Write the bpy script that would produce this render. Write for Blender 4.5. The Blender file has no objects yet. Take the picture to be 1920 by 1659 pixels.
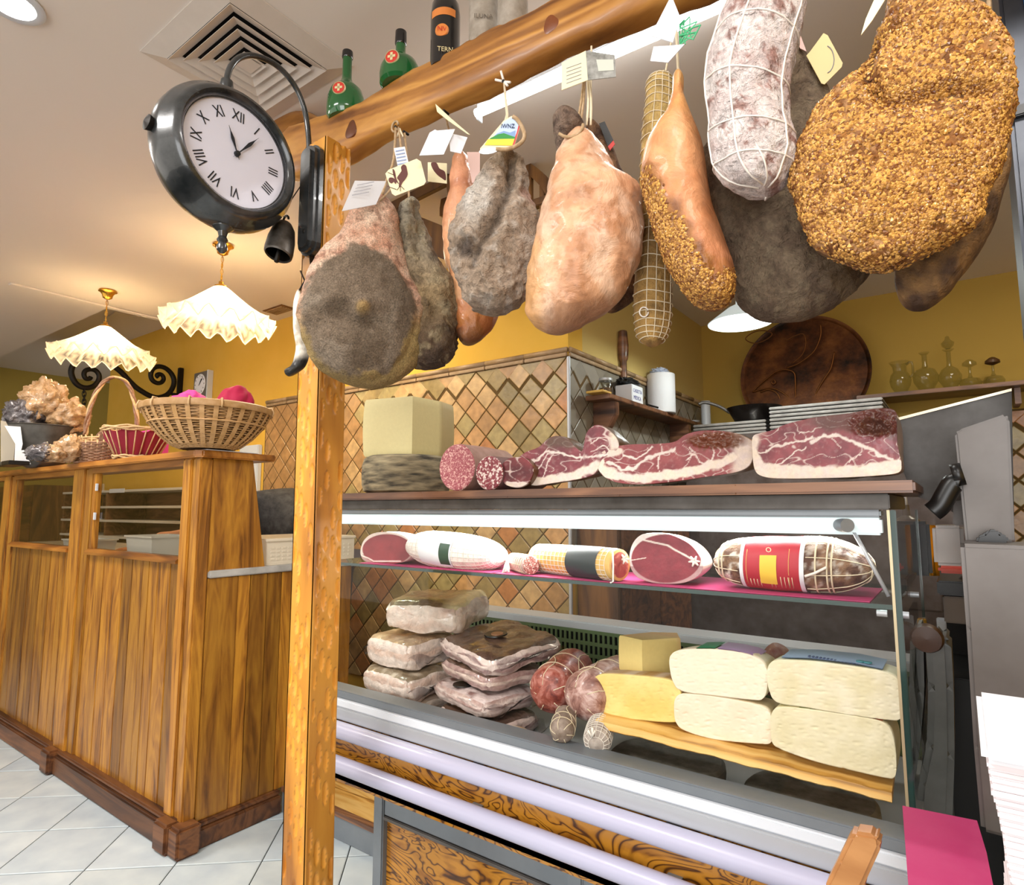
import bpy, bmesh, math, random
from mathutils import Vector, Matrix, noise
R = math.radians
SC = bpy.context.scene
COL = SC.collection
random.seed(7)
# ------------------------------------------------------------------ camera
F_PX = 1150.0; YAW = R(36); PIT = math.atan(125.5/1150); EYE = Vector((0, 0, 1.25))
fw = Vector((-math.sin(YAW)*math.cos(PIT), math.cos(YAW)*math.cos(PIT), math.sin(PIT)))
rt = Vector((math.cos(YAW), math.sin(YAW), 0)); up = rt.cross(fw)
cd = bpy.data.cameras.new('camera'); cam = bpy.data.objects.new('camera', cd); COL.objects.link(cam)
cd.sensor_fit = 'HORIZONTAL'; cd.sensor_width = 36.0; cd.lens = 36.0*F_PX/1920.0; cd.clip_start = 0.02
cam.matrix_world = Matrix(((rt.x, up.x, -fw.x, 0), (rt.y, up.y, -fw.y, 0), (rt.z, up.z, -fw.z, 1.25), (0, 0, 0, 1)))
SC.camera = cam
# ------------------------------------------------------------------ world, light, exposure
SC.view_settings.view_transform = 'Standard'; SC.view_settings.look = 'None'
SC.view_settings.gamma = 1.0; SC.view_settings.use_curve_mapping = False
SC.view_settings.exposure = 0.75
W = bpy.data.worlds.new('world'); SC.world = W; W.use_nodes = True
W.node_tree.nodes['Background'].inputs[0].default_value = (1.0, 0.93, 0.84, 1)
W.node_tree.nodes['Background'].inputs[1].default_value = 1.0
def area(name, loc, size, power, col=(1, 1, 1), rot=(0, 0, 0), sy=None, spread=180):
    l = bpy.data.lights.new(name, 'AREA'); l.energy = power; l.color = col; l.shape = 'RECTANGLE'
    l.size = size; l.size_y = sy or size; l.spread = R(spread)
    o = bpy.data.objects.new(name, l); o.location = loc; o.rotation_euler = rot; COL.objects.link(o); return o
area('ceiling_fill_light', (0.35, -0.1, 2.66), 0.6, 16, (1, .96, .92))  # added overhead fill for the hams' fronts, no fixture modelled
area('ceiling_fill_light', (-1.5, -0.5, 2.66), 0.6, 30, (1, .96, .92))
area('ceiling_fill_light', (-3.4, 0.1, 2.66), 0.6, 24, (1, .93, .85))
area('kitchen_fill_light', (0.4, 3.4, 2.66), 0.5, 7, (1, .9, .72))  # added fill over kitchen and staff side, no lamp built there
area('kitchen_fill_light', (-2.9, 2.15, 2.66), 0.35, 9, (1, .85, .6))
area('front_fill_light', (0.6, -2.2, 1.5), 1.8, 34, (.95, .97, 1), (R(90), 0, R(12)))  # added frontal fill from behind the camera, no window is built
# ------------------------------------------------------------------ pixel -> point on a plane of the room
def ray(x, y): return fw + rt*((x-960)/F_PX) - up*((y-829.5)/F_PX)
class Plane:
    def __init__(s, o, n, k=1.0): s.o = Vector(o); s.n = Vector(n).normalized(); s.k = k
    def p(s, x, y, off=0.0):
        d = ray(x, y); t = (s.o-EYE).dot(s.n)/d.dot(s.n); return EYE + d*t + s.n*(off*s.k)
def PY(Y): return Plane((0, Y, 0), (0, 1, 0))
def PX(X): return Plane((X, 0, 0), (-1, 0, 0))
def PZ(Z): return Plane((0, 0, Z), (0, 0, 1))
def PC(px, dist):                      # upright plane square to the sight line of one column, at a distance
    d = ray(px, 829.5); d.z = 0; d.normalize(); return Plane(Vector((0, 0, 0)) + d*dist, d)
HK = .87                               # beam, post and everything hanging stand this much nearer than first drafted
def azY(px, Y): d = ray(px, 955); d.z = 0; d.normalize(); return Y/d.y
# ------------------------------------------------------------------ colour
def hx(h, k=1.0):
    if isinstance(h, str):
        h = h.lstrip('#'); v = [int(h[i:i+2], 16)/255 for i in (0, 2, 4)]
    else: v = [c/255 for c in h]
    return tuple((c/12.92 if c <= .04045 else ((c+.055)/1.055)**2.4)*k for c in v)
def mix(a, b, t): t = max(0, min(1, t)); return tuple(x+(y-x)*t for x, y in zip(a, b))
def sst(a, b, x): t = max(0, min(1, (x-a)/(b-a))); return t*t*(3-2*t)
def fb(x, y, s=1.0, z=0.0, o=4): return noise.fractal(Vector((x*s, y*s, z)), 1.0, 2.0, o)
# ------------------------------------------------------------------ materials
class M:
    def __init__(s, name):
        s.m = bpy.data.materials.new(name); s.m.use_nodes = True; s.t = s.m.node_tree; s.n = s.t.nodes; s.l = s.t.links
        s.b = s.n['Principled BSDF']
    def N(s, ty, **kw):
        n = s.n.new(ty)
        for k, v in kw.items():
            if k[0] == 'i' and k[1:].isdigit(): n.inputs[int(k[1:])].default_value = v
            elif hasattr(n, k): setattr(n, k, v)
            else: n.inputs[k.replace('_', ' ')].default_value = v
        return n
    def L(s, a, ao, b, bi): s.l.new(a.outputs[ao], b.inputs[bi]); return s
    def coord(s, scale=(1, 1, 1), kind='Object', rnd=True, rot=(0, 0, 0)):
        c = s.N('ShaderNodeTexCoord'); mp = s.N('ShaderNodeMapping'); mp.inputs['Scale'].default_value = scale
        mp.inputs['Rotation'].default_value = rot
        s.L(c, kind, mp, 0)
        if rnd:
            oi = s.N('ShaderNodeObjectInfo'); mu = s.N('ShaderNodeMath', operation='MULTIPLY', i1=37.0)
            s.L(oi, 'Random', mu, 0); s.L(mu, 0, mp, 'Location')
        return mp
    def ramp(s, src, so, stops):
        r = s.N('ShaderNodeValToRGB'); e = r.color_ramp.elements
        while len(e) < len(stops): e.new(.5)
        for el, (p, c) in zip(e, stops): el.position = p; el.color = (*c[:3], 1)
        s.L(src, so, r, 0); return r
    def bump(s, src, so, strength=.3, dist=.01):
        b = s.N('ShaderNodeBump', Strength=strength, Distance=dist); s.L(src, so, b, 'Height'); s.L(b, 0, s.b, 'Normal'); return b
def P(name, col, rough=.5, metal=0, nz=0, ns=20, bump=0, bd=.005, spec=.5, coat=0, trans=0, emit=None, es=0, alpha=1):
    m = M(name); b = m.b.inputs
    b['Base Color'].default_value = (*col, 1); b['Roughness'].default_value = rough; b['Metallic'].default_value = metal
    b['Specular IOR Level'].default_value = spec; b['Coat Weight'].default_value = coat; b['Transmission Weight'].default_value = trans
    if emit: b['Emission Color'].default_value = (*emit, 1); b['Emission Strength'].default_value = es
    if nz or bump:
        c = m.coord(); n = m.N('ShaderNodeTexNoise', Scale=ns, Detail=5.0, Roughness=.6); m.L(c, 0, n, 0)
        if nz: r = m.ramp(n, 0, [(.3, mix(col, (0, 0, 0), nz)), (.7, mix(col, (1, 1, 1), nz*.35))]); m.L(r, 0, m.b, 'Base Color')
        if bump: m.bump(n, 0, bump, bd)
    return m.m
def organic(name, rough=.6, ns=90, amt=.25, bump=.4, bd=.006, spec=.4, ns2=None, coat=0, tint=None, rr=None):
    m = M(name); a = m.N('ShaderNodeAttribute', attribute_name='Col'); c = m.coord()
    n = m.N('ShaderNodeTexNoise', Scale=ns, Detail=6.0, Roughness=.65); m.L(c, 0, n, 0)
    r = m.ramp(n, 0, [(.28, (1-amt,)*3), (.72, (1+amt*.6,)*3)]); mu = m.N('ShaderNodeMix', data_type='RGBA', blend_type='MULTIPLY'); mu.inputs[0].default_value = 1
    m.l.new(a.outputs['Color'], mu.inputs[6]); m.l.new(r.outputs[0], mu.inputs[7]); m.l.new(mu.outputs[2], m.b.inputs['Base Color'])
    m.b.inputs['Roughness'].default_value = rough; m.b.inputs['Specular IOR Level'].default_value = spec; m.b.inputs['Coat Weight'].default_value = coat
    n3 = m.N('ShaderNodeTexNoise', Scale=ns*.28, Detail=5.0, Roughness=.6, Distortion=.8); m.L(c, 0, n3, 0)
    b1 = m.bump(n3, 0, min(1, bump*1.1), bd*3); b2 = m.N('ShaderNodeBump', Strength=bump, Distance=bd); m.L(n, 0, b2, 'Height'); m.L(b1, 0, b2, 'Normal'); m.L(b2, 0, m.b, 'Normal'); return m.m
def wood(name, c1, c2, c3, scale=1.0, axis='z', rough=.35, coat=.25, stretch=14, swirl=.085, bump=.12, rnd=.35, attr=False):
    m = M(name); sc = {'x': (1, stretch, stretch), 'y': (stretch, 1, stretch), 'z': (stretch, stretch, 1)}[axis]
    c = m.coord(tuple(v*scale for v in sc)); n = m.N('ShaderNodeTexNoise', Scale=1.0, Detail=7.0, Roughness=.62, Distortion=.6); m.L(c, 0, n, 0)
    k = m.N('ShaderNodeTexNoise', Scale=.45, Detail=3.0, Distortion=1.5); m.L(c, 0, k, 0)
    w = m.N('ShaderNodeMath', operation='SINE'); mu = m.N('ShaderNodeMath', operation='MULTIPLY', i1=42.0); m.L(k, 0, mu, 0); m.L(mu, 0, w, 0)
    ad = m.N('ShaderNodeMath', operation='MULTIPLY_ADD', i1=swirl); m.L(w, 0, ad, 0); m.L(n, 0, ad, 2)
    r = m.ramp(ad, 0, [(.28, c3), (.45, c1), (.62, c2), (.8, c1)])
    oi = m.N('ShaderNodeObjectInfo'); mr = m.N('ShaderNodeMapRange', i3=1-rnd, i4=1+rnd*.4); m.L(oi, 'Random', mr, 0)
    x = m.N('ShaderNodeMix', data_type='RGBA', blend_type='MULTIPLY'); x.inputs[0].default_value = 1
    m.l.new(r.outputs[0], x.inputs[6]); m.l.new(mr.outputs[0], x.inputs[7]); m.l.new(x.outputs[2], m.b.inputs['Base Color'])
    if attr:
        at_ = m.N('ShaderNodeAttribute', attribute_name='Col'); x2 = m.N('ShaderNodeMix', data_type='RGBA', blend_type='MULTIPLY'); x2.inputs[0].default_value = 1
        m.l.new(x.outputs[2], x2.inputs[6]); m.l.new(at_.outputs['Color'], x2.inputs[7]); m.l.new(x2.outputs[2], m.b.inputs['Base Color'])
    m.b.inputs['Roughness'].default_value = rough; m.b.inputs['Coat Weight'].default_value = coat; m.b.inputs['Coat Roughness'].default_value = .2
    m.bump(ad, 0, bump, .004); return m.m
def glass(name, tint=(1, 1, 1), refl=1.0, rough=.02):
    m = M(name); m.n.remove(m.b); o = m.n['Material Output']
    t = m.N('ShaderNodeBsdfTransparent'); t.inputs[0].default_value = (*tint, 1); g = m.N('ShaderNodeBsdfGlossy'); g.inputs['Roughness'].default_value = rough
    f = m.N('ShaderNodeFresnel', IOR=1.45); k = m.N('ShaderNodeMath', operation='MULTIPLY', i1=refl); m.L(f, 0, k, 0)
    ge = m.N('ShaderNodeNewGeometry'); iv = m.N('ShaderNodeMath', operation='SUBTRACT', i0=1.0); m.L(ge, 'Backfacing', iv, 1); kk = m.N('ShaderNodeMath', operation='MULTIPLY'); m.L(k, 0, kk, 0); m.L(iv, 0, kk, 1)
    x = m.N('ShaderNodeMixShader'); m.L(kk, 0, x, 0); m.L(t, 0, x, 1); m.L(g, 0, x, 2); m.L(x, 0, o, 0); return m.m
# ------------------------------------------------------------------ meshes
WO = {}
def tag(o, label=None, cat=None, group=None, kind=None):
    if label: o['label'] = label
    if cat: o['category'] = cat
    if group: o['group'] = group
    if kind: o['kind'] = kind
    return o
def link(o, parent, org):
    COL.objects.link(o); WO[o.name] = Vector(org)
    if parent: o.parent = parent; o.location = Vector(org) - WO[parent.name]
    else: o.location = org
    return o
def mk(name, vs, fs, mat=None, parent=None, smooth=False, cols=None, mats=None, mi=None, sharp=None):
    vs = [Vector(v) for v in vs]
    mn = Vector([min(v[i] for v in vs) for i in range(3)]); mx = Vector([max(v[i] for v in vs) for i in range(3)])
    org = Vector(((mn.x+mx.x)/2, (mn.y+mx.y)/2, mn.z))
    me = bpy.data.meshes.new(name); me.from_pydata([v-org for v in vs], [], fs)
    for q in (mats or [mat]):
        if q: me.materials.append(q)
    if mi: me.polygons.foreach_set('material_index', mi)
    if smooth: me.polygons.foreach_set('use_smooth', [True]*len(me.polygons))
    if cols:
        ca = me.color_attributes.new('Col', 'FLOAT_COLOR', 'POINT'); fl = []
        for c in cols: fl += [c[0], c[1], c[2], 1]
        ca.data.foreach_set('color', fl)
    if smooth and sharp: me.set_sharp_from_angle(angle=R(sharp))
    me.update(); return link(bpy.data.objects.new(name, me), parent, org)
def empty(name, loc, label=None, cat=None, group=None, kind=None):
    o = bpy.data.objects.new(name, None); o.empty_display_size = .05; link(o, None, loc); return tag(o, label, cat, group, kind)
class MB:
    """collects shapes that become ONE mesh object"""
    def __init__(s): s.v = []; s.f = []; s.c = []
    def add(s, vs, fs, col=None):
        k = len(s.v); s.v += [Vector(v) for v in vs]; s.f += [tuple(i+k for i in f) for f in fs]
        if col is not None: s.c += [col]*len(vs)
        return s
    def box(s, x0, x1, y0, y1, z0, z1, bev=0):
        if bev:
            bm = bmesh.new(); bmesh.ops.create_cube(bm, size=1)
            for v in bm.verts: v.co = Vector(((x0+x1)/2+v.co.x*(x1-x0), (y0+y1)/2+v.co.y*(y1-y0), (z0+z1)/2+v.co.z*(z1-z0)))
            bmesh.ops.bevel(bm, geom=bm.edges[:], offset=bev, segments=2, affect='EDGES'); s.bm(bm); return s
        return s.add([(x0, y0, z0), (x1, y0, z0), (x1, y1, z0), (x0, y1, z0), (x0, y0, z1), (x1, y0, z1), (x1, y1, z1), (x0, y1, z1)],
                     [(0, 3, 2, 1), (4, 5, 6, 7), (0, 1, 5, 4), (1, 2, 6, 5), (2, 3, 7, 6), (3, 0, 4, 7)])
    def bm(s, bm):
        bm.verts.ensure_lookup_table(); s.add([v.co.copy() for v in bm.verts], [tuple(v.index for v in f.verts) for f in bm.faces]); bm.free(); return s
    def prism(s, pts, ext, bev=0):
        pts = [Vector(p) for p in pts]; ext = Vector(ext); n = len(pts)
        if bev:
            bm = bmesh.new(); a = [bm.verts.new(p) for p in pts]; b = [bm.verts.new(p+ext) for p in pts]
            bm.faces.new(a); bm.faces.new(b[::-1])
            for i in range(n): bm.faces.new((a[i], b[i], b[(i+1) % n], a[(i+1) % n]))
            bmesh.ops.recalc_face_normals(bm, faces=bm.faces[:]); bmesh.ops.bevel(bm, geom=bm.edges[:], offset=bev, segments=2, affect='EDGES')
            return s.bm(bm)
        return s.add(pts+[p+ext for p in pts], [tuple(range(n))[::-1], tuple(range(n, 2*n))]+[(i, (i+1) % n, n+(i+1) % n, n+i) for i in range(n)])
    def tube(s, pts, r, n=8, closed=False, cap=True):
        pts = [Vector(p) for p in pts]; m = len(pts); rs = r if isinstance(r, (list, tuple)) else [r]*m; vs = []; nx = None
        for i, p in enumerate(pts):
            a = pts[(i-1) % m] if closed or i else p; b = pts[(i+1) % m] if closed or i < m-1 else p
            t = (b-a); t = t.normalized() if t.length > 1e-9 else Vector((0, 0, 1))
            if nx is None: nx = t.orthogonal().normalized()
            nx = (nx - t*nx.dot(t)); nx = nx.normalized() if nx.length > 1e-6 else t.orthogonal().normalized()
            ny = t.cross(nx)
            for k in range(n): an = 2*math.pi*k/n; vs.append(p+(nx*math.cos(an)+ny*math.sin(an))*rs[i])
        fs = []
        for i in range(m if closed else m-1):
            j = (i+1) % m
            for k in range(n): fs.append((i*n+k, i*n+(k+1) % n, j*n+(k+1) % n, j*n+k))
        if cap and not closed: fs += [tuple(range(n))[::-1], tuple(range((m-1)*n, m*n))]
        return s.add(vs, fs)
    def lathe(s, o, prof, ax=(0, 0, 1), n=32, a0=0, a1=None, wob=None):
        o = Vector(o); ax = Vector(ax).normalized()
        u = Vector((1, 0, 0)) if abs(ax.z) > .9 else Vector((0, 0, 1)).cross(ax).normalized(); w = ax.cross(u)
        vs = []; fs = []
        for j, (r, t) in enumerate(prof):
            for k in range(n):
                an = a0+2*math.pi*k/n; rr, tt = (r, t) if not wob else wob(r, t, an); vs.append(o+ax*tt+(u*math.cos(an)+w*math.sin(an))*max(rr, 1e-4))
        for j in range(len(prof)-1):
            for k in range(n): fs.append((j*n+k, j*n+(k+1) % n, (j+1)*n+(k+1) % n, (j+1)*n+k))
        return s.add(vs, fs)
    def build(s, name, mat, parent=None, smooth=False, sharp=None, cols=None):
        return mk(name, s.v, s.f, mat, parent, smooth, cols or (s.c if s.c and len(s.c) == len(s.v) else None), sharp=sharp)
def box(name, x0, x1, y0, y1, z0, z1, mat, parent=None, bev=0): return MB().box(x0, x1, y0, y1, z0, z1, bev).build(name, mat, parent)
def tube(name, pts, r, mat, parent=None, n=8, closed=False): return MB().tube(pts, r, n, closed).build(name, mat, parent, True)
def lathe(name, o, prof, mat, parent=None, n=32, ax=(0, 0, 1), sharp=35, wob=None): return MB().lathe(o, prof, ax, n, wob=wob).build(name, mat, parent, True, sharp)
def cr(pts, k=6, closed=True):
    """Catmull-Rom through points (tuples or Vectors)"""
    pts = [Vector(p) for p in pts]; n = len(pts); out = []
    rng = range(n) if closed else range(n-1)
    for i in rng:
        g = (lambda j: pts[j % n]) if closed else (lambda j: pts[max(0, min(n-1, j))])
        a, b, c, d = g(i-1), g(i), g(i+1), g(i+2)
        for q in range(k):
            t = q/k; out.append(.5*((2*b)+(c-a)*t+(2*a-5*b+4*c-d)*t*t+(3*b-a-3*c+d)*t**3))
    if not closed: out.append(pts[-1])
    return out
def loft(name, outline, pl, depth, mat, parent=None, axis='y', nr=70, nc=72, flat=False, dexp=.6, col=None, bump=None, nz=(0.004, 12), power=2.0, k=6, offc=0.0, nf=None, smooth=True, sharp=None, rough_=0.0):
    """solid body whose outline is given in pixels on plane pl; returns object and a surface sampler"""
    ol = [tuple(p[:2]) for p in cr([(x, y) for x, y in outline], k)] if k else outline
    A, B = (1, 0) if axis == 'y' else (0, 1)
    lo = min(p[A] for p in ol); hi = max(p[A] for p in ol)
    def span(t):
        xs = []
        for i in range(len(ol)):
            p, q = ol[i], ol[(i+1) % len(ol)]
            if (p[A] <= t) != (q[A] <= t): xs.append(p[B]+(q[B]-p[B])*(t-p[A])/(q[A]-p[A]))
        return (min(xs), max(xs)) if xs else (0, 0)
    ts = [lo+(hi-lo)*(.5-.5*math.cos(math.pi*(i+.35)/(nr+.7-1+.0))) for i in range(nr)]
    ts = [min(max(t, lo+.02), hi-.02) for t in ts]
    sp = [span(t) for t in ts]; wm = max(b-a for a, b in sp)
    nf = nf or nc//2
    def prof(th):
        c, s = math.cos(th), math.sin(th)
        return math.copysign(abs(c)**(2/power), c), math.copysign(abs(s)**(2/power), s)
    def sec(i, j):
        a, b = sp[i]; w = b-a; h = depth/2*(max(w, 1e-3)/wm)**dexp
        if flat:
            if j <= nf: return a+w*j/nf, 0.0, True
            th = math.pi*(j-nf)/(nc-nf); c, s = prof(th); return (a+b)/2+w/2*c, 2*h*s, False
        th = 2*math.pi*j/nc+math.pi; c, s = prof(th); return (a+b)/2+w/2*c, h*s, s <= 0.02
    vs = []; cs = []
    for i in range(nr):
        for j in range(nc):
            q, off, fr = sec(i, j); x, y = (q, ts[i]) if axis == 'y' else (ts[i], q)
            e = bump(x, y) if (bump and fr) else 0.0
            if e and not flat: e *= min(1, 3*abs(math.sin(2*math.pi*j/nc)))
            v = pl.p(x, y, off-e+offc); vs.append(v)
            if col: cs.append(col(x, y, fr))
    fs = []
    for i in range(nr-1):
        for j in range(nc): fs.append((i*nc+j, i*nc+(j+1) % nc, (i+1)*nc+(j+1) % nc, (i+1)*nc+j))
    fs += [tuple(range(nc))[::-1], tuple(range((nr-1)*nc, nr*nc))]
    if axis == 'x': fs = [f[::-1] for f in fs]
    if nz and nz[0]:
        ctr = sum(vs, Vector())/len(vs)
        for i in range(nr):
            rc = sum(vs[i*nc:(i+1)*nc], Vector())/nc; ed = min(1, 4*min(i, nr-1-i)/nr)
            for j in range(nc):
                v = vs[i*nc+j]; d = (v-rc); d = d.normalized() if d.length > 1e-6 else Vector((0, 0, 0))
                if flat and j <= nf: d = -pl.n*.35
                q0 = (v-ctr)*nz[1]+Vector((len(name)*1.7, ctr.x*9, 0)); e1 = noise.fractal(q0, 1.0, 2.0, 4)
                if rough_: e1 += rough_*(1-2.6*abs(noise.noise(q0*2.1+Vector((3, 3, 3)))))*.45+rough_*.30*noise.noise(q0*5.3)
                vs[i*nc+j] = v + d*(nz[0]*e1)
    o = mk(name, vs, fs, mat, parent, smooth, cs or None, sharp=sharp)
    def S(t, th, lift=0.0):
        f = max(0, min(nr-1, t*(nr-1))); i = int(f); g = f-i; i2 = min(i+1, nr-1); j = (th/(2*math.pi) % 1)*nc; a = int(j); jj = j-a
        q = lambda r: vs[r*nc+a % nc].lerp(vs[r*nc+(a+1) % nc], jj)
        p = q(i).lerp(q(i2), g); rc = sum(vs[i*nc:(i+1)*nc:6], Vector())/len(vs[i*nc:(i+1)*nc:6]); d = p-rc
        return p+(d.normalized() if d.length > 1e-6 else d)*lift
    return o, S
def pls(pts): return [(pts[i], pts[i+1]) for i in range(len(pts)-1)]
def dseg(x, y, a, b):
    dx, dy = b[0]-a[0], b[1]-a[1]; t = max(0, min(1, ((x-a[0])*dx+(y-a[1])*dy)/(dx*dx+dy*dy+1e-9)))
    return math.hypot(x-a[0]-t*dx, y-a[1]-t*dy)
def dline(x, y, pts): return min(dseg(x, y, a, b) for a, b in pls(pts))
def ell(x, y, cx, cy, rx, ry): return math.hypot((x-cx)/rx, (y-cy)/ry)
def text(name, s, size, org, right, upv, mat, parent=None, ext=.0004, align='CENTER', sx=1.0, lift=.0006):
    cu = bpy.data.curves.new('t', 'FONT'); cu.body = s; cu.size = size; cu.align_x = align; cu.align_y = 'CENTER'; cu.extrude = ext; cu.resolution_u = 2
    o = bpy.data.objects.new('t', cu); me = bpy.data.meshes.new_from_object(o)
    r = Vector(right).normalized(); u = Vector(upv).normalized(); n = r.cross(u); org = Vector(org)+n*lift
    vs = [org+r*v.co.x*sx+u*v.co.y+n*v.co.z for v in me.vertices]; fs = [tuple(p.vertices) for p in me.polygons]
    bpy.data.objects.remove(o); bpy.data.curves.remove(cu); bpy.data.meshes.remove(me)
    return mk(name, vs, fs, mat, parent)
def poly3(name, pts, th, n, mat, parent=None, bev=0):
    """thin solid card / plate from 3-D corner points, th thick along n"""
    return MB().prism(pts, Vector(n).normalized()*th, bev).build(name, mat, parent)
def w2p(v):
    v = Vector(v)-EYE; d = v.dot(fw); return 960+F_PX*v.dot(rt)/d, 829.5-F_PX*v.dot(up)/d
# ------------------------------------------------------------------ materials
m_ceil = P('ceiling_paint', hx('eae2da'), .85, bump=.05, ns=60)
m_yel = P('yellow_wall_paint', hx('dcae3a'), .8, nz=.06, ns=3, bump=.12, bd=.01)
m_pale = P('pale_wall_paint', hx('cfc6b8'), .85)
m_olive = P('olive_wall_paint', hx('a08a3c'), .85)
m_grout = P('grout', hx('5c4620'), .9)
m_fgrout = P('floor_grout', hx('2b2e30'), .9)
m_trim = P('tile_trim', hx('a8875a'), .45, nz=.25, ns=14, bump=.3)
m_beam = wood('honey_beam_wood', hx('a87030'), hx('cc9448'), hx('6a3c14'), 1.1, 'x', .42, .15, 5, swirl=.11, bump=.5, rnd=.1)
m_postw = wood('adzed_post_wood', hx('c8862a'), hx('dc9c38'), hx('8a5216'), .7, 'z', .5, .08, 9, bump=.15, rnd=.08, attr=True)
m_count = wood('counter_wood', hx('9a6420'), hx('bc842c'), hx('5c3410'), 2.0, 'z', .42, .2, 9, swirl=.05, rnd=.42)
m_countH = wood('counter_wood_level', hx('9a5f22'), hx('b97c34'), hx('54300f'), .9, 'x', .35, .35, 9)
m_countY = wood('counter_wood_cross', hx('8f5a20'), hx('ad7430'), hx('4a2a10'), .9, 'y', .35, .35, 9)
m_base = wood('dark_plinth_wood', hx('5a341a'), hx('7a4c28'), hx('2e180c'), 1, 'x', .5, .1, 9)
m_dark = wood('dark_board_wood', hx('6b4630'), hx('8d6244'), hx('38221a'), 1, 'x', .4, .3, 9, rnd=.15)
m_rack = wood('brown_rack_wood', hx('5e3c1a'), hx('7c5426'), hx('321e0e'), 1, 'z', .6, .1, 7)
m_olivew = wood('olive_board_wood', hx('dca650'), hx('f0c87c'), hx('7a4a1c'), 1.1, 'x', .4, .1, 12, bump=.05)
m_alu = P('brushed_aluminium', hx('b8bcc2'), .38, .35, nz=.05, ns=5)
m_alud = P('grey_frame_metal', hx('7c838a'), .42, .35, nz=.08, ns=8)
m_pipe = P('lilac_white_plastic', hx('b2b2ca'), .36, 0, coat=.2)
m_white = P('white_plastic', hx('d4dae2'), .35)
m_steel = P('stainless_steel', hx('5c5652'), .42, .35, nz=.12, ns=6)
m_steeld = P('dull_dark_steel', hx('3c3630'), .45, .35, nz=.18, ns=9)
m_black = P('black_plastic', hx('121212'), .35)
m_iron = P('black_wrought_iron', hx('1c1814'), .5, .5, bump=.2, ns=40)
m_clock = P('dark_green_black_enamel', hx('14191b'), .24, .2, nz=.15, ns=14, bump=.08, coat=.4)
m_face = P('aged_clock_paper', hx('f6f6fc'), .5, nz=.04, ns=9)
m_ink = P('black_ink', hx('1c2024'), .6)
m_inkg = P('grey_ink', hx('8a8a92'), .7)
m_brass = P('polished_brass', hx('c8983c'), .25, .9)
m_paper = P('white_paper', hx('e0e2e8'), .7)
m_cream = P('cream_card', hx('e8dfb8'), .6)
m_brownink = P('brown_print', hx('5a2c26'), .6)
m_twine = P('jute_twine', hx('b49468'), .9, nz=.3, ns=90, bump=.5)
m_string = P('pale_string', hx('e0d2b4'), .9, bump=.4, ns=120)
m_net = P('white_netting', hx('e8e0d6'), .8)
m_film = organic('film_wrapped_meat', .3, 60, .22, .5, .005, coat=.8)
m_red = P('red_print', hx('c03a34'), .5)
m_mag = P('magenta_paper', hx('b02c66'), .7, nz=.04, ns=20)
m_pink = P('pink_cloth', hx('e0489a'), .8, bump=.2, ns=60)
m_crim = P('crimson_cloth', hx('b01846'), .8, bump=.2, ns=60)
m_glass = glass('pane_glass', (.98, .985, .98), .5)
m_gedge = P('green_glass_edge', hx('1e3a38'), .1, 0, coat=.5)
m_clear = glass('clear_glassware', (.82, .84, .80), 1.6, .05)
m_plw = glass('vacuum_plastic_film', (.93, .92, .93), 1.2, .16)
m_black_m = P('black_gap', hx('0c0a09'), .9)
def flecks(name, base, fl, dark, sc=160, thr=.42, rough=.4):
    m = M(name); c = m.coord(rnd=False); v = m.N('ShaderNodeTexVoronoi', Scale=sc, Randomness=1.0); m.L(c, 0, v, 0)
    n = m.N('ShaderNodeTexNoise', Scale=sc*.7, Detail=4.0, Distortion=1.2); m.L(c, 0, n, 0)
    r = m.ramp(n, 0, [(.3, dark), (.46, base), (.54, base), (.62, fl)])
    r2 = m.ramp(v, 0, [(0, (1, 1, 1)), (thr, (1, 1, 1)), (thr+.06, (0, 0, 0))])
    vc = m.ramp(v, 1, [(.0, (0, 0, 0)), (.66, (0, 0, 0)), (.68, (1, 1, 1))])
    mm = m.N('ShaderNodeMath', operation='MULTIPLY'); m.L(r2, 0, mm, 0); m.L(vc, 0, mm, 1)
    x = m.N('ShaderNodeMix', data_type='RGBA'); m.L(mm, 0, x, 0); m.l.new(r.outputs[0], x.inputs[6]); x.inputs[7].default_value = (*fl, 1)
    m.l.new(x.outputs[2], m.b.inputs['Base Color']); m.b.inputs['Roughness'].default_value = rough; m.bump(n, 0, .15, .002); return m.m
def tilemat(name, kind):
    m = M(name)
    if kind == 'grey': stops = [(0, hx('8a8478')), (.3, hx('746c5e')), (.6, hx('948e84')), (1, hx('80786a'))]  # grey of glossy reflections put into the side wall tile colour
    elif kind == 'wall':
        stops = [(0, hx('b08a5c')), (.18, hx('9c8858')), (.34, hx('c49a68')), (.5, hx('b8804e')), (.64, hx('a89868')), (.8, hx('c8a878')), (.93, hx('8c7c50')), (1, hx('d8cbb0'))]
    else: stops = [(0, hx('b8c6d0')), (.5, hx('c8d4dc')), (1, hx('bcc6ca'))]
    oi = m.N('ShaderNodeObjectInfo'); r = m.ramp(oi, 'Random', stops)
    if kind == 'wall': r.color_ramp.interpolation = 'CONSTANT'
    c = m.coord(); n = m.N('ShaderNodeTexNoise', Scale=22 if kind == 'wall' else 9, Detail=5.0); m.L(c, 0, n, 0)
    r2 = m.ramp(n, 0, [(.3, (.72, .70, .66) if kind == 'wall' else (.88, .89, .9)), (.7, (1.12, 1.1, 1.05))])
    x = m.N('ShaderNodeMix', data_type='RGBA', blend_type='MULTIPLY'); x.inputs[0].default_value = 1
    m.l.new(r.outputs[0], x.inputs[6]); m.l.new(r2.outputs[0], x.inputs[7]); m.l.new(x.outputs[2], m.b.inputs['Base Color'])
    m.b.inputs['Roughness'].default_value = .28 if kind == 'wall' else .4; m.bump(n, 0, .35 if kind == 'wall' else .06, .006); return m.m
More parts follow.
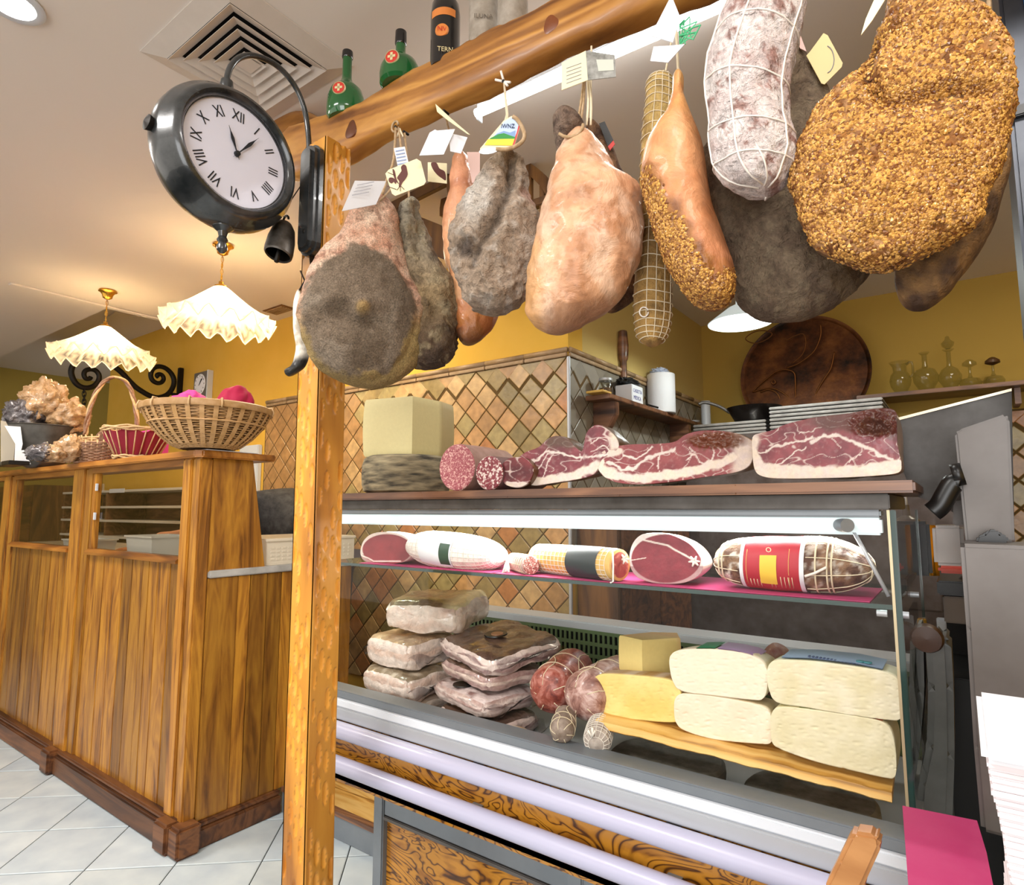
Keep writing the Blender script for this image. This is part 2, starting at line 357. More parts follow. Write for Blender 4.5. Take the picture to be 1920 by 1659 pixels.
m_tile = tilemat('glazed_wall_tile', 'wall'); m_tile_refl = tilemat('wall_tile_reflection_grey', 'grey'); m_ftile = tilemat('grey_floor_tile', 'floor')
def burl(name):
    m = M(name); c = m.coord((1, 1, 2.4), rnd=False); n = m.N('ShaderNodeTexNoise', Scale=3.0, Detail=2.6, Distortion=1.9); m.L(c, 0, n, 0)
    mu = m.N('ShaderNodeMath', operation='MULTIPLY', i1=95.0); m.L(n, 0, mu, 0); w = m.N('ShaderNodeMath', operation='SINE'); m.L(mu, 0, w, 0)
    w0 = w; w = m.N('ShaderNodeMath', operation='MULTIPLY_ADD', i1=.5, i2=.5); m.L(w0, 0, w, 0)
    r = m.ramp(w, 0, [(.0, hx('4a2a0c')), (.06, hx('7a4a14')), (.16, hx('a8701c')), (.6, hx('c08428'))])
    n2 = m.N('ShaderNodeTexNoise', Scale=9.0, Detail=3.0); m.L(c, 0, n2, 0); r2 = m.ramp(n2, 0, [(.34, (.55, .44, .38)), (.5, (1, 1, 1))])
    x = m.N('ShaderNodeMix', data_type='RGBA', blend_type='MULTIPLY'); x.inputs[0].default_value = .9
    m.l.new(r.outputs[0], x.inputs[6]); m.l.new(r2.outputs[0], x.inputs[7]); m.l.new(x.outputs[2], m.b.inputs['Base Color'])
    m.b.inputs['Roughness'].default_value = .3; m.b.inputs['Coat Weight'].default_value = .3; return m.m
m_burl = burl('swirled_burl_laminate')
# ------------------------------------------------------------------ room shell
def S_(o): o['kind'] = 'structure'; return o
CZ = 2.72
floor = S_(box('floor', -9.5, 2.4, -3.3, 5, -.1, -.004, m_fgrout))
c = MB(); c.box(-9.5, 2.4, -3.3, 1.79, CZ, 3.1); c.box(-4.9, 2.4, 1.79, 5, CZ, 3.1); c.box(-9.5, -4.9, 1.79, 5, 3.0, 3.1)
ceiling = S_(c.build('ceiling', m_ceil))
wb = S_(box('wall_back', -7.3, -1.6, 2.7, 2.85, 0, 3.0, m_yel))
ws = S_(box('wall_side', -1.75, -1.6, 2.85, 4.8, 0, CZ, P('pale_olive_wall_paint', hx('cbb470'), .85, bump=.12)))
wk = S_(box('wall_kitchen', -1.75, 2.35, 4.8, 4.95, 0, CZ, P('olive_yellow_wall_paint', hx('bc9c48'), .85, bump=.12)))
S_(box('wall_right', 2.2, 2.35, -3.3, 4.8, 0, CZ, m_yel))
S_(box('wall_left', -9.65, -9.5, -3.3, 5, 0, 3.0, m_olive))
S_(box('wall_far', -9.5, -7.3, 4.9, 5.05, 0, 3.0, m_pale))
def clip(poly, u0, u1, v0, v1):
    for ax, lim, sg in ((0, u0, 1), (0, u1, -1), (1, v0, 1), (1, v1, -1)):
        out = []
        for i in range(len(poly)):
            a, b = poly[i], poly[(i+1) % len(poly)]; da, db = sg*(a[ax]-lim), sg*(b[ax]-lim)
            if da >= 0: out.append(a)
            if (da >= 0) != (db >= 0): t = da/(da-db); out.append((a[0]+(b[0]-a[0])*t, a[1]+(b[1]-a[1])*t))
        poly = out
        if not poly: return []
    return poly
def tile_mesh(poly, du, dv, n, gap, th, mat):
    cx = sum(p[0] for p in poly)/len(poly); cy = sum(p[1] for p in poly)/len(poly)
    def ins(g):
        o = []
        for p in poly:
            d = math.hypot(p[0]-cx, p[1]-cy); k = max(0, (d-g*1.42)/d) if d > 1e-6 else 0; o.append((cx+(p[0]-cx)*k, cy+(p[1]-cy)*k))
        return o
    a, b = ins(gap), ins(gap+.0035); m = len(poly)
    vs = [du*p[0]+dv*p[1] for p in a]+[du*p[0]+dv*p[1]+n*th*.6 for p in a]+[du*p[0]+dv*p[1]+n*th for p in b]
    fs = [(i, (i+1) % m, m+(i+1) % m, m+i) for i in range(m)]+[(m+i, m+(i+1) % m, 2*m+(i+1) % m, 2*m+i) for i in range(m)]+[tuple(range(2*m, 3*m))]
    return vs, fs
def tiles(wall, o, du, dv, rect, side, mat, rot, score, gap=.0035, th=.004, cap=300, name='tile'):
    """real tiles laid on a surface: the nearest `cap` are parts, the rest one joined part"""
    o, du, dv = Vector(o), Vector(du), Vector(dv); n = du.cross(dv).normalized(); u0, u1, v0, v1 = rect
    c, s = math.cos(rot)*side, math.sin(rot)*side; e1, e2 = (c, s), (-s, c); L = []
    K = int(max(u1-u0, v1-v0)/side*1.6)+3; cu, cv = u1, v1
    for i in range(-K, K):
        for j in range(-K, K):
            x, y = cu+e1[0]*i+e2[0]*j, cv+e1[1]*i+e2[1]*j
            q = [(x, y), (x+e1[0], y+e1[1]), (x+e1[0]+e2[0], y+e1[1]+e2[1]), (x+e2[0], y+e2[1])]; p = clip(q, u0, u1, v0, v1)
            if len(p) < 3: continue
            ar = abs(sum(p[k][0]*p[(k+1) % len(p)][1]-p[(k+1) % len(p)][0]*p[k][1] for k in range(len(p))))/2
            if ar < side*side*.06: continue
            full = ar > side*side*.999; ctr = (sum(k[0] for k in p)/len(p), sum(k[1] for k in p)/len(p)); L.append((score(o+du*ctr[0]+dv*ctr[1]), full, p, ctr))
    L.sort(key=lambda t: -t[0]); sh = None; rest = MB()
    for k, (sc, full, p, ctr) in enumerate(L):
        loc = o+du*ctr[0]+dv*ctr[1]; rel = [(q[0]-ctr[0], q[1]-ctr[1]) for q in p]; vs, fs = tile_mesh(rel, du, dv, n, gap, th, mat)
        if k >= cap: rest.add([v+loc for v in vs], fs); continue
        if full and sh: me = sh
        else:
            me = bpy.data.meshes.new(name); me.from_pydata(vs, [], fs); me.materials.append(mat)
            if full: sh = me
        t = bpy.data.objects.new(name, me); link(t, wall, loc)
    if rest.v: r = rest.build(name, mat, wall); r['kind'] = 'stuff'
def vis(p):
    x, y = w2p(p); d = (p-EYE).dot(fw)
    return (-d if (d > 0 and -40 < x < 1960 and -40 < y < 1700) else -100-abs(d))
tiles(floor, (-2.933, .838, -.004), (1, 0, 0), (0, 1, 0), (-3.4, 3.0, -.9, 1.25), .30, m_ftile, R(41.5), vis, .002, .004)
S_(box('trim_7', -4.33, -1.601, 2.6985, 2.7, .2, 2.05, m_grout)); S_(box('trim_8', -1.6, -1.5985, 2.7, 4.8, .92, 2.05, m_grout)); S_(box('trim_9', -.76, .56, 4.7985, 4.8, .94, 1.86, m_grout))
tiles(wb, (-4.32, 2.6985, .2), (1, 0, 0), (0, 0, 1), (0, 2.715, 0, 1.84), .108, m_tile, R(45), vis)
tiles(ws, (-1.5985, 2.7, .92), (0, 1, 0), (0, 0, 1), (0, 2.1, 0, 1.12), .108, m_tile_refl, R(45), lambda p: vis(p)+(0 if p.z > 1.3 else -50))
tiles(wk, (-.75, 4.7985, .95), (1, 0, 0), (0, 0, 1), (0, 1.3, 0, .9), .12, m_tile, R(45), vis, .006)
t = MB()
for k in range(10):
    x0 = -4.32+.272*k; t.box(x0+.002, x0+.27, 2.684, 2.7, 2.042, 2.062, .003); 
t2 = S_(t.build('trim_1', m_trim))
for k in range(10):
    x0 = -4.32+.272*k; tube('trim_tile', [(x0+.002, 2.694, 2.078), (x0+.27, 2.694, 2.078)], .015, m_trim, t2, 10)
t3 = S_(MB().box(-1.6, -1.584, 2.7, 4.8, 2.042, 2.062, .003).build('trim_2', m_trim))
for k in range(8): tube('trim_tile', [(-1.59, 2.70+.26*k, 2.078), (-1.59, 2.958+.26*k, 2.078)], .015, m_trim, t3, 10)
S_(MB().box(-1.604, -1.588, 2.688, 2.704, .1, 2.04, .003).build('trim_3', m_alu))
S_(box('trim_4', -4.95, -4.9, 1.2, 2.69, CZ-.012, CZ-.0005, m_ceil, None, .004))
S_(box('trim_5', -9, 2, 1.62, 1.80, CZ-.02, CZ-.0005, m_ceil, None, .006)) if False else None
# staff door frame strip beside the left end of the tiles
S_(box('door_1', -4.62, -4.36, 2.66, 2.7, .13, 1.75, m_white, None, .006))
# recessed spot at the top-left corner of the ceiling
q = PZ(CZ).p(25, 5); m_spot = P('spot_glow', (1, 1, 1), emit=(1, .97, .92), es=14)
sp_ = empty('ceiling_spotlight', (q.x, q.y, CZ-.02), 'round white glowing recessed spotlight in the ceiling left of the air vent', 'spotlight')
lathe('trim_ring', (q.x, q.y, CZ-.012), [(.075, .011), (.078, .004), (.07, 0), (.055, .002), (.055, .011)], m_white, sp_)
lathe('lamp_lens', (q.x, q.y, CZ-.012), [(0, .002), (.05, .002), (.052, .008), (0, .01)], m_spot, sp_)
# air diffuser
vx0, vx1, vy0, vy1 = -1.98, -1.605, .83, 1.165; cx, cy = (vx0+vx1)/2, (vy0+vy1)/2
m_vent = P('vent_paint', hx('d6ccc2'), .5, nz=.06, ns=15)
av = empty('ceiling_air_vent', (cx, cy, CZ), 'square beige louvred air diffuser in the ceiling above the round clock', 'air vent')
box('backing', vx0+.005, vx1-.005, vy0+.005, vy1-.005, CZ-.003, CZ-.0005, m_black_m, av)
def sqring(name, h0, h1, z0, z1, th, mat, par):
    vs = []
    for h, z in ((h0, z0), (h1, z1), (h1, z1+th), (h0, z0+th)):
        hx_, hy_ = h*(vx1-vx0)/2, h*(vy1-vy0)/2; vs += [(cx-hx_, cy-hy_, z), (cx+hx_, cy-hy_, z), (cx+hx_, cy+hy_, z), (cx-hx_, cy+hy_, z)]
    fs = []
    for a in range(4):
        b = (a+1) % 4
        for k in range(4): fs.append((a*4+k, a*4+(k+1) % 4, b*4+(k+1) % 4, b*4+k))
    return mk(name, vs, fs, mat, par)
sqring('frame', 1.0, 1.34, CZ-.022, CZ-.004, .0035, m_vent, av)
for k in range(5):
    h = 1.0-.19*k; sqring('louvre', h-.004, h-.178, CZ-.026, CZ-.012, .0025, m_vent, av)
box('centre_plate', cx-.03, cx+.03, cy-.028, cy+.028, CZ-.026, CZ-.022, m_vent, av)
q = PZ(CZ).p(523, 580); g = empty('small_ceiling_grille', (q.x, q.y, CZ), 'small dark slotted ceiling grille near the yellow wall, right of the nearer glass lamp', 'air vent')
box('frame', q.x-.12, q.x+.12, q.y-.06, q.y+.06, CZ-.006, CZ-.0005, m_rack, g, .002)
for k in range(5): box('slat', q.x-.1, q.x+.1, q.y-.045+.019*k, q.y-.035+.019*k, CZ-.012, CZ-.006, m_trim, g)
hq = [PZ(3.0).p(*s) for s in ((195, 598), (216, 583), (262, 592), (236, 606))]
S_(MB().prism([v-Vector((0, 0, .012)) for v in hq], (0, 0, .011)).build('trim_6', m_ceil))
# ------------------------------------------------------------------ raised staff floor with steel edge
st = empty('staff_platform', (-1.9, 2.1, 0), 'low raised platform with grey metal riser behind the counters', 'platform')
box('riser', -2.36, -1.52, 1.62, 1.635, 0, .085, m_alud, st, .002); box('edge_strip', -2.36, -1.52, 1.612, 1.64, .085, .105, m_dark, st, .002)
box('deck_boards', -2.36, -1.52, 1.64, 2.68, .06, .103, m_olivew, st, .002)
# ------------------------------------------------------------------ the ceiling beam
pb = Plane((0, 1.2*HK, 0), (0, 1, 0), HK); wp = lambda X, z: w2p((X, 1.2, z))
outl = [(522, 240), (560, 221), (600, 204), (645, 193), (700, 160), (770, 116), (850, 76), (930, 36), (1010, 0), wp(-.55, 2.56), wp(-.25, 2.55), wp(.05, 2.56), wp(.3, 2.55),
        wp(.3, 2.33), wp(.05, 2.325), wp(-.2, 2.33), (1370, -63), (1255, -14), (1145, 34), (1030, 82), (950, 124), (857, 168), (800, 196), (757, 216), (673, 260), (640, 284), (590, 306), (520, 324)]
bm_, bs = loft('ceiling_beam', outl, pb, .10, m_beam, None, 'x', 140, 60, False, .15, None, None, (.006, 7), 4, 3, .05, rough_=.5)
tag(bm_, 'thick rough-hewn honey-coloured wooden beam the hams hang from', 'beam')
m_knot = wood('knot_wood', hx('5c2c10'), hx('7a4018'), hx('34180a'), 2, 'y', .4, .2, 1)
lg, _ = loft('side_log', [(478, 215), (495, 200), (525, 192), (560, 197), (592, 215), (600, 240), (585, 268), (540, 280), (490, 270), (475, 240)], Plane((0, 1.42*HK, 0), (0, 1, 0), HK), .2, m_beam, None, 'x', 30, 30, False, .3, None, None, (.004, 8), 3, 4, .1)
tag(lg, 'rounded end of a second honey-coloured log behind the beam, above the clock', 'beam')
# ------------------------------------------------------------------ adzed post
post = MB(); x0, x1, y0, y1 = -1.605*HK, -1.497*HK, 1.10*HK, 1.196*HK
def adze(u, z, sd):   # shallow scooped chisel marks
    if u < .007 or u > (.087 if sd == 1 else .077): return 0
    cu, cz = .021, .074; col = math.floor(u/cu); zz = z+(.037 if col % 2 else 0)+.013*math.sin(col*5+sd); row = math.floor(zz/cz)
    h = math.sin(row*12.9+col*78.2+sd)*43758.5; h -= math.floor(h)
    if h < .30: return 0
    a = ((u/cu-col-.5)/.40)**2+((zz/cz-row-.5)/(.30+.12*h))**2
    return -.0062*max(0, 1-a)**.5*(.6+.5*h)
nu, nz_ = 36, 560; zt = 1.25+1.145*HK; vs = []; fs = []; pcol = []
per = [((x0+(x1-x0)*i/nu, y0), (0, -1), i/nu*(x1-x0), 1) for i in range(nu)]+[((x1, y0+(y1-y0)*i/nu), (1, 0), i/nu*(y1-y0), 2) for i in range(nu)]+[((x1-(x1-x0)*i/nu, y1), (0, 1), i/nu*.1, 3) for i in range(nu)]+[((x0, y1-(y1-y0)*i/nu), (-1, 0), i/nu*.1, 4) for i in range(nu)]
for k in range(nz_+1):
    z = zt*k/nz_; wv = .0025*noise.noise((0, 1, z*2.2))
    for (p, n_, u, sd) in per:
        a = adze(u, z, sd) if sd < 3 else 0; k_ = 1.22 if a < -.0015 else (.62 if a < 0 else .92); k_ *= (1.08 if sd == 1 else .86); pcol.append((k_, k_*.98, k_*.94)); e = .006 if (u < .002) else 0  # per-face factor puts light from the left into the colour
        vs.append((p[0]+n_[0]*a+wv+(.006 if u < .001 and sd in (1, 4) else 0)-(.006 if u < .001 and sd in (2, 3) else 0)-.02*z/2.4+.012, p[1]+n_[1]*a, z))
m4 = 4*nu
for k in range(nz_):
    for j in range(m4): fs.append((k*m4+j, k*m4+(j+1) % m4, (k+1)*m4+(j+1) % m4, (k+1)*m4+j))
fs += [tuple(range(nz_*m4, nz_*m4+m4))]
po = mk('wooden_post', vs, fs, m_postw, None, True, pcol, sharp=40); tag(po, 'tall golden wooden post with rows of chisel scoops, left of the glass case', 'post')
# ------------------------------------------------------------------ refrigerated display case
CY0 = 1.25; XL, XR = -1.68, -.098; XF = -1.505; ZB = 1.278
case = empty('display_case', (-.8, 1.6, 0), 'refrigerated glass deli display case with two lilac-white bumper rails', 'display case')
box('header', XL, XR, CY0-.005, 1.62, 1.25, ZB-.001, m_steeld, case, .002)
box('light_housing', XL+.01, XR-.015, CY0+.004, 1.30, 1.236, 1.2495, m_alud, case, .003)
m_strip = P('milky_light_cover', hx('d4e2e6'), .3, emit=hx('cfe4ea'), es=.2)
box('light_cover', XL+.01, XR-.015, CY0+.006, 1.285, 1.205, 1.2355, m_strip, case, .004)
area('case_strip_light', (-.88, 1.33, 1.2), 1.5, 5.5, (1, .98, .95), (R(-12), 0, 0), .04)
box('front_glass', XL, XR, CY0, CY0+.005, .712, 1.249, m_glass, case)
sg = box('side_glass', XR+.001, XR+.006, CY0, 1.95, .70, 1.249, m_glass, case)
box('side_glass', XL-.006, XL-.001, CY0, 1.95, .70, 1.249, m_glass, case)
box('glass_edge', XR-.001, XR+.008, CY0-.002, CY0+.007, .70, 1.249, m_gedge, case, .0015)
box('glass_edge', XR+.0005, XR+.0065, 1.945, 1.951, .70, 1.249, m_gedge, case)
box('edge_highlight_strip', XR-.006, XR-.0015, CY0+.001, CY0+.005, .72, 1.249, P('satin_edge', hx('b8a888'), .3, .5), case)
box('glass_shelf', XL+.004, XR-.003, CY0+.012, 1.60, 1.078, 1.086, glass('shelf_glass', (.80, .9, .86), 1.0), case)
box('shelf_edge', XL+.004, XR-.003, CY0+.010, CY0+.012, 1.078, 1.086, m_gedge, case)
for (x, y) in ((XR-.02, 1.267), (XR+.012, 1.267), (XR+.012, 1.58)):
    lathe('shelf_clamp', (x-.012, y, 1.07), [(0, 0), (.006, 0), (.006, .016), (0, .016)], m_alu, case, 16, (1, 0, 0))
k = lathe('lid_hinge', (XR-.075, CY0-.004, 1.222), [(0, -.012), (.011, -.012), (.012, 0), (.012, .02), (0, .02)], m_alud, case, 20, (.5, -.8, 0))
tube('support_rod', [(XR-.06, CY0+.012, 1.212), (XR-.012, CY0+.016, 1.10)], .0035, m_alu, case)
# sill: grey, white, grey bands then laminate, rails and underside
box('sill', XL-.004, XR+.01, CY0-.012, CY0+.05, .690, .712, m_alud, case, .003)
box('sill_band', XL-.004, XR+.01, CY0-.020, CY0+.02, .668, .690, m_white, case, .003)
box('sill_moulding', XL-.004, XR+.01, CY0-.026, CY0+.02, .634, .668, m_alu, case, .003)
box('laminate_panel', XL, XR+.006, CY0-.012, CY0+.01, .455, .634, m_burl, case)
for z in (.617, .522):
    r_ = empty('bumper_rail_dummy', (0, 0, 0)) if False else None
    b = MB(); b.tube([(XL-.015, 1.205, z), (XR+.06, 1.205, z)], .0225, 24).build('bumper_rail', m_pipe, case, True, 40)
    for x in (XL+.1, -1.0, -.5): box('rail_bracket', x-.015, x+.015, 1.22, 1.24, z-.012, z+.012, m_alud, case)
box('rail_joint', -.725, -.723, 1.182, 1.228, .4995, .5445, m_alud, case) if False else None
MB().prism([(XL, 1.238, .492), (XL, 1.238, .462), (XL, 1.36, .415), (XL, 1.45, .415), (XL, 1.45, .492)], (XR+.02-XL, 0, 0)).build('underside_panel', m_alud, case)
box('deck', XL+.002, XR-.002, CY0+.02, 1.90, .60, .640, P('pale_deck', hx('8c9090'), .4), case)
box('back_panel', XL+.002, XR-.002, 1.90, 1.95, .44, .845, m_alud, case)
MB().prism([(XL, 1.952, .50), (XL, 1.952, .16), (XL, 1.30, .44), (XL, 1.30, .60), (XL, 1.952, .60)], (XR-XL, 0, 0)).build('tub', m_alud, case) if False else box('tub', XL+.002, XR-.002, 1.262, 1.94, .493, .5995, m_alud, case)
box('rear_ledge', XL+.002, XR-.002, 1.86, 1.97, .845, .872, m_alu, case, .003)
# perforated air grille
g = MB(); GX0, GX1 = XL+.02, XR-.02; m_gr = P('green_grille_plastic', hx('5c7048'), .5)
nslot = 84; rows = 5; zz0, zz1 = .648, .842
for r in range(rows+1): z = zz0+(zz1-zz0)*r/rows; g.box(GX0, GX1, 1.862, 1.868, z-.006, z+.006)
for k in range(nslot+1): x = GX0+(GX1-GX0)*k/nslot; g.box(x-.0042, x+.0042, 1.8625, 1.8675, zz0, zz1)
o = g.build('air_grille', m_gr, case); o['kind'] = 'stuff'
box('grille_shadow_gap', GX0, GX1, 1.885, 1.89, zz0, zz1, m_black_m, case)
# lower body with framed laminate panel
for x in (XF, -.82, XR-.05): box('frame_post', x, x+.042, 1.352, 1.39, 0, .415, m_alud, case, .004)
box('frame_rail', XF+.042, XR-.05, 1.358, 1.385, .335, .415, m_alud, case, .003)
box('frame_rail', XF+.042, XR-.05, 1.354, 1.385, .322, .334, m_steel, case, .002); box('frame_rail', XF+.042, XR-.05, 1.358, 1.385, .0, .06, m_alud, case, .003)
box('lower_panel', XF+.042, XR-.05, 1.372, 1.38, .06, .322, m_burl, case)
box('body', XF+.02, XR-.01, 1.392, 1.93, .02, .415, m_steeld, case)
# wooden board on top
bo, _ = None, None
b = MB(); prof = [(XL+.01, .0), (-1.2, .006), (-.9, -.004), (-.6, .003), (-.35, -.005), (XR+.04, .0)]
p3 = [Vector((x, CY0-.03+d, ZB)) for x, d in prof]+[Vector((XR+.04, 1.66, ZB)), Vector((XL+.01, 1.66, ZB))]
top = MB().prism(p3, (0, 0, .021), .004).build('top_board', m_dark); tag(top, 'long dark brown wooden board lying on top of the glass case under the cut hams', 'board')
tb = ZB+.022
# ------------------------------------------------------------------ materials for cured meat and cheese
m_org = organic('cured_rind', .7, 70, .3, .7, .008)
m_smooth = organic('waxy_rind', .45, 55, .18, .45, .005, coat=.1)
m_cut = organic('cut_meat', .38, 150, .13, .12, .002, coat=.25)
m_cheese = organic('cheese_paste', .5, 90, .04, .12, .0015)
m_mould = organic('mould_bloom', .9, 110, .42, .9, .007)
m_spk = organic('peppered_crust', .85, 260, .55, 1, .006)
T_ = tag
def on(y_pl, x, y): return PY(y_pl).p(x, y)
# ---- on the board ------------------------------------------------
whl = lathe('aged_cheese_wheel', (-1.452, 1.415, tb), [(0, 0), (.12, 0), (.136, .008), (.142, .03), (.144, .06), (.142, .09), (.136, .112), (.120, .120), (0, .121)],
            None, None, 96, wob=lambda r, t, a: (r*(1+.012*math.sin(a*48)*(1 if .01 < t < .11 else 0))+.002*noise.noise((a*4, t*40, 1)), t))
m = M('basket_marked_rind'); cc = m.coord((1, 1, 5), rnd=False); n1 = m.N('ShaderNodeTexNoise', Scale=14.0, Detail=6.0); m.L(cc, 0, n1, 0)
r1 = m.ramp(n1, 0, [(.32, hx('35322a')), (.5, hx('7c735c')), (.7, hx('a89c7c'))]); m.L(r1, 0, m.b, 'Base Color'); m.b.inputs['Roughness'].default_value = .8; m.bump(n1, 0, .6, .006)
whl.data.materials.append(m.m) if not whl.data.materials else whl.data.materials.__setitem__(0, m.m)
T_(whl, 'whole grey basket-marked cheese wheel lying on the top board by the post', 'cheese')
def wedge_faces(name, corner, left, right, backs, z0, z1, mat, parent=None, cl=None, cr_=None, bulge=.0):
    """block of cheese from its floor plan: corner nearest, the two cut faces, a curved rind behind"""
    plan = [left, corner, right]+backs; n = len(plan); mb = MB(); R_ = 10; cols = []
    seg = []
    for i in range(n):
        a, b_ = Vector(plan[i]), Vector(plan[(i+1) % n])
        for k_ in range(8): seg.append(a.lerp(b_, k_/8))
    m_ = len(seg); ctr = sum(seg, Vector((0, 0)))/m_; vs = []; fs = []
    lv = [(0, .97), (.04, 1.0)]+[(t/8, 1+bulge*math.sin(math.pi*t/8)) for t in range(1, 8)]+[(.96, 1.0), (1, .97)]
    for t, s_ in lv:
        for i, q_ in enumerate(seg):
            v = ctr+(q_-ctr)*s_; vs.append((v.x, v.y, z0+(z1-z0)*t)); cols.append(cl if i < 16 else cr_)
    for a in range(len(lv)-1):
        for i in range(m_): fs.append((a*m_+i, a*m_+(i+1) % m_, (a+1)*m_+(i+1) % m_, (a+1)*m_+i))
    fs += [tuple(range(m_))[::-1], tuple(range((len(lv)-1)*m_, len(lv)*m_))]
    return mk(name, vs, fs, mat, parent, True, cols, sharp=32)
A = PC(773, 1.96); pc = A.p(773, 800); pl_ = PC(773, 2.06).p(683, 800); pr_ = PC(773, 2.05).p(828, 800)
z1 = A.p(773, 742).z
o = wedge_faces('cheese_wedge', (pc.x, pc.y), (pl_.x, pl_.y), (pr_.x, pr_.y), [(pr_.x-.02, pr_.y+.08), (pl_.x+.09, pl_.y+.11), (pl_.x+.02, pl_.y+.07)], tb+.1215, z1, m_cheese, None, hx('d9cf9a'), hx('b9a878'), .03)
T_(o, 'large cut block of pale hard cheese standing on the grey cheese wheel', 'cheese')
def salami_cut(name, x, y, rpx, Y, L, label, rind, base, fl, dark, sc, zfloor, lean=(0, 1, 0), thr=.42):
    c0 = PY(Y).p(x, y); r = rpx/F_PX*((c0-EYE).dot(fw)); c0 = Vector((c0.x, c0.y, zfloor+r))
    pr = [(0, .004), (r*.97, .004), (r, .012), (r*1.01, L*.5), (r*.96, L*.85), (r*.75, L*.97), (0, L)]
    o = lathe(name, c0, pr, rind, None, 40, lean, wob=lambda a, t, an: (a*(1+.03*noise.noise((math.cos(an)*2, math.sin(an)*2, t*14))), t))
    lathe('cut_face', c0, [(0, 0), (r*.5, -.0005), (r*.93, .001), (r*.975, .004)], flecks(name+'_slice', base, fl, dark, sc, thr), o, 48, lean)
    T_(o, label, 'salami'); return o, c0, r
m_rind1 = P('pink_salami_skin', hx('a87c6c'), .55, nz=.35, ns=18, bump=.3); m_rind2 = P('dark_salami_skin', hx('6c3a38'), .55, nz=.35, ns=18, bump=.3)
salami_cut('cut_salami', 855, 872, 45, 1.30, .24, 'thick cut salami with fine pink grain beside the grey cheese wheel', m_rind1, hx('b0606a'), hx('e6bcb4'), hx('8c3c48'), 210, tb)
salami_cut('cut_salami', 916, 881, 33, 1.30, .26, 'smaller cut salami with coarse white fat cubes, right of the fine-grained one', m_rind2, hx('97434e'), hx('f2e2dc'), hx('6c2430'), 150, tb, thr=.5)
FAT = hx('eadbd2'); 
def meat(shell, lean1, lean2, veins, fatf, rind=hx('8a6238'), vw=2.2, dark=None):
    """colour of a cut face: lean meat, white seams along lines, fat where fatf says"""
    def f(x, y, fr):
        if not fr: return mix(rind, hx('5a3a22'), .5+.6*fb(x, y, .03))
        w = fb(x, y, .03, 3); c = mix(lean1, lean2, .5+.9*w); xx, yy = x+6*fb(x, y, .05, 7), y+5*fb(x, y, .05, 9)
        c = mix(c, mix(lean1, FAT, .5), .16*sst(.2, .5, fb(x, y, .12, 2)))
        sm = abs(noise.noise(Vector((x*.035, y*.06, lean1[0]*50)))); c = mix(mix(lean1, FAT, .75), c, sst(.008, .04, sm))
        for wd, pts in veins:
            d = dline(xx, yy, pts); c = mix(FAT, c, sst(wd*.6, wd*1.5, d))
        q = fatf(xx, yy); c = mix(c, mix(FAT, hx('f0e0cc'), .5+fb(x, y, .05)), q)
        if dark: c = mix(c, dark[0], dark[1](xx, yy))
        return c
    return f
# dark end piece
o, _ = loft('ham_end_piece', [(940, 875), (950, 862), (968, 857), (985, 860), (1000, 880), (990, 905), (970, 914), (948, 908), (940, 892)], PY(1.31), .10, m_cut, None, 'x', 60, 90, True, .4,
   meat(None, hx('8c3a40'), hx('5c2028'), [(1.6, [(950, 905), (985, 905)])], lambda x, y: sst(903, 909, y)), None, (.002, 20), 2.4)
T_(o, 'small dark red end piece of cured ham on the board, right of the coarse salami', 'ham')
def boxfat(pts, w):
    return lambda x, y: 1-sst(w*.7, w*1.2, dline(x, y, pts))
f6 = boxfat([(972, 870), (975, 895), (990, 905), (1040, 900), (1090, 888), (1120, 872)], 9)
o, _ = loft('carved_ham', [(970, 862), (985, 848), (1010, 838), (1028, 822), (1045, 817), (1062, 822), (1078, 838), (1092, 845), (1098, 815), (1110, 800), (1125, 797), (1142, 808), (1156, 822), (1160, 838), (1148, 850), (1128, 862), (1115, 888), (1085, 898), (1040, 905), (1000, 910), (978, 900), (970, 885)],
   PY(1.335), .13, m_cut, None, 'x', 150, 150, True, .35, meat(None, hx('90444e'), hx('70343e'), [(1.8, [(982, 893), (1000, 862), (1030, 845), (1055, 850), (1080, 858), (1120, 855), (1150, 845)]), (1.0, [(1030, 850), (1010, 875), (1000, 895)]), (0.9, [(1036, 850), (1026, 875), (1015, 895)]), (0.9, [(1105, 830), (1125, 820), (1140, 828)]), (0.8, [(1110, 845), (1130, 838), (1145, 842)])],
   lambda x, y: max(f6(x, y), sst(1138, 1148, x)*sst(850, 835, y)), hx('6a4c34'), dark=(hx('5e4a3c'), lambda x, y: .85*sst(846, 834, y)*sst(1088, 1070, x)*sst(1015, 1030, x))), None, (.003, 16), 2.6, 4)
T_(o, 'carved ham with two upswept lobes and a white fat rim, beside the coarse salami', 'ham')
f7 = boxfat([(1125, 850), (1124, 875), (1150, 890), (1200, 897), (1260, 890), (1310, 880), (1350, 868), (1375, 858)], 9)
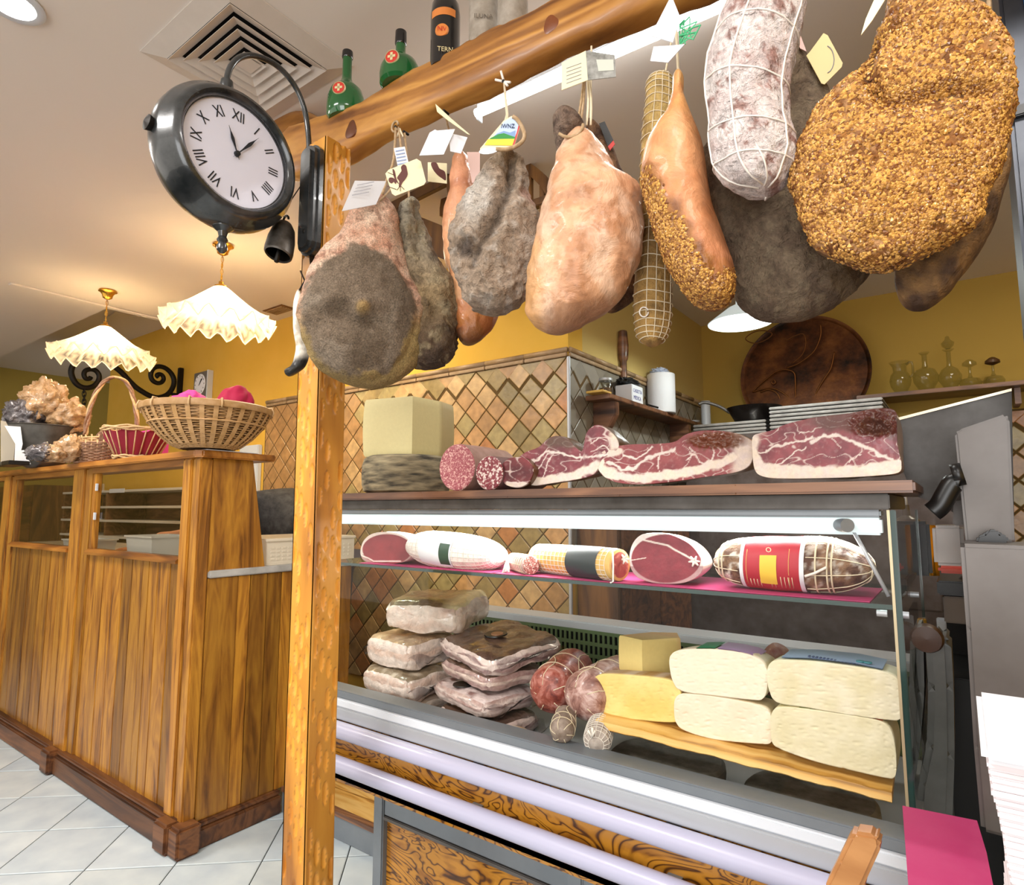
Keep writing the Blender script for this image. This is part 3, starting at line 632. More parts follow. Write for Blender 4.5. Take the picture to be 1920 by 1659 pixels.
o, _ = loft('carved_ham', [(1120, 862), (1128, 848), (1150, 838), (1185, 833), (1230, 832), (1265, 828), (1285, 815), (1310, 808), (1340, 807), (1370, 810), (1395, 818), (1412, 830), (1413, 850), (1405, 872), (1380, 885), (1330, 893), (1260, 903), (1200, 908), (1160, 905), (1135, 895), (1122, 880)],
   PY(1.335), .16, m_cut, None, 'x', 220, 190, True, .35, meat(None, hx('a05052'), hx('843c42'), [(2.2, [(1140, 868), (1165, 880), (1190, 878), (1215, 860), (1240, 850), (1262, 842)]), (1.8, [(1225, 836), (1212, 850), (1190, 858), (1172, 856)]), (1.1, [(1298, 852), (1315, 870), (1300, 885)]), (1.4, [(1335, 840), (1336, 860), (1325, 880)]), (0.9, [(1240, 850), (1232, 870), (1240, 885)]), (0.8, [(1295, 838), (1300, 850), (1290, 862)])],
   lambda x, y: max(f7(x, y), .9*(1-sst(.7, 1.1, ell(x, y, 1150, 848, 22, 11))), .85*sst(1362, 1385, x)), hx('a87c48'), dark=(hx('6e4026'), lambda x, y: .85*(1-sst(.7, 1.05, ell(x, y, 1345, 825, 65, 20+3*math.sin(x*.6)))))), lambda x, y: .006*(1-sst(.6, 1, ell(x, y, 1340, 826, 60, 16)))*(.5+fb(x, y, .12)), (.003, 16), 2.6, 4)
T_(o, 'long carved ham with pink-red meat and ragged brown knuckle, mid-board', 'ham')
f8 = boxfat([(1412, 850), (1418, 868), (1430, 878), (1520, 885), (1600, 884), (1660, 876), (1684, 872)], 11)
o, _ = loft('carved_ham', [(1411, 850), (1411, 820), (1425, 812), (1450, 806), (1475, 795), (1530, 782), (1590, 775), (1640, 766), (1676, 768), (1682, 790), (1680, 815), (1686, 850), (1690, 870), (1684, 886), (1640, 892), (1560, 896), (1470, 897), (1430, 893), (1415, 880)],
   PY(1.30), .17, m_cut, None, 'x', 240, 190, True, .35, meat(None, hx('9c4c54'), hx('7a3842'), [(2.7, [(1520, 828), (1545, 816), (1575, 818), (1600, 830), (1640, 845), (1672, 862)]), (1.7, [(1425, 850), (1455, 838), (1490, 828), (1525, 820)]), (1.2, [(1450, 872), (1480, 856), (1510, 838)]), (0.8, [(1560, 822), (1575, 840)]), (0.8, [(1590, 868), (1612, 852)]), (0.9, [(1500, 815), (1540, 802)])],
   lambda x, y: max(f8(x, y), sst(1426, 1414, x+ (y-840)*.15), sst(878, 884, y), sst(1442, 1420, x)*sst(824, 812, y)), hx('c8a078'), dark=(hx('58382a'), lambda x, y: max(.75*sst(.0, 1, (812-y-(1520-x)*.12)/18)*sst(1460, 1560, x), .9*(1-sst(.6, 1.05, ell(x, y, 1640, 800, 50, 24)))))),
   lambda x, y: -.012*(1-sst(.2, 1, ell(x, y, 1640, 800, 32, 14)))+.007*(1-sst(.6, 1.1, ell(x, y, 1640, 795, 55, 28)))*(.4+fb(x, y, .1)), (.003, 14), 2.8, 4)
T_(o, 'largest carved ham, deep red with thick white fat, at the right end of the board', 'ham')
# ---- on the glass shelf -----------------------------------------
zs = 1.0865
for a, b_, lb in ((-1.5, -.99, 'left'), (-.98, -.14, 'right')):
    o = box('paper_liner', a, b_, 1.268, 1.50, zs, zs+.0012, m_mag); T_(o, 'magenta paper liner on the glass shelf, ' + ('left one under the white netted ham' if lb == 'left' else 'right one under the red-banded salami'), 'paper')
zs += .0016
def rim_meat(l1, l2, rimw, cx, cy, rx, ry, rimc=FAT, veins=()):
    def f(x, y, fr):
        if not fr: return mix(rimc, hx('c8a888'), .4+fb(x, y, .05))
        c = mix(l1, l2, .5+.8*fb(x, y, .04)); e = ell(x, y, cx, cy, rx, ry)
        for w, p in veins: c = mix(FAT, c, sst(w*.5, w*1.4, dline(x+3*fb(x, y, .06), y, p)))
        return mix(c, rimc, sst(1-rimw, 1-rimw*.5, e)*(.9 if y < cy+ry*.3 else .35))
    return f
o, _ = loft('cut_speck', [(676, 1030), (683, 1012), (700, 1000), (728, 997), (752, 1002), (770, 1015), (775, 1032), (768, 1047), (750, 1055), (715, 1058), (690, 1055), (678, 1045)], PY(1.30), .14, m_cut, None, 'x', 90, 120, True, .4,
   rim_meat(hx('94383e'), hx('7c2c34'), .09, 726, 1030, 50, 31, veins=[(1.2, [(678, 1040), (700, 1052), (750, 1052)])]), None, (.0015, 20), 2.3)
T_(o, 'cut speck ham with deep red face and thin white rim, leftmost on the glass shelf', 'ham')
colw = lambda x, y, fr: mix(hx('f0e8e2'), hx('d8a498'), .8*sst(1040, 1068, y+10*fb(x, y, .03)))
o, S = loft('netted_ham', [(775, 1025), (780, 1006), (800, 997), (840, 998), (885, 1004), (920, 1014), (938, 1030), (940, 1048), (930, 1064), (900, 1072), (860, 1070), (810, 1060), (783, 1045)], PY(1.335), .12, m_smooth, None, 'x', 60, 60, False, .5, colw, None, (.002, 15))
def net_on(S, nr_, nl, r, mat, par, t0=.03, t1=.97, lift=.001, diag=0, name='netting', stuff=True):
    mb = MB()
    for i in range(nr_): t = t0+(t1-t0)*i/(nr_-1); mb.tube([S(t, 2*math.pi*k_/28, lift) for k_ in range(28)], r, 4, True)
    for j in range(nl): mb.tube([S(t0+(t1-t0)*k_/24, 2*math.pi*j/nl+diag*k_/24, lift) for k_ in range(25)], r, 4)
    if diag:
        for j in range(nl): mb.tube([S(t0+(t1-t0)*k_/24, 2*math.pi*j/nl-diag*k_/24, lift) for k_ in range(25)], r, 4)
    o = mb.build(name, mat, par, True)
    if stuff: o['kind'] = 'stuff'
    return o
net_on(S, 24, 26, .0007, m_net, o)
T_(o, 'plump white netted cooked ham with a paper label on the glass shelf', 'ham')
def patch(S, t0, t1, a0, a1, lift, mat, par, name='label', nt=10, na=14, cols=None):
    vs = [S(t0+(t1-t0)*i/nt, a0+(a1-a0)*j/na, lift) for i in range(nt+1) for j in range(na+1)]
    vs2 = [S(t0+(t1-t0)*i/nt, a0+(a1-a0)*j/na, lift-.0006) for i in range(nt+1) for j in range(na+1)]; n = len(vs)
    fs = [(i*(na+1)+j, i*(na+1)+j+1, (i+1)*(na+1)+j+1, (i+1)*(na+1)+j) for i in range(nt) for j in range(na)]
    return mk(name, vs+vs2, fs+[tuple(q_+n for q_ in f)[::-1] for f in fs], mat, par, True)
# ring angle: start is pi + th, so the front (towards the customer) is th = pi/2 .. see loft
FR = math.pi/2
lb_ = patch(S, .30, .55, FR-1.1, FR+.75, .0022, m_paper, o); lb_['label'] = 'white paper label with a small dark green picture'
patch(S, .47, .54, FR-.5, FR+.6, .0030, P('dark_green_print', hx('2c4a3c'), .5), o, 'printed_picture')
kn = MB(); c0 = PY(1.29).p(950, 1062)
for q_ in range(7): kn.tube([c0+Vector((-.02, .03, .012)), c0+Vector((.006*math.cos(q_), 0, .006*math.sin(q_))), c0+Vector((.012*math.cos(q_*1.9), -.006, -.014+.006*math.sin(q_*2.3)))], .0028, 6)
kn.build('net_knot', m_net, o, True)
def log(name, p0, p1, r0, r1, mat, n=30, dome0=.5, dome1=.5, parent=None, wobble=.03, cols=None):
    """sausage body between two points"""
    p0, p1 = Vector(p0), Vector(p1); ax = p1-p0; L = ax.length; prof = []
    for k_ in range(7): a = math.pi/2*k_/6; prof.append((r0*math.sin(a), L*0+r0*dome0*(1-math.cos(a))))
    for k_ in range(1, 12): t = k_/12; prof.append((r0+(r1-r0)*t+.04*r0*math.sin(math.pi*t), r0*dome0+(L-r0*dome0-r1*dome1)*t))
    for k_ in range(7): a = math.pi/2*k_/6; prof.append((r1*math.cos(a), L-r1*dome1*(1-math.sin(a))))
    o = lathe(name, p0, prof, mat, parent, n, ax, wob=lambda a, t, an: (a*(1+wobble*noise.noise((math.cos(an)*2.2, math.sin(an)*2.2, t*25))), t))
    def S(t, th, lift=0):
        tt = t*L; rr = 0
        for i in range(len(prof)-1):
            if prof[i][1] <= tt <= prof[i+1][1]+1e-6:
                g_ = (tt-prof[i][1])/max(1e-6, prof[i+1][1]-prof[i][1]); rr = prof[i][0]+(prof[i+1][0]-prof[i][0])*g_
        u = Vector((1, 0, 0)) if abs(ax.normalized().z) > .9 else Vector((0, 0, 1)).cross(ax).normalized(); w = ax.normalized().cross(u)
        return p0+ax.normalized()*tt+(u*math.cos(th)+w*math.sin(th))*(rr+lift)
    return o, S
m_sal = P('white_pink_salami_skin', hx('c8a49a'), .7, nz=.4, ns=40, bump=.4)
a, b_ = PY(1.33).p(948, 1050), PY(1.285).p(996, 1058); zz = zs+.0235
o, S = log('small_salami', (a.x, a.y+.03, zz), (b_.x, b_.y, zz), .021, .023, m_sal, dome1=.1); net_on(S, 9, 8, .0009, m_string, o, .08, .9)
fc = (Vector((b_.x, b_.y, zz))-Vector((a.x, a.y+.03, zz))).normalized()
lathe('cut_face', Vector((b_.x, b_.y, zz)), [(0, .001), (.012, .001), (.0222, -.001)], flecks('small_slice', hx('9c5850'), hx('e8d8cc'), hx('4c2420'), 260), o, 32, fc)
T_(o, 'small cut string-tied salami between the white netted ham and the yellow netted roll', 'salami')
# yellow netted roll with black band
a, b_ = PY(1.36).p(1003, 1045), PY(1.285).p(1162, 1060); zz = zs+.037; m_yn = P('yellow_netted_casing', hx('dcae5c'), .6, nz=.15, ns=30)
A0, B0 = Vector((a.x, a.y, zz)), Vector((b_.x, b_.y, zz))
o, S = log('netted_roll', A0, B0, .034, .0355, m_yn, 36, .4, .06, wobble=.015); net_on(S, 20, 20, .0007, m_net, o, .06, .95)
bd = patch(S, .52, .86, 0, 2*math.pi, .0022, P('black_band_paper', hx('2a3436'), .4), o, 'black_band', 6, 40); 
ax = (B0-A0).normalized(); lathe('cut_face', B0, [(0, .0015), (.02, .0015), (.030, .001)], flecks('roll_slice', hx('a84a44'), hx('c87c6c'), hx('882e30'), 60), o, 40, ax)
lathe('rind_ring', B0, [(.029, .0012), (.0355, .0), (.036, -.004)], m_yn, o, 40, ax)
tube('tie_string', [B0+Vector((-.002, -.03, .03)), B0+Vector((.002, -.036, .0)), B0+Vector((0, -.034, -.034)), B0+Vector((-.004, -.04, -.036))], .002, m_net, o)
T_(o, 'yellow netted meat roll with a wide black band and red cut end', 'cured meat')
o, _ = loft('wrapped_cut_meat', [(1180, 1045), (1186, 1020), (1200, 1004), (1220, 1000), (1255, 1002), (1290, 1018), (1310, 1040), (1318, 1062), (1308, 1080), (1280, 1093), (1235, 1094), (1200, 1085), (1184, 1068)], PY(1.30), .13, m_cut, None, 'x', 110, 130, True, .4,
   rim_meat(hx('8e3440'), hx('7a2c38'), .07, 1249, 1047, 69, 48, hx('f0e4e0'), [(1.6, [(1205, 1012), (1250, 1022), (1300, 1050)]), (.8, [(1183, 1050), (1210, 1046)])]), None, (.002, 18), 2.4)
for (x, y) in ((1172, 1048), (1302, 1052)):
    c0 = PY(1.293).p(x, y); kn = MB()
    for q_ in range(6): kn.tube([c0, c0+Vector((.012*math.cos(q_*1.1), -.003, .012*math.sin(q_*1.1)))], [.004, .0015], 6)
    kn.build('film_knot', m_net, o, True)['kind'] = 'stuff'
T_(o, 'film-wrapped cut end of red cured meat, left of the red-banded salami', 'cured meat')
colb = lambda x, y, fr: mix(mix(hx('8c6a50'), hx('5a3a2c'), sst(-.2, .35, fb(x, y, .035))), hx('e4dcd0'), .9*sst(-.05, .25, fb(x, y, .06, 5)+.25*(1040-y)/40)*(1 if x < 1420 else .55))
o, S = loft('banded_salami', [(1345, 1052), (1352, 1028), (1375, 1013), (1430, 1008), (1500, 1007), (1560, 1010), (1600, 1022), (1630, 1042), (1640, 1062), (1632, 1085), (1600, 1102), (1550, 1109), (1490, 1107), (1420, 1100), (1375, 1090), (1352, 1075)], PY(1.335), .105, m_org, None, 'x', 80, 80, False, .4, colb, None, (.002, 22))
rb_ = patch(S, .285, .535, 0, 2*math.pi, .002, P('red_label_paper', hx('b02434'), .5), o, 'red_label', 8, 48)
for t in (.28, .535): patch(S, t, t+.018, 0, 2*math.pi, .0026, m_paper, o, 'label_border', 2, 48)
patch(S, .375, .445, FR-.35, FR+.75, .0034, P('yellow_print', hx('e8c040'), .5), o, 'yellow_square', 3, 10)
rgt = rt*1.0; c0 = S(.41, FR, .0045)
text('label_letter', 'O', .014, PY(1.281).p(1441, 1031), (1, 0, 0), (0, 0, 1), m_cream, o, .0003)
for px in (1434, 1490): tube('yellow_line', [S(.285+.25*(px-1425)/78, FR+a_, .0028) for a_ in (-.6, -.2, .2, .6, .9)], .0007, m_yn if 'm_yn' in globals() else m_cream, o, 4)
pr_ = MB()
for q_ in (.33, .345, .36, .375, .42, .435, .46, .475, .49, .505): pr_.tube([S(q_, FR+a_, .0026) for a_ in ((.42, .7, .95) if q_ > .4 else (.6, .8, 1.0))], .0007, 4)
pr_.build('fine_print', m_cream, o, True)['kind'] = 'stuff'
for t in (.14, .17, .60, .65, .67): tube('tie_string', [S(t, 2*math.pi*k_/32, .0022) for k_ in range(32)], .0016, m_string, o, 6, True)
for j in range(10): tube('string', [S(.01+.26*k_/10, 2*math.pi*j/10, .0018) for k_ in range(11)], .0010, m_string, o, 5); tube('string', [S(.56+.43*k_/12, 2*math.pi*j/10, .0018) for k_ in range(13)], .0010, m_string, o, 5)
tube('loose_string', cr([S(.97, FR-.8, .004), S(.985, FR+.4, .016), S(.93, FR+1.0, .01), S(.86, FR+1.3, .003)], 5, False), .0013, m_string, o)
tube('string_knot', [S(.56, FR+.3, .008), S(.60, FR+.2, .006), S(.65, FR, .005)], .0025, m_net, o)
T_(o, 'large string-tied salami with a red paper band and yellow square, rightmost on the glass shelf', 'salami')
# ------------------------------------------------------------------ deck of the case
DZ = .6405
def cheese_cut(name, outl, Y, dep, c1, c2, rind, label, holes=.25, k=5, cat='cheese', parent=None, pw=2.6):
    def f(x, y, fr):
        if not fr: return mix(rind, mix(rind, (1, 1, 1), .3), .5+fb(x, y, .05))
        c = mix(c1, c2, .5+.8*fb(x, y, .02)); w = fb(x, y*2.2, .09, 4)
        if w > holes: c = mix(c, mix(c1, rind, .6), min(1, (w-holes)*5)*.3)
        return c
    o, S = loft(name, outl, PY(Y), dep, m_cheese, parent, 'x', 90, 90, True, .25, f, lambda x, y: -.0005*max(0, fb(x, y*2, .09, 4)-holes)*8, (.0012, 18), pw, k)
    if not parent: T_(o, label, cat)
    return o, S
IV, IV2, YE, YE2, PK = hx('ece2c4'), hx('ded2ac'), hx('ecd68c'), hx('e0c672'), hx('efe2cc')
# olive-wood board
f = lambda y, x0: y
bd = [PY(1.33).p(*q) for q in ((1117, 1352), (1250, 1380), (1400, 1418), (1540, 1455), (1672, 1488))]
bz0 = [q.z for q in bd]
mb = MB(); L = []
for i in range(41):
    x = 1117+(1672-1117)*i/40; y = 1349+(1486-1349)*i/40+1.2*math.sin(i*.7)+.6*math.sin(i*1.9); pt = PY(1.322).p(x, y); L.append(pt)
n_ = len(L); vs = []
for dz, dy in ((0, 0), (-.014, -.004), (-.017, 0)):
    for p in L: vs.append((p.x, p.y+dy, p.z+dz))
for p in L: vs.append((p.x-.005, 1.55, p.z-.006+.02))
for p in L: vs.append((p.x-.005, 1.55, p.z+.02))
fs = []
for a in range(5):
    b_ = (a+1) % 5
    for i in range(n_-1): fs.append((a*n_+i, a*n_+i+1, b_*n_+i+1, b_*n_+i))
fs += [tuple(a*n_ for a in range(5)), tuple(a*n_+n_-1 for a in range(5))[::-1]]
T_(mk('olive_wood_board', vs, fs, m_olivew, None, True, sharp=40), 'long streaky olive-wood board under the cut cheeses inside the case', 'board')
cheese_cut('cut_cheese', [(1113, 1290), (1114, 1272), (1130, 1264), (1180, 1266), (1240, 1272), (1268, 1282), (1278, 1310), (1276, 1345), (1262, 1354), (1200, 1350), (1140, 1342), (1118, 1330)], 1.37, .13, YE, YE2, hx('a87c3c'), 'yellow half cheese on the olive-wood board, under the tall wedge', .35)
A = PC(1205, 1.60); c_ = A.p(1205, 1260); l_ = A.p(1160, 1240, .05); r_ = A.p(1279, 1240, .05)
zt = A.p(1205, 1191).z; zb = PY(1.37).p(1200, 1267).z+.006
zb = min(zb, A.p(1205, 1270).z)
o = wedge_faces('cheese_wedge', (c_.x, c_.y), (l_.x, l_.y), (r_.x, r_.y), [(r_.x-.03, r_.y+.06), (l_.x+.05, l_.y+.09)], zb-.012, zt-.012, m_cheese, None, YE, hx('e6c488'), .02)
T_(o, 'tall yellow cheese wedge with a corner towards the glass, topmost of the yellow cheeses', 'cheese')
lo_, _ = cheese_cut('cut_cheese', [(1264, 1335), (1266, 1310), (1282, 1301), (1340, 1306), (1420, 1322), (1444, 1338), (1447, 1375), (1444, 1393), (1420, 1394), (1340, 1386), (1285, 1370), (1268, 1355)], 1.36, .13, PK, hx('ead9c0'), hx('e0cca0'), 'lower pale pinkish half cheese, between the yellow and the widest cheeses', .3)
up_, _ = cheese_cut('cut_cheese', [(1255, 1245), (1258, 1228), (1275, 1219), (1330, 1217), (1390, 1224), (1425, 1237), (1438, 1258), (1438, 1290), (1430, 1310), (1410, 1312), (1340, 1304), (1280, 1296), (1262, 1278)], 1.36, .13, PK, hx('eee0c8'), hx('e6d6b0'), 'upper pale pinkish half cheese with a green and lilac print on its rind', .3)
tp = [PY(1.375).p(x, y) for x, y in ((1300, 1220.5), (1330, 1219.5), (1320, 1214), (1310, 1214))]
def rindpatch(par, pts, Y0, Y1, mat, name='rind_print', lift=.0025):
    a = [PY(Y0).p(x, y) for x, y in pts]; a = [Vector((p.x, p.y, p.z)) for p in a]; b_ = [Vector((p.x, Y1, p.z+lift)) for p in a]; n = len(a)
    vs = [v+Vector((0, 0, lift)) for v in a]+b_+[v+Vector((0, 0, lift-.001)) for v in a]+[v-Vector((0, 0, .001)) for v in b_]
    fs = [(i, i+1, n+i+1, n+i) for i in range(n-1)]+[(2*n+i, 3*n+i, 3*n+i+1, 2*n+i+1) for i in range(n-1)]
    return mk(name, vs, fs, mat, par, True)
rindpatch(up_, [(1305, 1218), (1330, 1217.5), (1340, 1218)], 1.364, 1.44, P('green_rind_print', hx('2f8a5c'), .5), lift=.0035)
rindpatch(up_, [(1345, 1218.5), (1375, 1222), (1405, 1229), (1420, 1236)], 1.364, 1.44, P('lilac_rind_print', hx('b088b8'), .5), lift=.0035)
cheese_cut('cut_cheese', [(1445, 1370), (1446, 1340), (1462, 1326), (1520, 1330), (1600, 1342), (1650, 1352), (1672, 1372), (1680, 1420), (1678, 1456), (1660, 1458), (1600, 1445), (1530, 1428), (1465, 1405), (1448, 1392)], 1.335, .15, IV, IV2, hx('dcd2a0'), 'lower wide ivory half cheese with an orange rind print at the board end', .28)
o = [c for c in COL.objects if c.get('label', '').startswith('lower wide ivory')][0]
rindpatch(o, [(1470, 1328), (1520, 1331), (1570, 1338)], 1.338, 1.42, P('green_rind_print', hx('a8b870'), .5), lift=.003); rindpatch(o, [(1575, 1339), (1620, 1346), (1655, 1353)], 1.338, 1.42, P('orange_rind_print', hx('d8703c'), .5), lift=.003)
o, _ = cheese_cut('cut_cheese', [(1438, 1268), (1442, 1246), (1460, 1238), (1520, 1240), (1600, 1250), (1665, 1262), (1690, 1285), (1690, 1330), (1686, 1349), (1660, 1349), (1590, 1340), (1510, 1326), (1460, 1318), (1444, 1300)], 1.335, .15, hx('ece2c8'), IV2, hx('d2cfa8'), 'upper wide ivory half cheese with a blue rind label at the case end', .26)
rindpatch(o, [(1465, 1236.5), (1520, 1238), (1600, 1247), (1655, 1259)], 1.339, 1.43, P('blue_rind_label', hx('8ea4c4'), .5), lift=.0045)
nv = P('navy_print', hx('243a6c'), .5); pb_ = MB()
for k_ in range(14): c_ = PY(1.3375).p(1516+k_*7, 1237.5+k_*1.15)+Vector((0, .004, .0055)); pb_.box(c_.x-.0018, c_.x+.0018, c_.y, c_.y+.012, c_.z, c_.z+.0012)
pb_.build('rind_lettering', nv, o)['kind'] = 'stuff'
for px in (1612, 1626): c_ = PY(1.345).p(px, 1249+(px-1612)*.16)+Vector((0, .012, .007)); lathe('teal_dot', c_, [(0, .0012), (.007, .001), (.0075, -.001)], P('teal_print', hx('2c7c84'), .5), o, 16)
for x in (1648, 1662): 
    pass
# salami and meats in the deck
def marbled(name, c1, c2, c3, sc=26):
    m = M(name); c = m.coord(); n = m.N('ShaderNodeTexNoise', Scale=sc, Detail=4.0, Distortion=1.0, Roughness=.7); m.L(c, 0, n, 0)
    r = m.ramp(n, 0, [(.32, c3), (.47, c1), (.6, c2), (.72, mix(c2, (1, 1, 1), .25))]); m.L(r, 0, m.b, 'Base Color'); m.b.inputs['Roughness'].default_value = .42
    m.b.inputs['Coat Weight'].default_value = .25; m.bump(n, 0, .2, .004); return m.m
m_rs = marbled('red_salami_skin', hx('94483a'), hx('b8766a'), hx('602420')); m_ps = marbled('pink_grey_salami_skin', hx('a47a70'), hx('c8a8a0'), hx('6e4640'))
def tied(o, S, rings, nlong, r=.0012, mat=None):
    mat = mat or m_string
    for t in rings: tube('tie_string', [S(t, 2*math.pi*k_/28, .0012) for k_ in range(28)], r, mat, o, 5, True)
    for j in range(nlong): tube('string', [S(.02+.94*k_/16, 2*math.pi*j/nlong+.35*math.sin(k_*.4), .0012) for k_ in range(17)], r, mat, o, 5)
A = PC(1015, 1.66); a = A.p(1022, 1305); b_ = PC(1085, 1.88).p(1085, 1245)
r0 = .062
o, S = log('salami', a, b_, r0, .058, m_rs, 40, .75, .6, wobble=.04); tied(o, S, (.3, .62), 5)
T_(o, 'thick reddish marbled salami lying end-on, right of the vacuum-packed pancetta', 'salami')
A = PC(1090, 1.545); a = A.p(1083, 1313); b_ = PC(1180, 1.78).p(1180, 1262)
o, S = log('salami', a, b_, .060, .056, m_ps, 40, .75, .6, wobble=.04); tied(o, S, (.28, .6), 5)
T_(o, 'thick greyish pink salami lying end-on, between the reddish salami and the yellow cheese', 'salami')
A = PC(1060, 1.48); o, S = log('small_salami', A.p(1052, 1378), A.p(1062, 1366, .11), .028, .026, P('brown_netted_skin', hx('8c7462'), .8, nz=.4, ns=50, bump=.4), 24, .8, .6); tied(o, S, (.25, .5), 6, .0009)
T_(o, 'small brown string-netted salami, left of the white netted one on the deck', 'salami')
A = PC(1115, 1.46); o, S = log('small_salami', A.p(1117, 1398), A.p(1130, 1382, .10), .031, .03, P('whitish_netted_skin', hx('b4a498'), .8, nz=.4, ns=50, bump=.4), 28, .8, .6); net_on(S, 10, 16, .0009, m_net, o, .04, .9)
kn = MB(); c0 = A.p(1110, 1372)
for q_ in range(5): kn.tube([c0+Vector((0, 0, -.012)), c0+Vector((.010*math.cos(q_*1.3), -.004, .006+.005*math.sin(q_*2)))], .002, 5)
kn.build('net_tail', m_net, o, True)['kind'] = 'stuff'
T_(o, 'small salami in white netting with a knotted tail, beside the olive-wood board', 'salami')
# slabs of lard and pancetta: blocks shown with front face + top
def slab(name, front, ytop, Y, back, cf, ct, label, cat, film=False, axis_back=None, z_rest=None, lift=.01, cs=None):
    """front: pixel outline of the front face; top recedes by `back` metres"""
    def fc(x, y, fr): return cf(x, y) if fr else ct(x, y)
    o, S = loft(name, front, PY(Y), back, m_smooth, None, 'x', 90, 90, True, .1, fc, None, (.0025, 14), 5, 4)
    T_(o, label, cat)
    return o, S
def bx_slab(name, c, sx, sy, sz, rz, ctop, cside, label, cat, tilt=0, film=True, jag=.006, rise=0):
    """irregular slab: rounded box with uneven top, coloured top and side (c = centre of base)"""
    nx, ny, nzz = 34, 22, 7; vs = []; cols = []; fs = []; ca, sa = math.cos(rz), math.sin(rz); idx = {}
    def P_(u, v, w):
        x, y = (u-.5)*sx, (v-.5)*sy; e = 1-.06*abs(2*w-1)**3; rr = 1-.10*(abs(2*u-1)**6)*(abs(2*v-1)**6)
        x *= e*rr; y *= e*rr; z = w*sz+(jag*noise.fractal(Vector((u*3, v*3, w*2+c[0]*7)), 1, 2, 4)) - .12*sz*(abs(2*u-1)**8+abs(2*v-1)**8)*(1 if w > .5 else -.6) + tilt*x+rise*y
        n_ = .004*noise.fractal(Vector((u*5+c[0]*5, v*5, w*4)), 1, 2, 3); x += n_; y += n_
        return (c[0]+x*ca-y*sa, c[1]+x*sa+y*ca, c[2]+z)
    def V(u, v, w, col):
        vs.append(P_(u, v, w)); cols.append(col); return len(vs)-1
    def grid(f, na, nb, colf, flip=False):
        g_ = [[V(*f(a/na, b/nb), colf(a/na, b/nb)) for b in range(nb+1)] for a in range(na+1)]
        for a in range(na):
            for b in range(nb):
                q_ = (g_[a][b], g_[a+1][b], g_[a+1][b+1], g_[a][b+1]); fs.append(q_[::-1] if flip else q_)
    grid(lambda a, b: (a, b, 1), nx, ny, lambda a, b: ctop(a, b))
    grid(lambda a, b: (a, b, 0), nx, ny, lambda a, b: cside(a, 0), True)
    grid(lambda a, b: (a, 0, b), nx*2, nzz*2, lambda a, b: cside(a, b)); grid(lambda a, b: (a, 1, b), nx, nzz, lambda a, b: cside(a, b), True)
    grid(lambda a, b: (0, a, b), ny, nzz, lambda a, b: cside(a+2, b), True); grid(lambda a, b: (1, a, b), ny, nzz*2, lambda a, b: cside(a+4, b))
    bm = bmesh.new(); me = bpy.data.meshes.new('t'); 
    o = mk(name, vs, fs, m_film, None, True, cols, sharp=50); T_(o, label, cat)
    return o
def film_wrap(par, c, sx, sy, sz, rz, wings=((-1, .05), (1, .05))):
    ca, sa = math.cos(rz), math.sin(rz); n = 0
    for sgn, w in wings:
        pts = []; A_, B_ = 8, 12
        for i in range(A_+1):
            for j in range(B_+1):
                u = i/A_; v = j/B_; x = sgn*(sx/2+w*u); y = (v-.5)*sy*(1-.15*u); z = sz*.45+.010*math.sin(v*9+u*5)+.006*noise.noise((u*6, v*9, c[0]*9))-.012*u
                pts.append((c[0]+x*ca-y*sa, c[1]+x*sa+y*ca, c[2]+z))
        q_ = len(pts); pts += [(p[0], p[1], p[2]+.0007) for p in pts]
        fs = [(i*(B_+1)+j, i*(B_+1)+j+1, (i+1)*(B_+1)+j+1, (i+1)*(B_+1)+j) for i in range(A_) for j in range(B_)]
        mk('film_flap', pts, fs+[tuple(k_+q_ for k_ in f_)[::-1] for f_ in fs], m_plw, par, True)
def fatlayer(seed, meat_c, fat_c, lines=3):
    def f(a, b):
        w = b+.09*noise.noise((a*6, seed, 0)); v = math.sin((w*lines+seed)*math.pi*2)
        return mix(mix(fat_c, meat_c, sst(-.1, .5, v)*.85), fat_c, .3+.4*noise.noise((a*14, b*9, seed)))
    return f
WHF = hx('ecdcd2'); lardw = lambda a, b: mix(hx('ecdfd4'), hx('d6b8a8'), .35+.7*noise.fractal(Vector((a*4, b*3, 2)), 1, 2, 4))
brownt = lambda a, b: mix(hx('6c5446'), hx('4a352c'), .5+noise.fractal(Vector((a*5, b*5, 5)), 1, 2, 4))
topl = lambda a, b: mix(mix(hx('8a7458'), hx('5c4030'), .5+noise.fractal(Vector((a*4, b*4, 1)), 1, 2, 4)), hx('d8cca0'), sst(.72, .92, a))
def at(x, y, Y): return PY(Y).p(x, y)
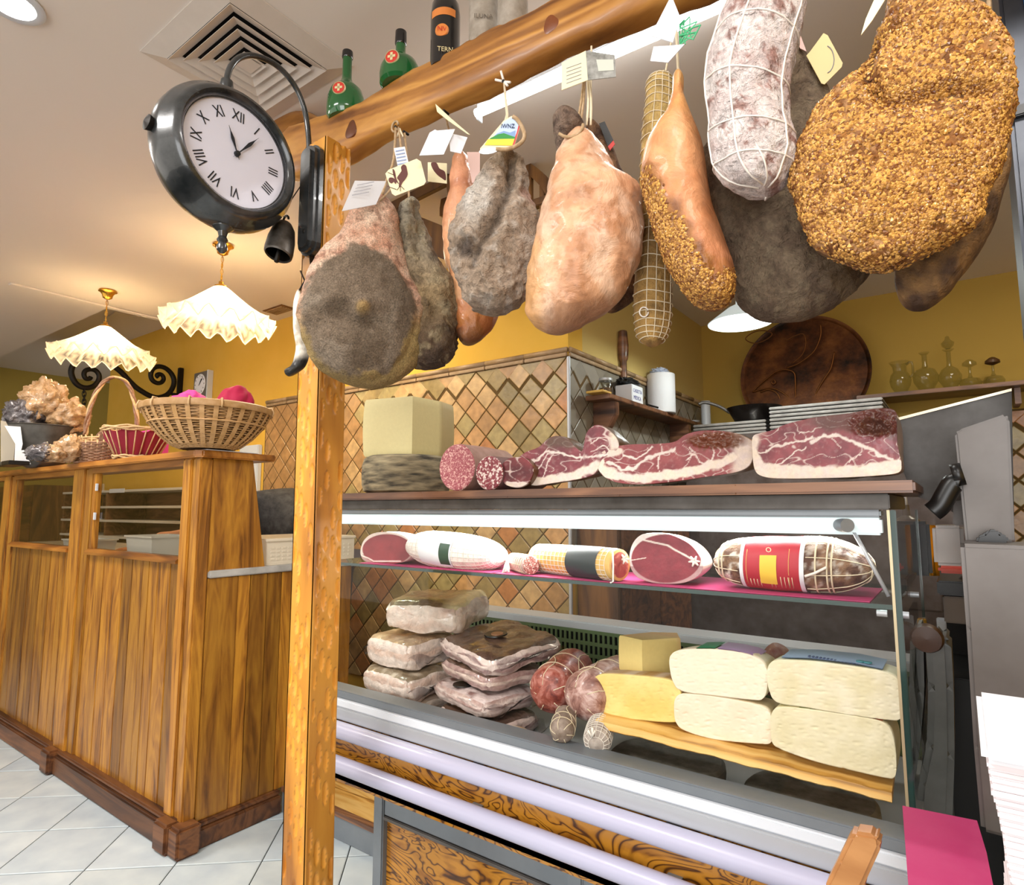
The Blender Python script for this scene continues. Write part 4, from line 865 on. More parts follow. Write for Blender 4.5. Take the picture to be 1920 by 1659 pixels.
# left stack
p = at(700, 1320, 1.34)
s3 = (-1.385, 1.40); 
bx_slab('lard_slab', (-1.43, 1.43, DZ), .23, .21, .042, R(-6), lambda a, b: mix(WHF, hx('a89070'), .5+noise.noise((a*4, b*4, 0))), lardw, 'lowest thin pale lard slab of the left stack, almost hidden by the sill', 'lard')
o = bx_slab('lard_slab', (-1.44, 1.435, DZ+.043), .235, .22, .078, R(-4), lambda a, b: mix(hx('8c7c64'), hx('d8ccb8'), sst(.1, .6, noise.fractal(Vector((a*5, b*5, 3)), 1, 2, 4))), fatlayer(.2, hx('d0ab98'), WHF, 1.4), 'film-wrapped lard slab with a ragged edge, second from the bottom of the left stack', 'lard', 0, True, .009)
film_wrap(o, (-1.44, 1.435, DZ+.043), .235, .22, .078, R(-4), ((1, .02),))
o = bx_slab('lard_slab', (-1.455, 1.455, DZ+.126), .22, .22, .090, R(-5), lambda a, b: mix(hx('c0a888'), hx('8a6a50'), .4+noise.fractal(Vector((a*5, b*5, 8)), 1, 2, 4)), fatlayer(.7, hx('dcb8a4'), WHF, 1.1), 'film-packed white lard block with clear wings, third up in the left stack', 'lard', 0)
film_wrap(o, (-1.455, 1.455, DZ+.126), .22, .22, .090, R(-5), ((-1, .012), (1, .045)))
o = bx_slab('lard_block', (-1.425, 1.55, DZ+.232), .27, .30, .095, R(18), topl, lardw, 'unwrapped lard block with brown-spiced top crowning the left stack', 'lard', 0, False, .012, .04)
# middle stack of pancetta
m1 = (-1.11, 1.47)
o = bx_slab('pancetta', (-1.125, 1.43, DZ+.0), .25, .20, .05, R(-12), brownt, fatlayer(.3, hx('a0746c'), hx('dcc8c0'), 1.6), 'vacuum-packed pancetta slab at the bottom of the middle pile', 'pancetta', -.04); 
film_wrap(o, (-1.125, 1.43, DZ), .25, .20, .05, R(-12), ((-1, .015), (1, .04)))
o = bx_slab('pancetta', (-1.15, 1.445, DZ+.060), .25, .21, .050, R(-12), lambda a, b: mix(hx('dccac8'), hx('7c5450'), sst(.1, .5, noise.fractal(Vector((a*3, b*8, 3)), 1, 2, 4))), fatlayer(.5, hx('946a64'), hx('e2cfc8'), 1.8), 'shiny film-wrapped pancetta slab with a dark round sticker, second from the bottom', 'pancetta', -.05)
film_wrap(o, (-1.15, 1.445, DZ+.06), .25, .21, .05, R(-12), ((-1, .02), (1, .03)))
lathe('sticker', (-1.18, 1.385, DZ+.1125), [(0, .003), (.028, .003), (.029, .0), (0, 0)], m_black, o, 24)
o = bx_slab('pancetta', (-1.15, 1.48, DZ+.121), .25, .22, .045, R(-14), brownt, fatlayer(.1, hx('84565a'), hx('d8c2b8'), 1.3), 'pancetta slab with a cream corner, third up in the middle pile', 'pancetta', -.05)
o = bx_slab('pancetta', (-1.15, 1.52, DZ+.176), .29, .28, .055, R(-16), brownt, fatlayer(.9, hx('7c4c54'), hx('e0cdc6'), 1.9), 'big dark brown pancetta slab topping the middle pile, with an oval black sticker', 'pancetta', -.08, True, .012, .10)
film_wrap(o, (-1.15, 1.52, DZ+.176), .29, .28, .055, R(-16), ((1, .02),))
st_ = lathe('oval_sticker', (-1.15, 1.50, DZ+.237), [(0, .004), (.034, .004), (.035, .0), (0, 0)], m_black, o, 28, (0.08, -.1, 1)); lathe('sticker_print', (-1.142, 1.497, DZ+.2405), [(0, .002), (.018, .002), (.019, .0), (0, 0)], P('copper_print', hx('a07050'), .4), o, 20, (0.08, -.1, 1))
# pale scraps low at the front
o = bx_slab('lard_slab', (-.98, 1.345, DZ), .20, .11, .035, R(-14), lambda a, b: mix(hx('e8dcc8'), hx('b88c5c'), sst(0, .5, noise.noise((a*4, b*4, 1)))), lambda a, b: mix(WHF, hx('c0a078'), .4), 'small pale lard piece low at the glass, below the reddish salami', 'lard', 0, False)
# dark wheels under the board
for (x0, x1, Y, lab) in ((1160, 1375, 1.46, 'dark grey cheese wheel on the deck below the middle of the olive-wood board'), (1395, 1660, 1.44, 'grey-green cheese wheel on the deck below the right end of the olive-wood board')):
    a = PY(Y).p(x0, 1430); b_ = PY(Y).p(x1, 1430); r = (b_.x-a.x)/2*.92; cx_ = (a.x+b_.x)/2
    o = lathe('whole_cheese', (cx_, 1.29+r, DZ), [(0, 0), (r*.93, 0), (r, .008), (r*1.01, .02), (r, .033), (r*.94, .040), (0, .040)], P('grey_wheel_rind', hx('6c6858'), .8, nz=.4, ns=22, bump=.6), None, 64)
    T_(o, lab, 'cheese')
o, _ = loft('ham_piece', [(1418, 1240), (1432, 1218), (1450, 1206), (1475, 1214), (1482, 1240), (1480, 1290), (1440, 1300), (1420, 1280)], PC(1450, 1.66), .08, m_smooth, None, 'y', 30, 40, False, .5, lambda x, y, fr: mix(hx('8c4c40'), hx('b48c7c'), .5+fb(x, y, .05)))
T_(o, 'reddish brown ham piece standing behind the cheeses on the olive-wood board', 'ham')
o, S = log('salami', (-.62, 1.72, DZ+.05), (-.28, 1.75, DZ+.05), .045, .045, m_ps, 24); T_(o, 'pinkish salami lying along the grille behind the right-hand cheeses', 'salami')
# ------------------------------------------------------------------ hanging hams
def hangpl(px, Y, d=0): q = PC(px, (azY(px, Y)+d)*HK); q.k = HK; return q
def twine(par, pl, pts, r=.0022, mat=None, name='twine', off=0): return tube(name, [v for v in cr([pl.p(x, y, off) for x, y in pts], 5, False)], r, mat or m_twine, par, 6)
def card(par, pl, pts, mat, off=-.0, th=.0014, name='paper_tag', tilt=None):
    ps = [pl.p(x, y, off+(tilt[i] if tilt else 0)) for i, (x, y) in enumerate(pts)]; return poly3(name, ps, th, pl.n, mat, par)
def printed(par, pl, pts, mat, off, name='print', k=0):
    q_ = cr([(x, y) for x, y in pts], k) if k else pts; ps = [pl.p(v[0], v[1], off) for v in q_]
    return poly3(name, ps, .0004, pl.n, mat, par)
def nail(par, p): lathe('nail', p+Vector((0, .014, .0)), [(0, -.018), (.0035, -.018), (.0035, 0), (0, 0)], m_iron, par, 10, (0, 1, 0))
def lerpc(st, v):
    for i in range(len(st)-1):
        if v <= st[i+1][0]: return mix(st[i][1], st[i+1][1], (v-st[i][0])/(st[i+1][0]-st[i][0]))
    return st[-1][1]
HY = 1.13
# 1 peppered round ham
pl = hangpl(680, HY, -.05)
def c1(x, y, fr):
    w = fb(x, y, .02, 1); e = ell(x+14*w, y+14*w, 672, 603, 103, 122 if y < 603 else 112); pink = mix(hx('ffdcc0'), hx('ecb090'), .5+fb(x, y, .03, 4)); pink = mix(pink, hx('7e5040'), .5*sst(.3, .5, fb(x, y, .06, 8)))
    pep = mix(hx('96836e'), hx('786652'), .5+.8*fb(x, y, .014, 6)); pep = mix(pep, hx('b8a894'), sst(.1, .6, fb(x, y, .02, 11))*.45)
    c = mix(pep, mix(pink, hx('b89c64'), sst(560, 640, y)), sst(.93, 1.03, e+.04*fb(x, y, .15)));
    return mix(c, hx('c09c60'), .8*(1-sst(6, 16, ell(x, y, 680, 602, 1, 1)))) if ell(x, y, 680, 602, 1, 1) < 16 else c
def b1(x, y):
    h = .034*math.exp(-ell(x, y, 680, 602, 17, 17)**2)+.016*math.exp(-ell(x, y, 625, 580, 26, 18)**2) - .020*math.exp(-ell(x, y, 638, 612, 38, 22)**2)-.012*math.exp(-ell(x, y, 700, 625, 40, 16)**2)
    e = ell(x, y, 672, 603, 103, 118); h += .006*sst(1.05, .95, e)-.005*math.exp(-((e-1.02)/.05)**2)
    return h
o, S = loft('peppered_ham', [(700, 366), (722, 370), (738, 392), (750, 430), (760, 470), (775, 520), (792, 560), (798, 610), (792, 660), (772, 695), (740, 718), (700, 727), (650, 720), (608, 698), (578, 660), (562, 615), (560, 565), (575, 510), (602, 470), (636, 440), (655, 400), (680, 372)],
   pl, .20, m_spk, None, 'y', 150, 180, False, .75, c1, b1, (.007, 11), rough_=.7)
T_(o, 'round grey-brown peppered ham with a knob, leftmost of the hanging hams, over the post', 'ham')
hk = pb.p(748, 242, -.012); 
tube('twine', cr([hk, pl.p(738, 300), pl.p(726, 335), pl.p(716, 372, -.02)], 4, False), .0035, m_twine, o, 6); tube('twine', cr([hk+Vector((.01, 0, -.005)), pl.p(752, 300), pl.p(735, 350), pl.p(712, 392, -.05)], 4, False), .0028, m_twine, o, 6)
tube('twine', [hk+Vector((.012*math.cos(a/2), -.003, .014*math.sin(a/2))) for a in range(12)], .003, m_twine, o, 6)
for e in ((10, -.035), (22, -.05), (30, -.042)): tube('twine_end', [hk+Vector((.015, 0, -.01)), hk+Vector((e[0]/900, -.006, e[1]))], .0022, m_string, o, 5)
nail(o, hk)
card(o, pl, [(666, 375), (722, 365), (704, 407), (643, 429)], m_paper, -.105, tilt=(0, .03, .03, 0)); 
for k_ in range(4): printed(o, pl, [(668+2-k_*3, 383+k_*6), (700-k_*3, 377+k_*6), (700-k_*3, 378+k_*6), (668+2-k_*3, 384+k_*6)], m_inkg, -.107)
# 2 narrow grey ham
pl = hangpl(800, HY, .15)
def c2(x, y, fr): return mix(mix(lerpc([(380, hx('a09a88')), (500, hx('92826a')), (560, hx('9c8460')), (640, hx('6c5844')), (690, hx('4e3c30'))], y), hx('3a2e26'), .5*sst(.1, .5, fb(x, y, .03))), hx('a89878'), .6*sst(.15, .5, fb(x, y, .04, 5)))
grv2 = [(785, 400), (782, 470), (800, 540), (815, 600)]
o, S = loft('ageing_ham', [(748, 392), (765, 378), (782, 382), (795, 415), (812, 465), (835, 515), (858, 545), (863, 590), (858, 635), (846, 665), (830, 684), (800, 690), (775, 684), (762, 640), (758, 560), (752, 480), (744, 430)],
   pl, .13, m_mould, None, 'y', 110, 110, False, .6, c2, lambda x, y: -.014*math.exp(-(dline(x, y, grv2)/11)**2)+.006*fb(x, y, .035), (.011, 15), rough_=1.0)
T_(o, 'narrow knobbly grey-brown aged ham behind the peppered round one, under the rooster card', 'ham')
hk = pb.p(762, 250, -.008); tube('twine', cr([hk, pl.p(764, 310), pl.p(768, 392, -.02)], 4, False), .0028, m_twine, o, 6); nail(o, hk)
plc = hangpl(760, HY, -.05)
cdo = card(o, plc, [(730, 345), (780, 325), (788, 330), (797, 366), (793, 372), (742, 392), (736, 388), (724, 352)], m_cream, -.07, .0018, 'rooster_card')
# rooster silhouette
RB = [(752, 341), (756, 336), (761, 338), (763, 346), (764, 354), (760, 362), (755, 368), (751, 376), (748, 375), (749, 366), (745, 360), (750, 352), (753, 347)]
def q2(pts): return [(x, y) for x, y in pts]
printed(o, plc, RB, m_brownink, -.0712, 'rooster_print', 3)
for t_ in ([(749, 372), (744, 362), (741, 348), (737, 344), (738, 354), (742, 364)], [(744, 366), (738, 360), (731, 360), (730, 366), (735, 370), (739, 367), (742, 371)]): printed(o, plc, t_, m_brownink, -.0712, 'rooster_tail', 3)
for a_, b_ in (((750, 375), (745, 382)), ((751, 375), (751, 384)), ((752, 375), (758, 381)), ((727, 372+3), (744, 381)), ((728, 350), (742, 356))): tube('print_line', [plc.p(*a_, -.0713), plc.p(*b_, -.0713)], .0006, m_brownink, o, 4)
card(o, plc, [(739, 298), (759, 295), (767, 330), (748, 340)], m_paper, -.05, .0012, 'barcode_tag', None)
for k_ in range(5): printed(o, plc, [(742+k_*.9, 303+k_*6), (758+k_*1.2, 300+k_*6), (758+k_*1.2, 302+k_*6), (742+k_*.9, 305+k_*6)], P('blue_grey_print', hx('8a9cc0'), .6) if k_ == 0 else bpy.data.materials['blue_grey_print'], -.0512)
# 3 slim pink ham
pl = hangpl(865, HY, .22)
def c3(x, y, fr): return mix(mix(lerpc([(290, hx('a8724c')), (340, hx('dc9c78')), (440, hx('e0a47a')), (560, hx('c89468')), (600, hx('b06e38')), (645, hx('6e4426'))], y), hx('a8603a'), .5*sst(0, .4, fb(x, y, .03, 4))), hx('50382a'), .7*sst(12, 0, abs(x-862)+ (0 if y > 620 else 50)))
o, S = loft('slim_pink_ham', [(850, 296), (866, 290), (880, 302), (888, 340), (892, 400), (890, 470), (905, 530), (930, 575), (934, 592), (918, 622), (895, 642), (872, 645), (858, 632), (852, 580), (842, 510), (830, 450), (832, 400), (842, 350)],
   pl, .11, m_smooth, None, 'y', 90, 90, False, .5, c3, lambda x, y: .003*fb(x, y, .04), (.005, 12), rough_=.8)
T_(o, 'slim orange-pink ham tucked behind the two-lobed grey ham', 'ham')
hk = pb.p(838, 212, -.01); tube('twine', cr([hk, pl.p(846, 260), pl.p(858, 300, -.01)], 4, False), .003, m_twine, o, 6); nail(o, hk)
plc = hangpl(835, HY, -.03); card(o, plc, [(806, 262), (816, 256), (820, 258), (853, 255), (832, 302), (787, 304)], m_paper, -.03, .0014); card(o, plc, [(842, 258), (876, 266), (864, 296), (844, 292)], m_paper, -.02, .0014); card(o, plc, [(817, 216), (846, 243), (880, 272), (876, 271), (840, 246), (820, 230)], m_cream, -.045, .002)
pc2 = hangpl(835, HY, .05); card(o, pc2, [(802, 304), (838, 306), (838, 344), (802, 340)], m_cream, 0, .0015, 'rooster_card'); printed(o, pc2, [(808, 306), (818, 305), (824, 316), (834, 322), (836, 338), (828, 334), (820, 328), (812, 318)], m_brownink, -.0006, 'rooster_print', 3)
card(o, pc2, [(876, 273), (901, 273), (901, 330), (886, 332)], P('pink_card', hx('d8b8b0'), .6), .03, .0015, 'pink_tag')
# 4 two-lobed grey ham
pl = hangpl(935, HY, -.0)
g4 = [(958, 320), (955, 360), (940, 410), (925, 450), (905, 480), (890, 510)]
def c4(x, y, fr):
    c = mix(hx('b4a08c'), hx('8e7a66'), .5+.8*fb(x, y, .02, 3)); c = mix(c, hx('c8c0b6'), .85*(1-sst(.3, 1.1, ell(x, y, 895, 390, 40, 75)))+.4*sst(.15, .5, fb(x, y, .05)))
    c = mix(c, hx('b08474'), .6*(1-sst(.4, 1.1, ell(x, y, 992, 380, 22, 28)))); c = mix(c, hx('3e322c'), .85*(1-sst(.3, 1.1, ell(x, y, 875, 480, 26, 22)))); return mix(c, hx('4a3e36'), .7*math.exp(-(dline(x, y, g4)/6)**2))
o, S = loft('two_lobed_ham', [(925, 305), (940, 298), (960, 300), (978, 298), (988, 318), (992, 365), (1008, 398), (1021, 428), (1018, 470), (1008, 515), (992, 555), (965, 578), (940, 586), (905, 583), (880, 566), (865, 530), (852, 495), (843, 455), (843, 430), (858, 395), (880, 360), (900, 330)],
   pl, .17, m_mould, None, 'y', 130, 150, False, .6, c4, lambda x, y: -.030*math.exp(-(dline(x, y, g4)/13)**2)+.007*fb(x, y, .03, 2)-.010*math.exp(-ell(x, y, 875, 485, 22, 18)**2), (.010, 15), rough_=1.1)
T_(o, 'grey mould-covered ham with two lobes, hanging under the landscape label', 'ham')
hk = pb.p(950, 158, -.012); tube('twine', [hk, pl.p(952, 215), pl.p(948, 262, -.03)], .002, m_string, o, 6); tube('twine', [hk, pl.p(950, 215), pl.p(940, 268, -.03)], .002, m_string, o, 6); nail(o, hk)
for e in ((-.02, .01), (.022, -.015), (.015, -.02), (-.004, .024)): tube('string_end', [hk, hk+Vector((e[0], -.006, e[1]))], .0028, m_net, o, 6)
oo = -.088; card(o, pl, [(944, 268), (958, 260), (975, 273), (962, 316), (905, 325), (902, 318)], m_cream, oo, .0018, 'landscape_label')
ofs = oo-.0006
printed(o, pl, [(945, 270), (957, 263), (971, 274), (966, 294), (926, 297)], P('sky_print', hx('b8cce8'), .6), ofs, 'sky_print')
printed(o, pl, [(967, 289), (970, 276), (973, 277), (962, 315), (958, 314)], m_red, ofs-.0002, 'red_border')
printed(o, pl, [(932, 292), (944, 287), (955, 290), (965, 286), (964, 298), (925, 298)], P('hill_blue_print', hx('7c9cc8'), .6), ofs-.0003, 'hill_print')
printed(o, pl, [(922, 299), (934, 293), (944, 291), (955, 295), (964, 298), (963, 303), (916, 303)], P('hill_green_print', hx('2c8a3c'), .6), ofs-.0005, 'hill_print')
printed(o, pl, [(916, 302), (963, 301), (959, 313), (910, 312)], P('field_yellow_print', hx('e8d040'), .6), ofs-.0006, 'field_print')
text('label_lettering', 'IWNZ', .013, pl.p(951, 279, ofs-.0004), rt, (0, 0, 1), P('dark_blue_print', hx('2c3c5c'), .6), o, sx=.8)
ov = [(917+17*math.cos(a*.524), 323+6*math.sin(a*.524)-(math.cos(a*.524))*2) for a in range(12)]; card(o, pl, ov, m_paper, oo-.003, .0015, 'oval_seal')
tube('rope_loop', cr([pl.p(x, y, oo-.002) for x, y in ((930, 320), (950, 320), (970, 312), (980, 300), (978, 285), (968, 268), (960, 262))], 4, False), .0042, m_twine, o, 8)
# 5 big beige ham with shank
pl = hangpl(1105, HY, -.01)
def c5(x, y, fr):
    c = mix(hx('d8a884'), hx('b8845f'), .5+1.0*fb(x, y, .018, 7)); c = mix(c, hx('dcbca2'), .6*sst(.0, .5, fb(x, y, .02, 3))); c = mix(c, hx('9a6c4c'), .4*sst(.32, .6, fb(x, y, .07, 9)))
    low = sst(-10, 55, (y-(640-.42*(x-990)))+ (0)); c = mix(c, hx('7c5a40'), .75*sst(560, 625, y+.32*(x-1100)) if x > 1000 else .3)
    return mix(c, hx('c8965c'), .6*sst(1030, 1005, x)*sst(420, 480, y))
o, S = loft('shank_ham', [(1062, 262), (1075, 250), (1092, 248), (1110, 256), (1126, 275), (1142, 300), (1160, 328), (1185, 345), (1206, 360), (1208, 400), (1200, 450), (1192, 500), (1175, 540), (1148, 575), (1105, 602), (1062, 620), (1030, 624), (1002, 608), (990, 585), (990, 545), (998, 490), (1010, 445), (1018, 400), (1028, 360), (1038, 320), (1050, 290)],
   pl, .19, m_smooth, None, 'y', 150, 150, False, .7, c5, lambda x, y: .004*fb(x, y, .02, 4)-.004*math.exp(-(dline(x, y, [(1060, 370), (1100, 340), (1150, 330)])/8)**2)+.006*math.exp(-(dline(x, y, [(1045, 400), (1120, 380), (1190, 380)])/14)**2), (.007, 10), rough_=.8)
T_(o, 'big pale beige ham with a dark shank end, hanging under the photo card', 'ham')
loft('shank_end', [(1040, 225), (1050, 214), (1068, 214), (1085, 224), (1096, 240), (1088, 252), (1070, 270), (1060, 290), (1052, 300), (1046, 298), (1043, 270), (1038, 245)], pl, .075, m_mould, o, 'y', 40, 50, False, .6, lambda x, y, fr: mix(hx('8a7464'), hx('4c3a30'), .5+fb(x, y, .05)), None, (.004, 20), offc=-.01)
hk = pb.p(1103, 108, -.012)
for dx, m_ in ((-12, m_twine), (-8, m_twine), (0, m_string), (5, m_string)): tube('twine', cr([hk, pl.p(1103+dx, 180), pl.p(1100+dx*1.5, 240, -.01)], 3, False), .0024, m_, o, 6)
tube('twine', [pl.p(1068+26*math.cos(a/3), 268+30*math.sin(a/3)*.8-12, -.045) for a in range(0, 8)], .003, m_twine, o, 6)
for e in ((.022, -.02), (.014, -.028), (.026, -.008)): tube('string_end', [hk+Vector((0, 0, -.03)), hk+Vector((e[0], -.006, e[1]-.03))], .003, m_net, o, 6)
nail(o, hk)
plc = hangpl(1100, HY, -.05); card(o, plc, [(1053, 118), (1098, 95), (1102, 150), (1053, 169)], m_cream, 0, .0015, 'folded_card'); ph = card(o, plc, [(1098, 95), (1153, 103), (1155, 144), (1102, 150)], P('grey_photo_print', hx('8c8c84'), .5, nz=.5, ns=60), 0, .0015, 'photo_card')
for k_ in range(5): printed(o, plc, [(1062, 128+k_*7), (1090, 118+k_*7), (1090, 119+k_*7), (1062, 129+k_*7)], m_inkg, -.0008)
printed(o, plc, [(1118, 112), (1150, 112), (1151, 132), (1122, 134)], P('pale_photo_print', hx('c0c4b8'), .5), -.0008, 'photo_sky')
# dried strip behind
pl = hangpl(1150, HY, .19)
o, S = loft('dried_stick', [(1098, 236), (1110, 230), (1128, 246), (1150, 282), (1170, 325), (1190, 360), (1212, 430), (1218, 500), (1205, 545), (1170, 575), (1142, 583), (1135, 570), (1160, 540), (1180, 480), (1170, 400), (1140, 330), (1112, 268)], pl, .07, m_mould, None, 'y', 60, 40, False, .4, lambda x, y, fr: mix(hx('8c6848'), hx('4c3426'), .5+fb(x, y, .04)))
T_(o, 'long dark dried meat stick mostly hidden behind the big beige ham', 'cured meat')
card(o, pl, [(1124, 250), (1134, 246), (1150, 280), (1140, 292)], m_black, -.04, .002, 'dark_label'); card(o, pl, [(1140, 292), (1150, 281), (1153, 288), (1144, 299)], m_red, -.04, .002, 'red_label_strip')
tube('twine', [pb.p(1112, 90, -.008), pl.p(1108, 180), pl.p(1106, 236)], .002, m_string, o, 6)
# netted long salami
pl = hangpl(1228, HY, .12)
def cn(x, y, fr): return mix(lerpc([(150, hx('cdb070')), (350, hx('c8a45c')), (450, hx('8a6a3a')), (560, hx('a88448')), (650, hx('b08c50'))], y), hx('6a4e2a'), .5*sst(.1, .5, fb(x, y, .04)))
o, S = loft('netted_long_salami', [(1212, 158), (1225, 148), (1250, 148), (1264, 160), (1262, 260), (1258, 350), (1260, 450), (1260, 560), (1256, 612), (1245, 638), (1222, 647), (1200, 638), (1189, 612), (1190, 520), (1196, 420), (1200, 330), (1204, 250), (1210, 190)], pl, .075, m_org, None, 'y', 70, 50, False, .3, cn, None, (.002, 16))
T_(o, 'long thin mustard-coloured salami in string netting, behind the pink seeded ham', 'salami')
for k_ in range(27): t = .06+.033*k_; tube('tie_string', [S(t+.002*math.sin(j), 2*math.pi*j/24, .0012) for j in range(24)], .0011, m_string, o, 5, True)
for j in (1, 2, 3, 4): tube('string', [S(.03+.9*k_/20, math.pi*(.25+.15*j), .001) for k_ in range(21)], .0009, m_string, o, 5)
tube('tie_loop', [pl.p(1208+8*math.cos(a/2), 596+9*math.sin(a/2), -.042) for a in range(13)], .0014, m_net, o, 5)
twine(o, pl, [(1262, 60), (1245, 150)], .002, m_string)
# 6 pink ham with grain crust
pl = hangpl(1285, HY, -.02)
def seed6(x, y):
    return max(sst(18, -10, x-(1210+(y-320)*.60)+18*fb(x, y, .03))*sst(300, 345, y), sst(500, 560, y+.2*(x-1300)+20*fb(x, y, .04)))
def c6(x, y, fr):
    c = mix(lerpc([(140, hx('cd9c60')), (220, hx('cc9058')), (300, hx('d89a68')), (420, hx('cc8c60')), (560, hx('c07c58'))], y), hx('c07848'), .5*sst(0, .5, fb(x, y, .025, 3))); c = mix(c, hx('e4b488'), .5*(1-sst(.2, 1.1, ell(x, y, 1270, 280, 22, 60))))
    return mix(c, mix(hx('9a6424'), hx('6a3c14'), .5+fb(x, y, .05)), .9*seed6(x, y))
o, S = loft('grain_crusted_ham', [(1262, 145), (1272, 138), (1282, 146), (1284, 180), (1296, 215), (1310, 255), (1320, 300), (1328, 350), (1345, 410), (1362, 455), (1376, 505), (1378, 545), (1365, 568), (1340, 575), (1308, 568), (1280, 545), (1255, 505), (1235, 460), (1215, 405), (1205, 360), (1204, 315), (1212, 275), (1228, 245), (1248, 215), (1258, 180)],
   pl, .16, m_smooth, None, 'y', 120, 120, False, .6, c6, lambda x, y: .004*fb(x, y, .02, 4), (.004, 10))
T_(o, 'smooth orange-pink ham with a grain crust down its left edge, under the white tag', 'ham')
def grains(par, plf, n, inside, prob, D, front, mats, sz=(.0032, .0019), name='grain_flakes', seed=1):
    """small flat grains pressed on a crust, one loose mesh"""
    rnd = random.Random(seed); mb = MB()
    for _ in range(n):
        x, y = inside(rnd)
        if rnd.random() > prob(x, y): continue
        p, nn = front(x, y)
        if p is None: continue
        u = nn.orthogonal().normalized(); w = nn.cross(u); a = rnd.random()*6.28; k_ = .7+.6*rnd.random(); d1 = (u*math.cos(a)+w*math.sin(a))*sz[0]*k_; d2 = nn.cross(d1).normalized()*sz[1]*k_; nn = (nn+u*(rnd.random()-.5)*.9+w*(rnd.random()-.5)*.9).normalized()
        h = nn*.0018*k_; v = [p-d1-h*.3, p+d2+h*.4, p+d1-h*.3, p-d2+h*.4, p+h]
        b = rnd.random(); col = mix(hx('6e3a10'), hx('e0aa54'), b**1.2); mb.add(v, [(0, 1, 4), (1, 2, 4), (2, 3, 4), (3, 0, 4)], col)
    o_ = mb.build(name, mats, par); o_['kind'] = 'stuff'; return o_
m_grain = organic('toasted_grain', .45, 300, .1, .1, .001, coat=.2)
from mathutils.bvhtree import BVHTree
def fronter(o_):
    org = WO[o_.name]; bvh = BVHTree.FromPolygons([v.co+org for v in o_.data.vertices], [tuple(p.vertices) for p in o_.data.polygons])
    def f(x, y):
        d = ray(x, y).normalized(); h = bvh.ray_cast(EYE, d)
        if h[0] is None: return None, None
        return h[0]+(-d)*.0005, (h[1] if h[1].dot(d) < 0 else -h[1])
    return f
fr6 = fronter(o); grains(o, pl, 9000, lambda r: (1200+r.random()*180, 270+r.random()*310), lambda x, y: .95*seed6(x, y)**1.5, 0, fr6, m_grain, (.0042, .0026))
hk = pb.p(1262, 20, -.012); twine(o, pl, [(1268, 60), (1270, 100), (1272, 142)], .0025, m_string); tube('twine', [hk, pl.p(1268, 62)], .0025, m_string, o, 6)
tube('hook', cr([hk+Vector((0, 0, .02)), hk+Vector((0, -.004, 0)), hk+Vector((.008, -.006, -.01))], 4, False), .0025, m_steel, o, 6)
card(o, pl, [(1260, 28), (1276, 68), (1263, 120), (1223, 108)], m_paper, -.05, .0015, tilt=(0, 0, -.01, -.01)); card(o, pl, [(1263, 120), (1284, 118), (1254, 151), (1222, 148), (1228, 122)], m_paper, -.052, .0015)
g_ = MB()
for q_ in range(12): a = q_*.9; c0 = pl.p(1275, 98, -.045); g_.tube([c0+Vector((0, 0, .02*math.sin(a))), c0+Vector((.012+.012*math.cos(a), -.004, .022*math.sin(a*1.7))), c0+Vector((.022+.014*math.cos(a*2), -.002, .022*math.sin(a)))], .0013, 4)
o_ = g_.build('green_tassel', P('green_raffia', hx('4cb07c'), .6), o); o_['kind'] = 'stuff'
# 7 dark grey ham behind the white salami
pl = hangpl(1480, HY, .13)
def c7(x, y, fr): return mix(mix(hx('86745e'), hx('665444'), .5+fb(x, y, .018, 4)), hx('8c7c64'), .6*sst(.1, .5, fb(x, y, .05, 2)))
o, S = loft('dark_grey_ham', [(1478, 60), (1495, 88), (1515, 98), (1532, 130), (1555, 185), (1575, 260), (1600, 350), (1622, 430), (1630, 500), (1615, 535), (1570, 570), (1510, 594), (1450, 602), (1405, 588), (1375, 545), (1358, 490), (1338, 430), (1325, 370), (1318, 320), (1330, 270), (1380, 200), (1440, 110)], pl, .16, m_mould, None, 'y', 110, 120, False, .7, c7, None, (.008, 12), rough_=.9)
T_(o, 'broad dark grey-brown ham hanging behind the big white salami', 'ham')
plc = hangpl(1545, HY, .09); card(o, plc, [(1520, 95), (1544, 62), (1552, 66), (1580, 118), (1578, 126), (1546, 158), (1540, 156), (1512, 104)], P('yellowed_card', hx('dcc890'), .6), 0, .0015, 'round_print_card')
tube('printed_ring', [plc.p(1548+16*math.cos(a/3), 112+26*math.sin(a/3), -.001) for a in range(-4, 5)], .0008, m_inkg, o, 4); card(o, plc, [(1490, 60), (1500, 58), (1512, 90), (1500, 84)], P('pink_tag_card', hx('dcb4ac'), .6), .01, .0012, 'pink_tag')
tube('twine', [pb.p(1500, -60, -.008), pl.p(1495, 70)], .0025, m_string, o, 6)
# 8 white salami
pl = hangpl(1415, HY, -.09)
def c8(x, y, fr):
    w = fb(x, y, .028, 3)+.5*fb(x, y, .09, 7); c = mix(hx('eee6e2'), hx('d2bcb8'), .5+.9*fb(x, y, .015, 4)); return mix(c, hx('94685c'), .85*sst(.28, .55, w))
g8 = [(1415, 60), (1410, 200), (1408, 300), (1425, 350)]
o, S = loft('white_salami', [(1392, -60), (1430, -90), (1480, -80), (1506, -40), (1512, 10), (1502, 70), (1488, 130), (1480, 180), (1484, 230), (1492, 272), (1486, 315), (1468, 345), (1440, 358), (1410, 356), (1375, 352), (1345, 330), (1336, 290), (1332, 230), (1325, 180), (1324, 130), (1336, 80), (1360, 20), (1378, -30)], pl, .13, m_mould, None, 'y', 130, 110, False, .5, c8, None, (.004, 18), rough_=.9)
T_(o, 'big white mould-covered salami tied with string, in front of the dark grey ham', 'salami')
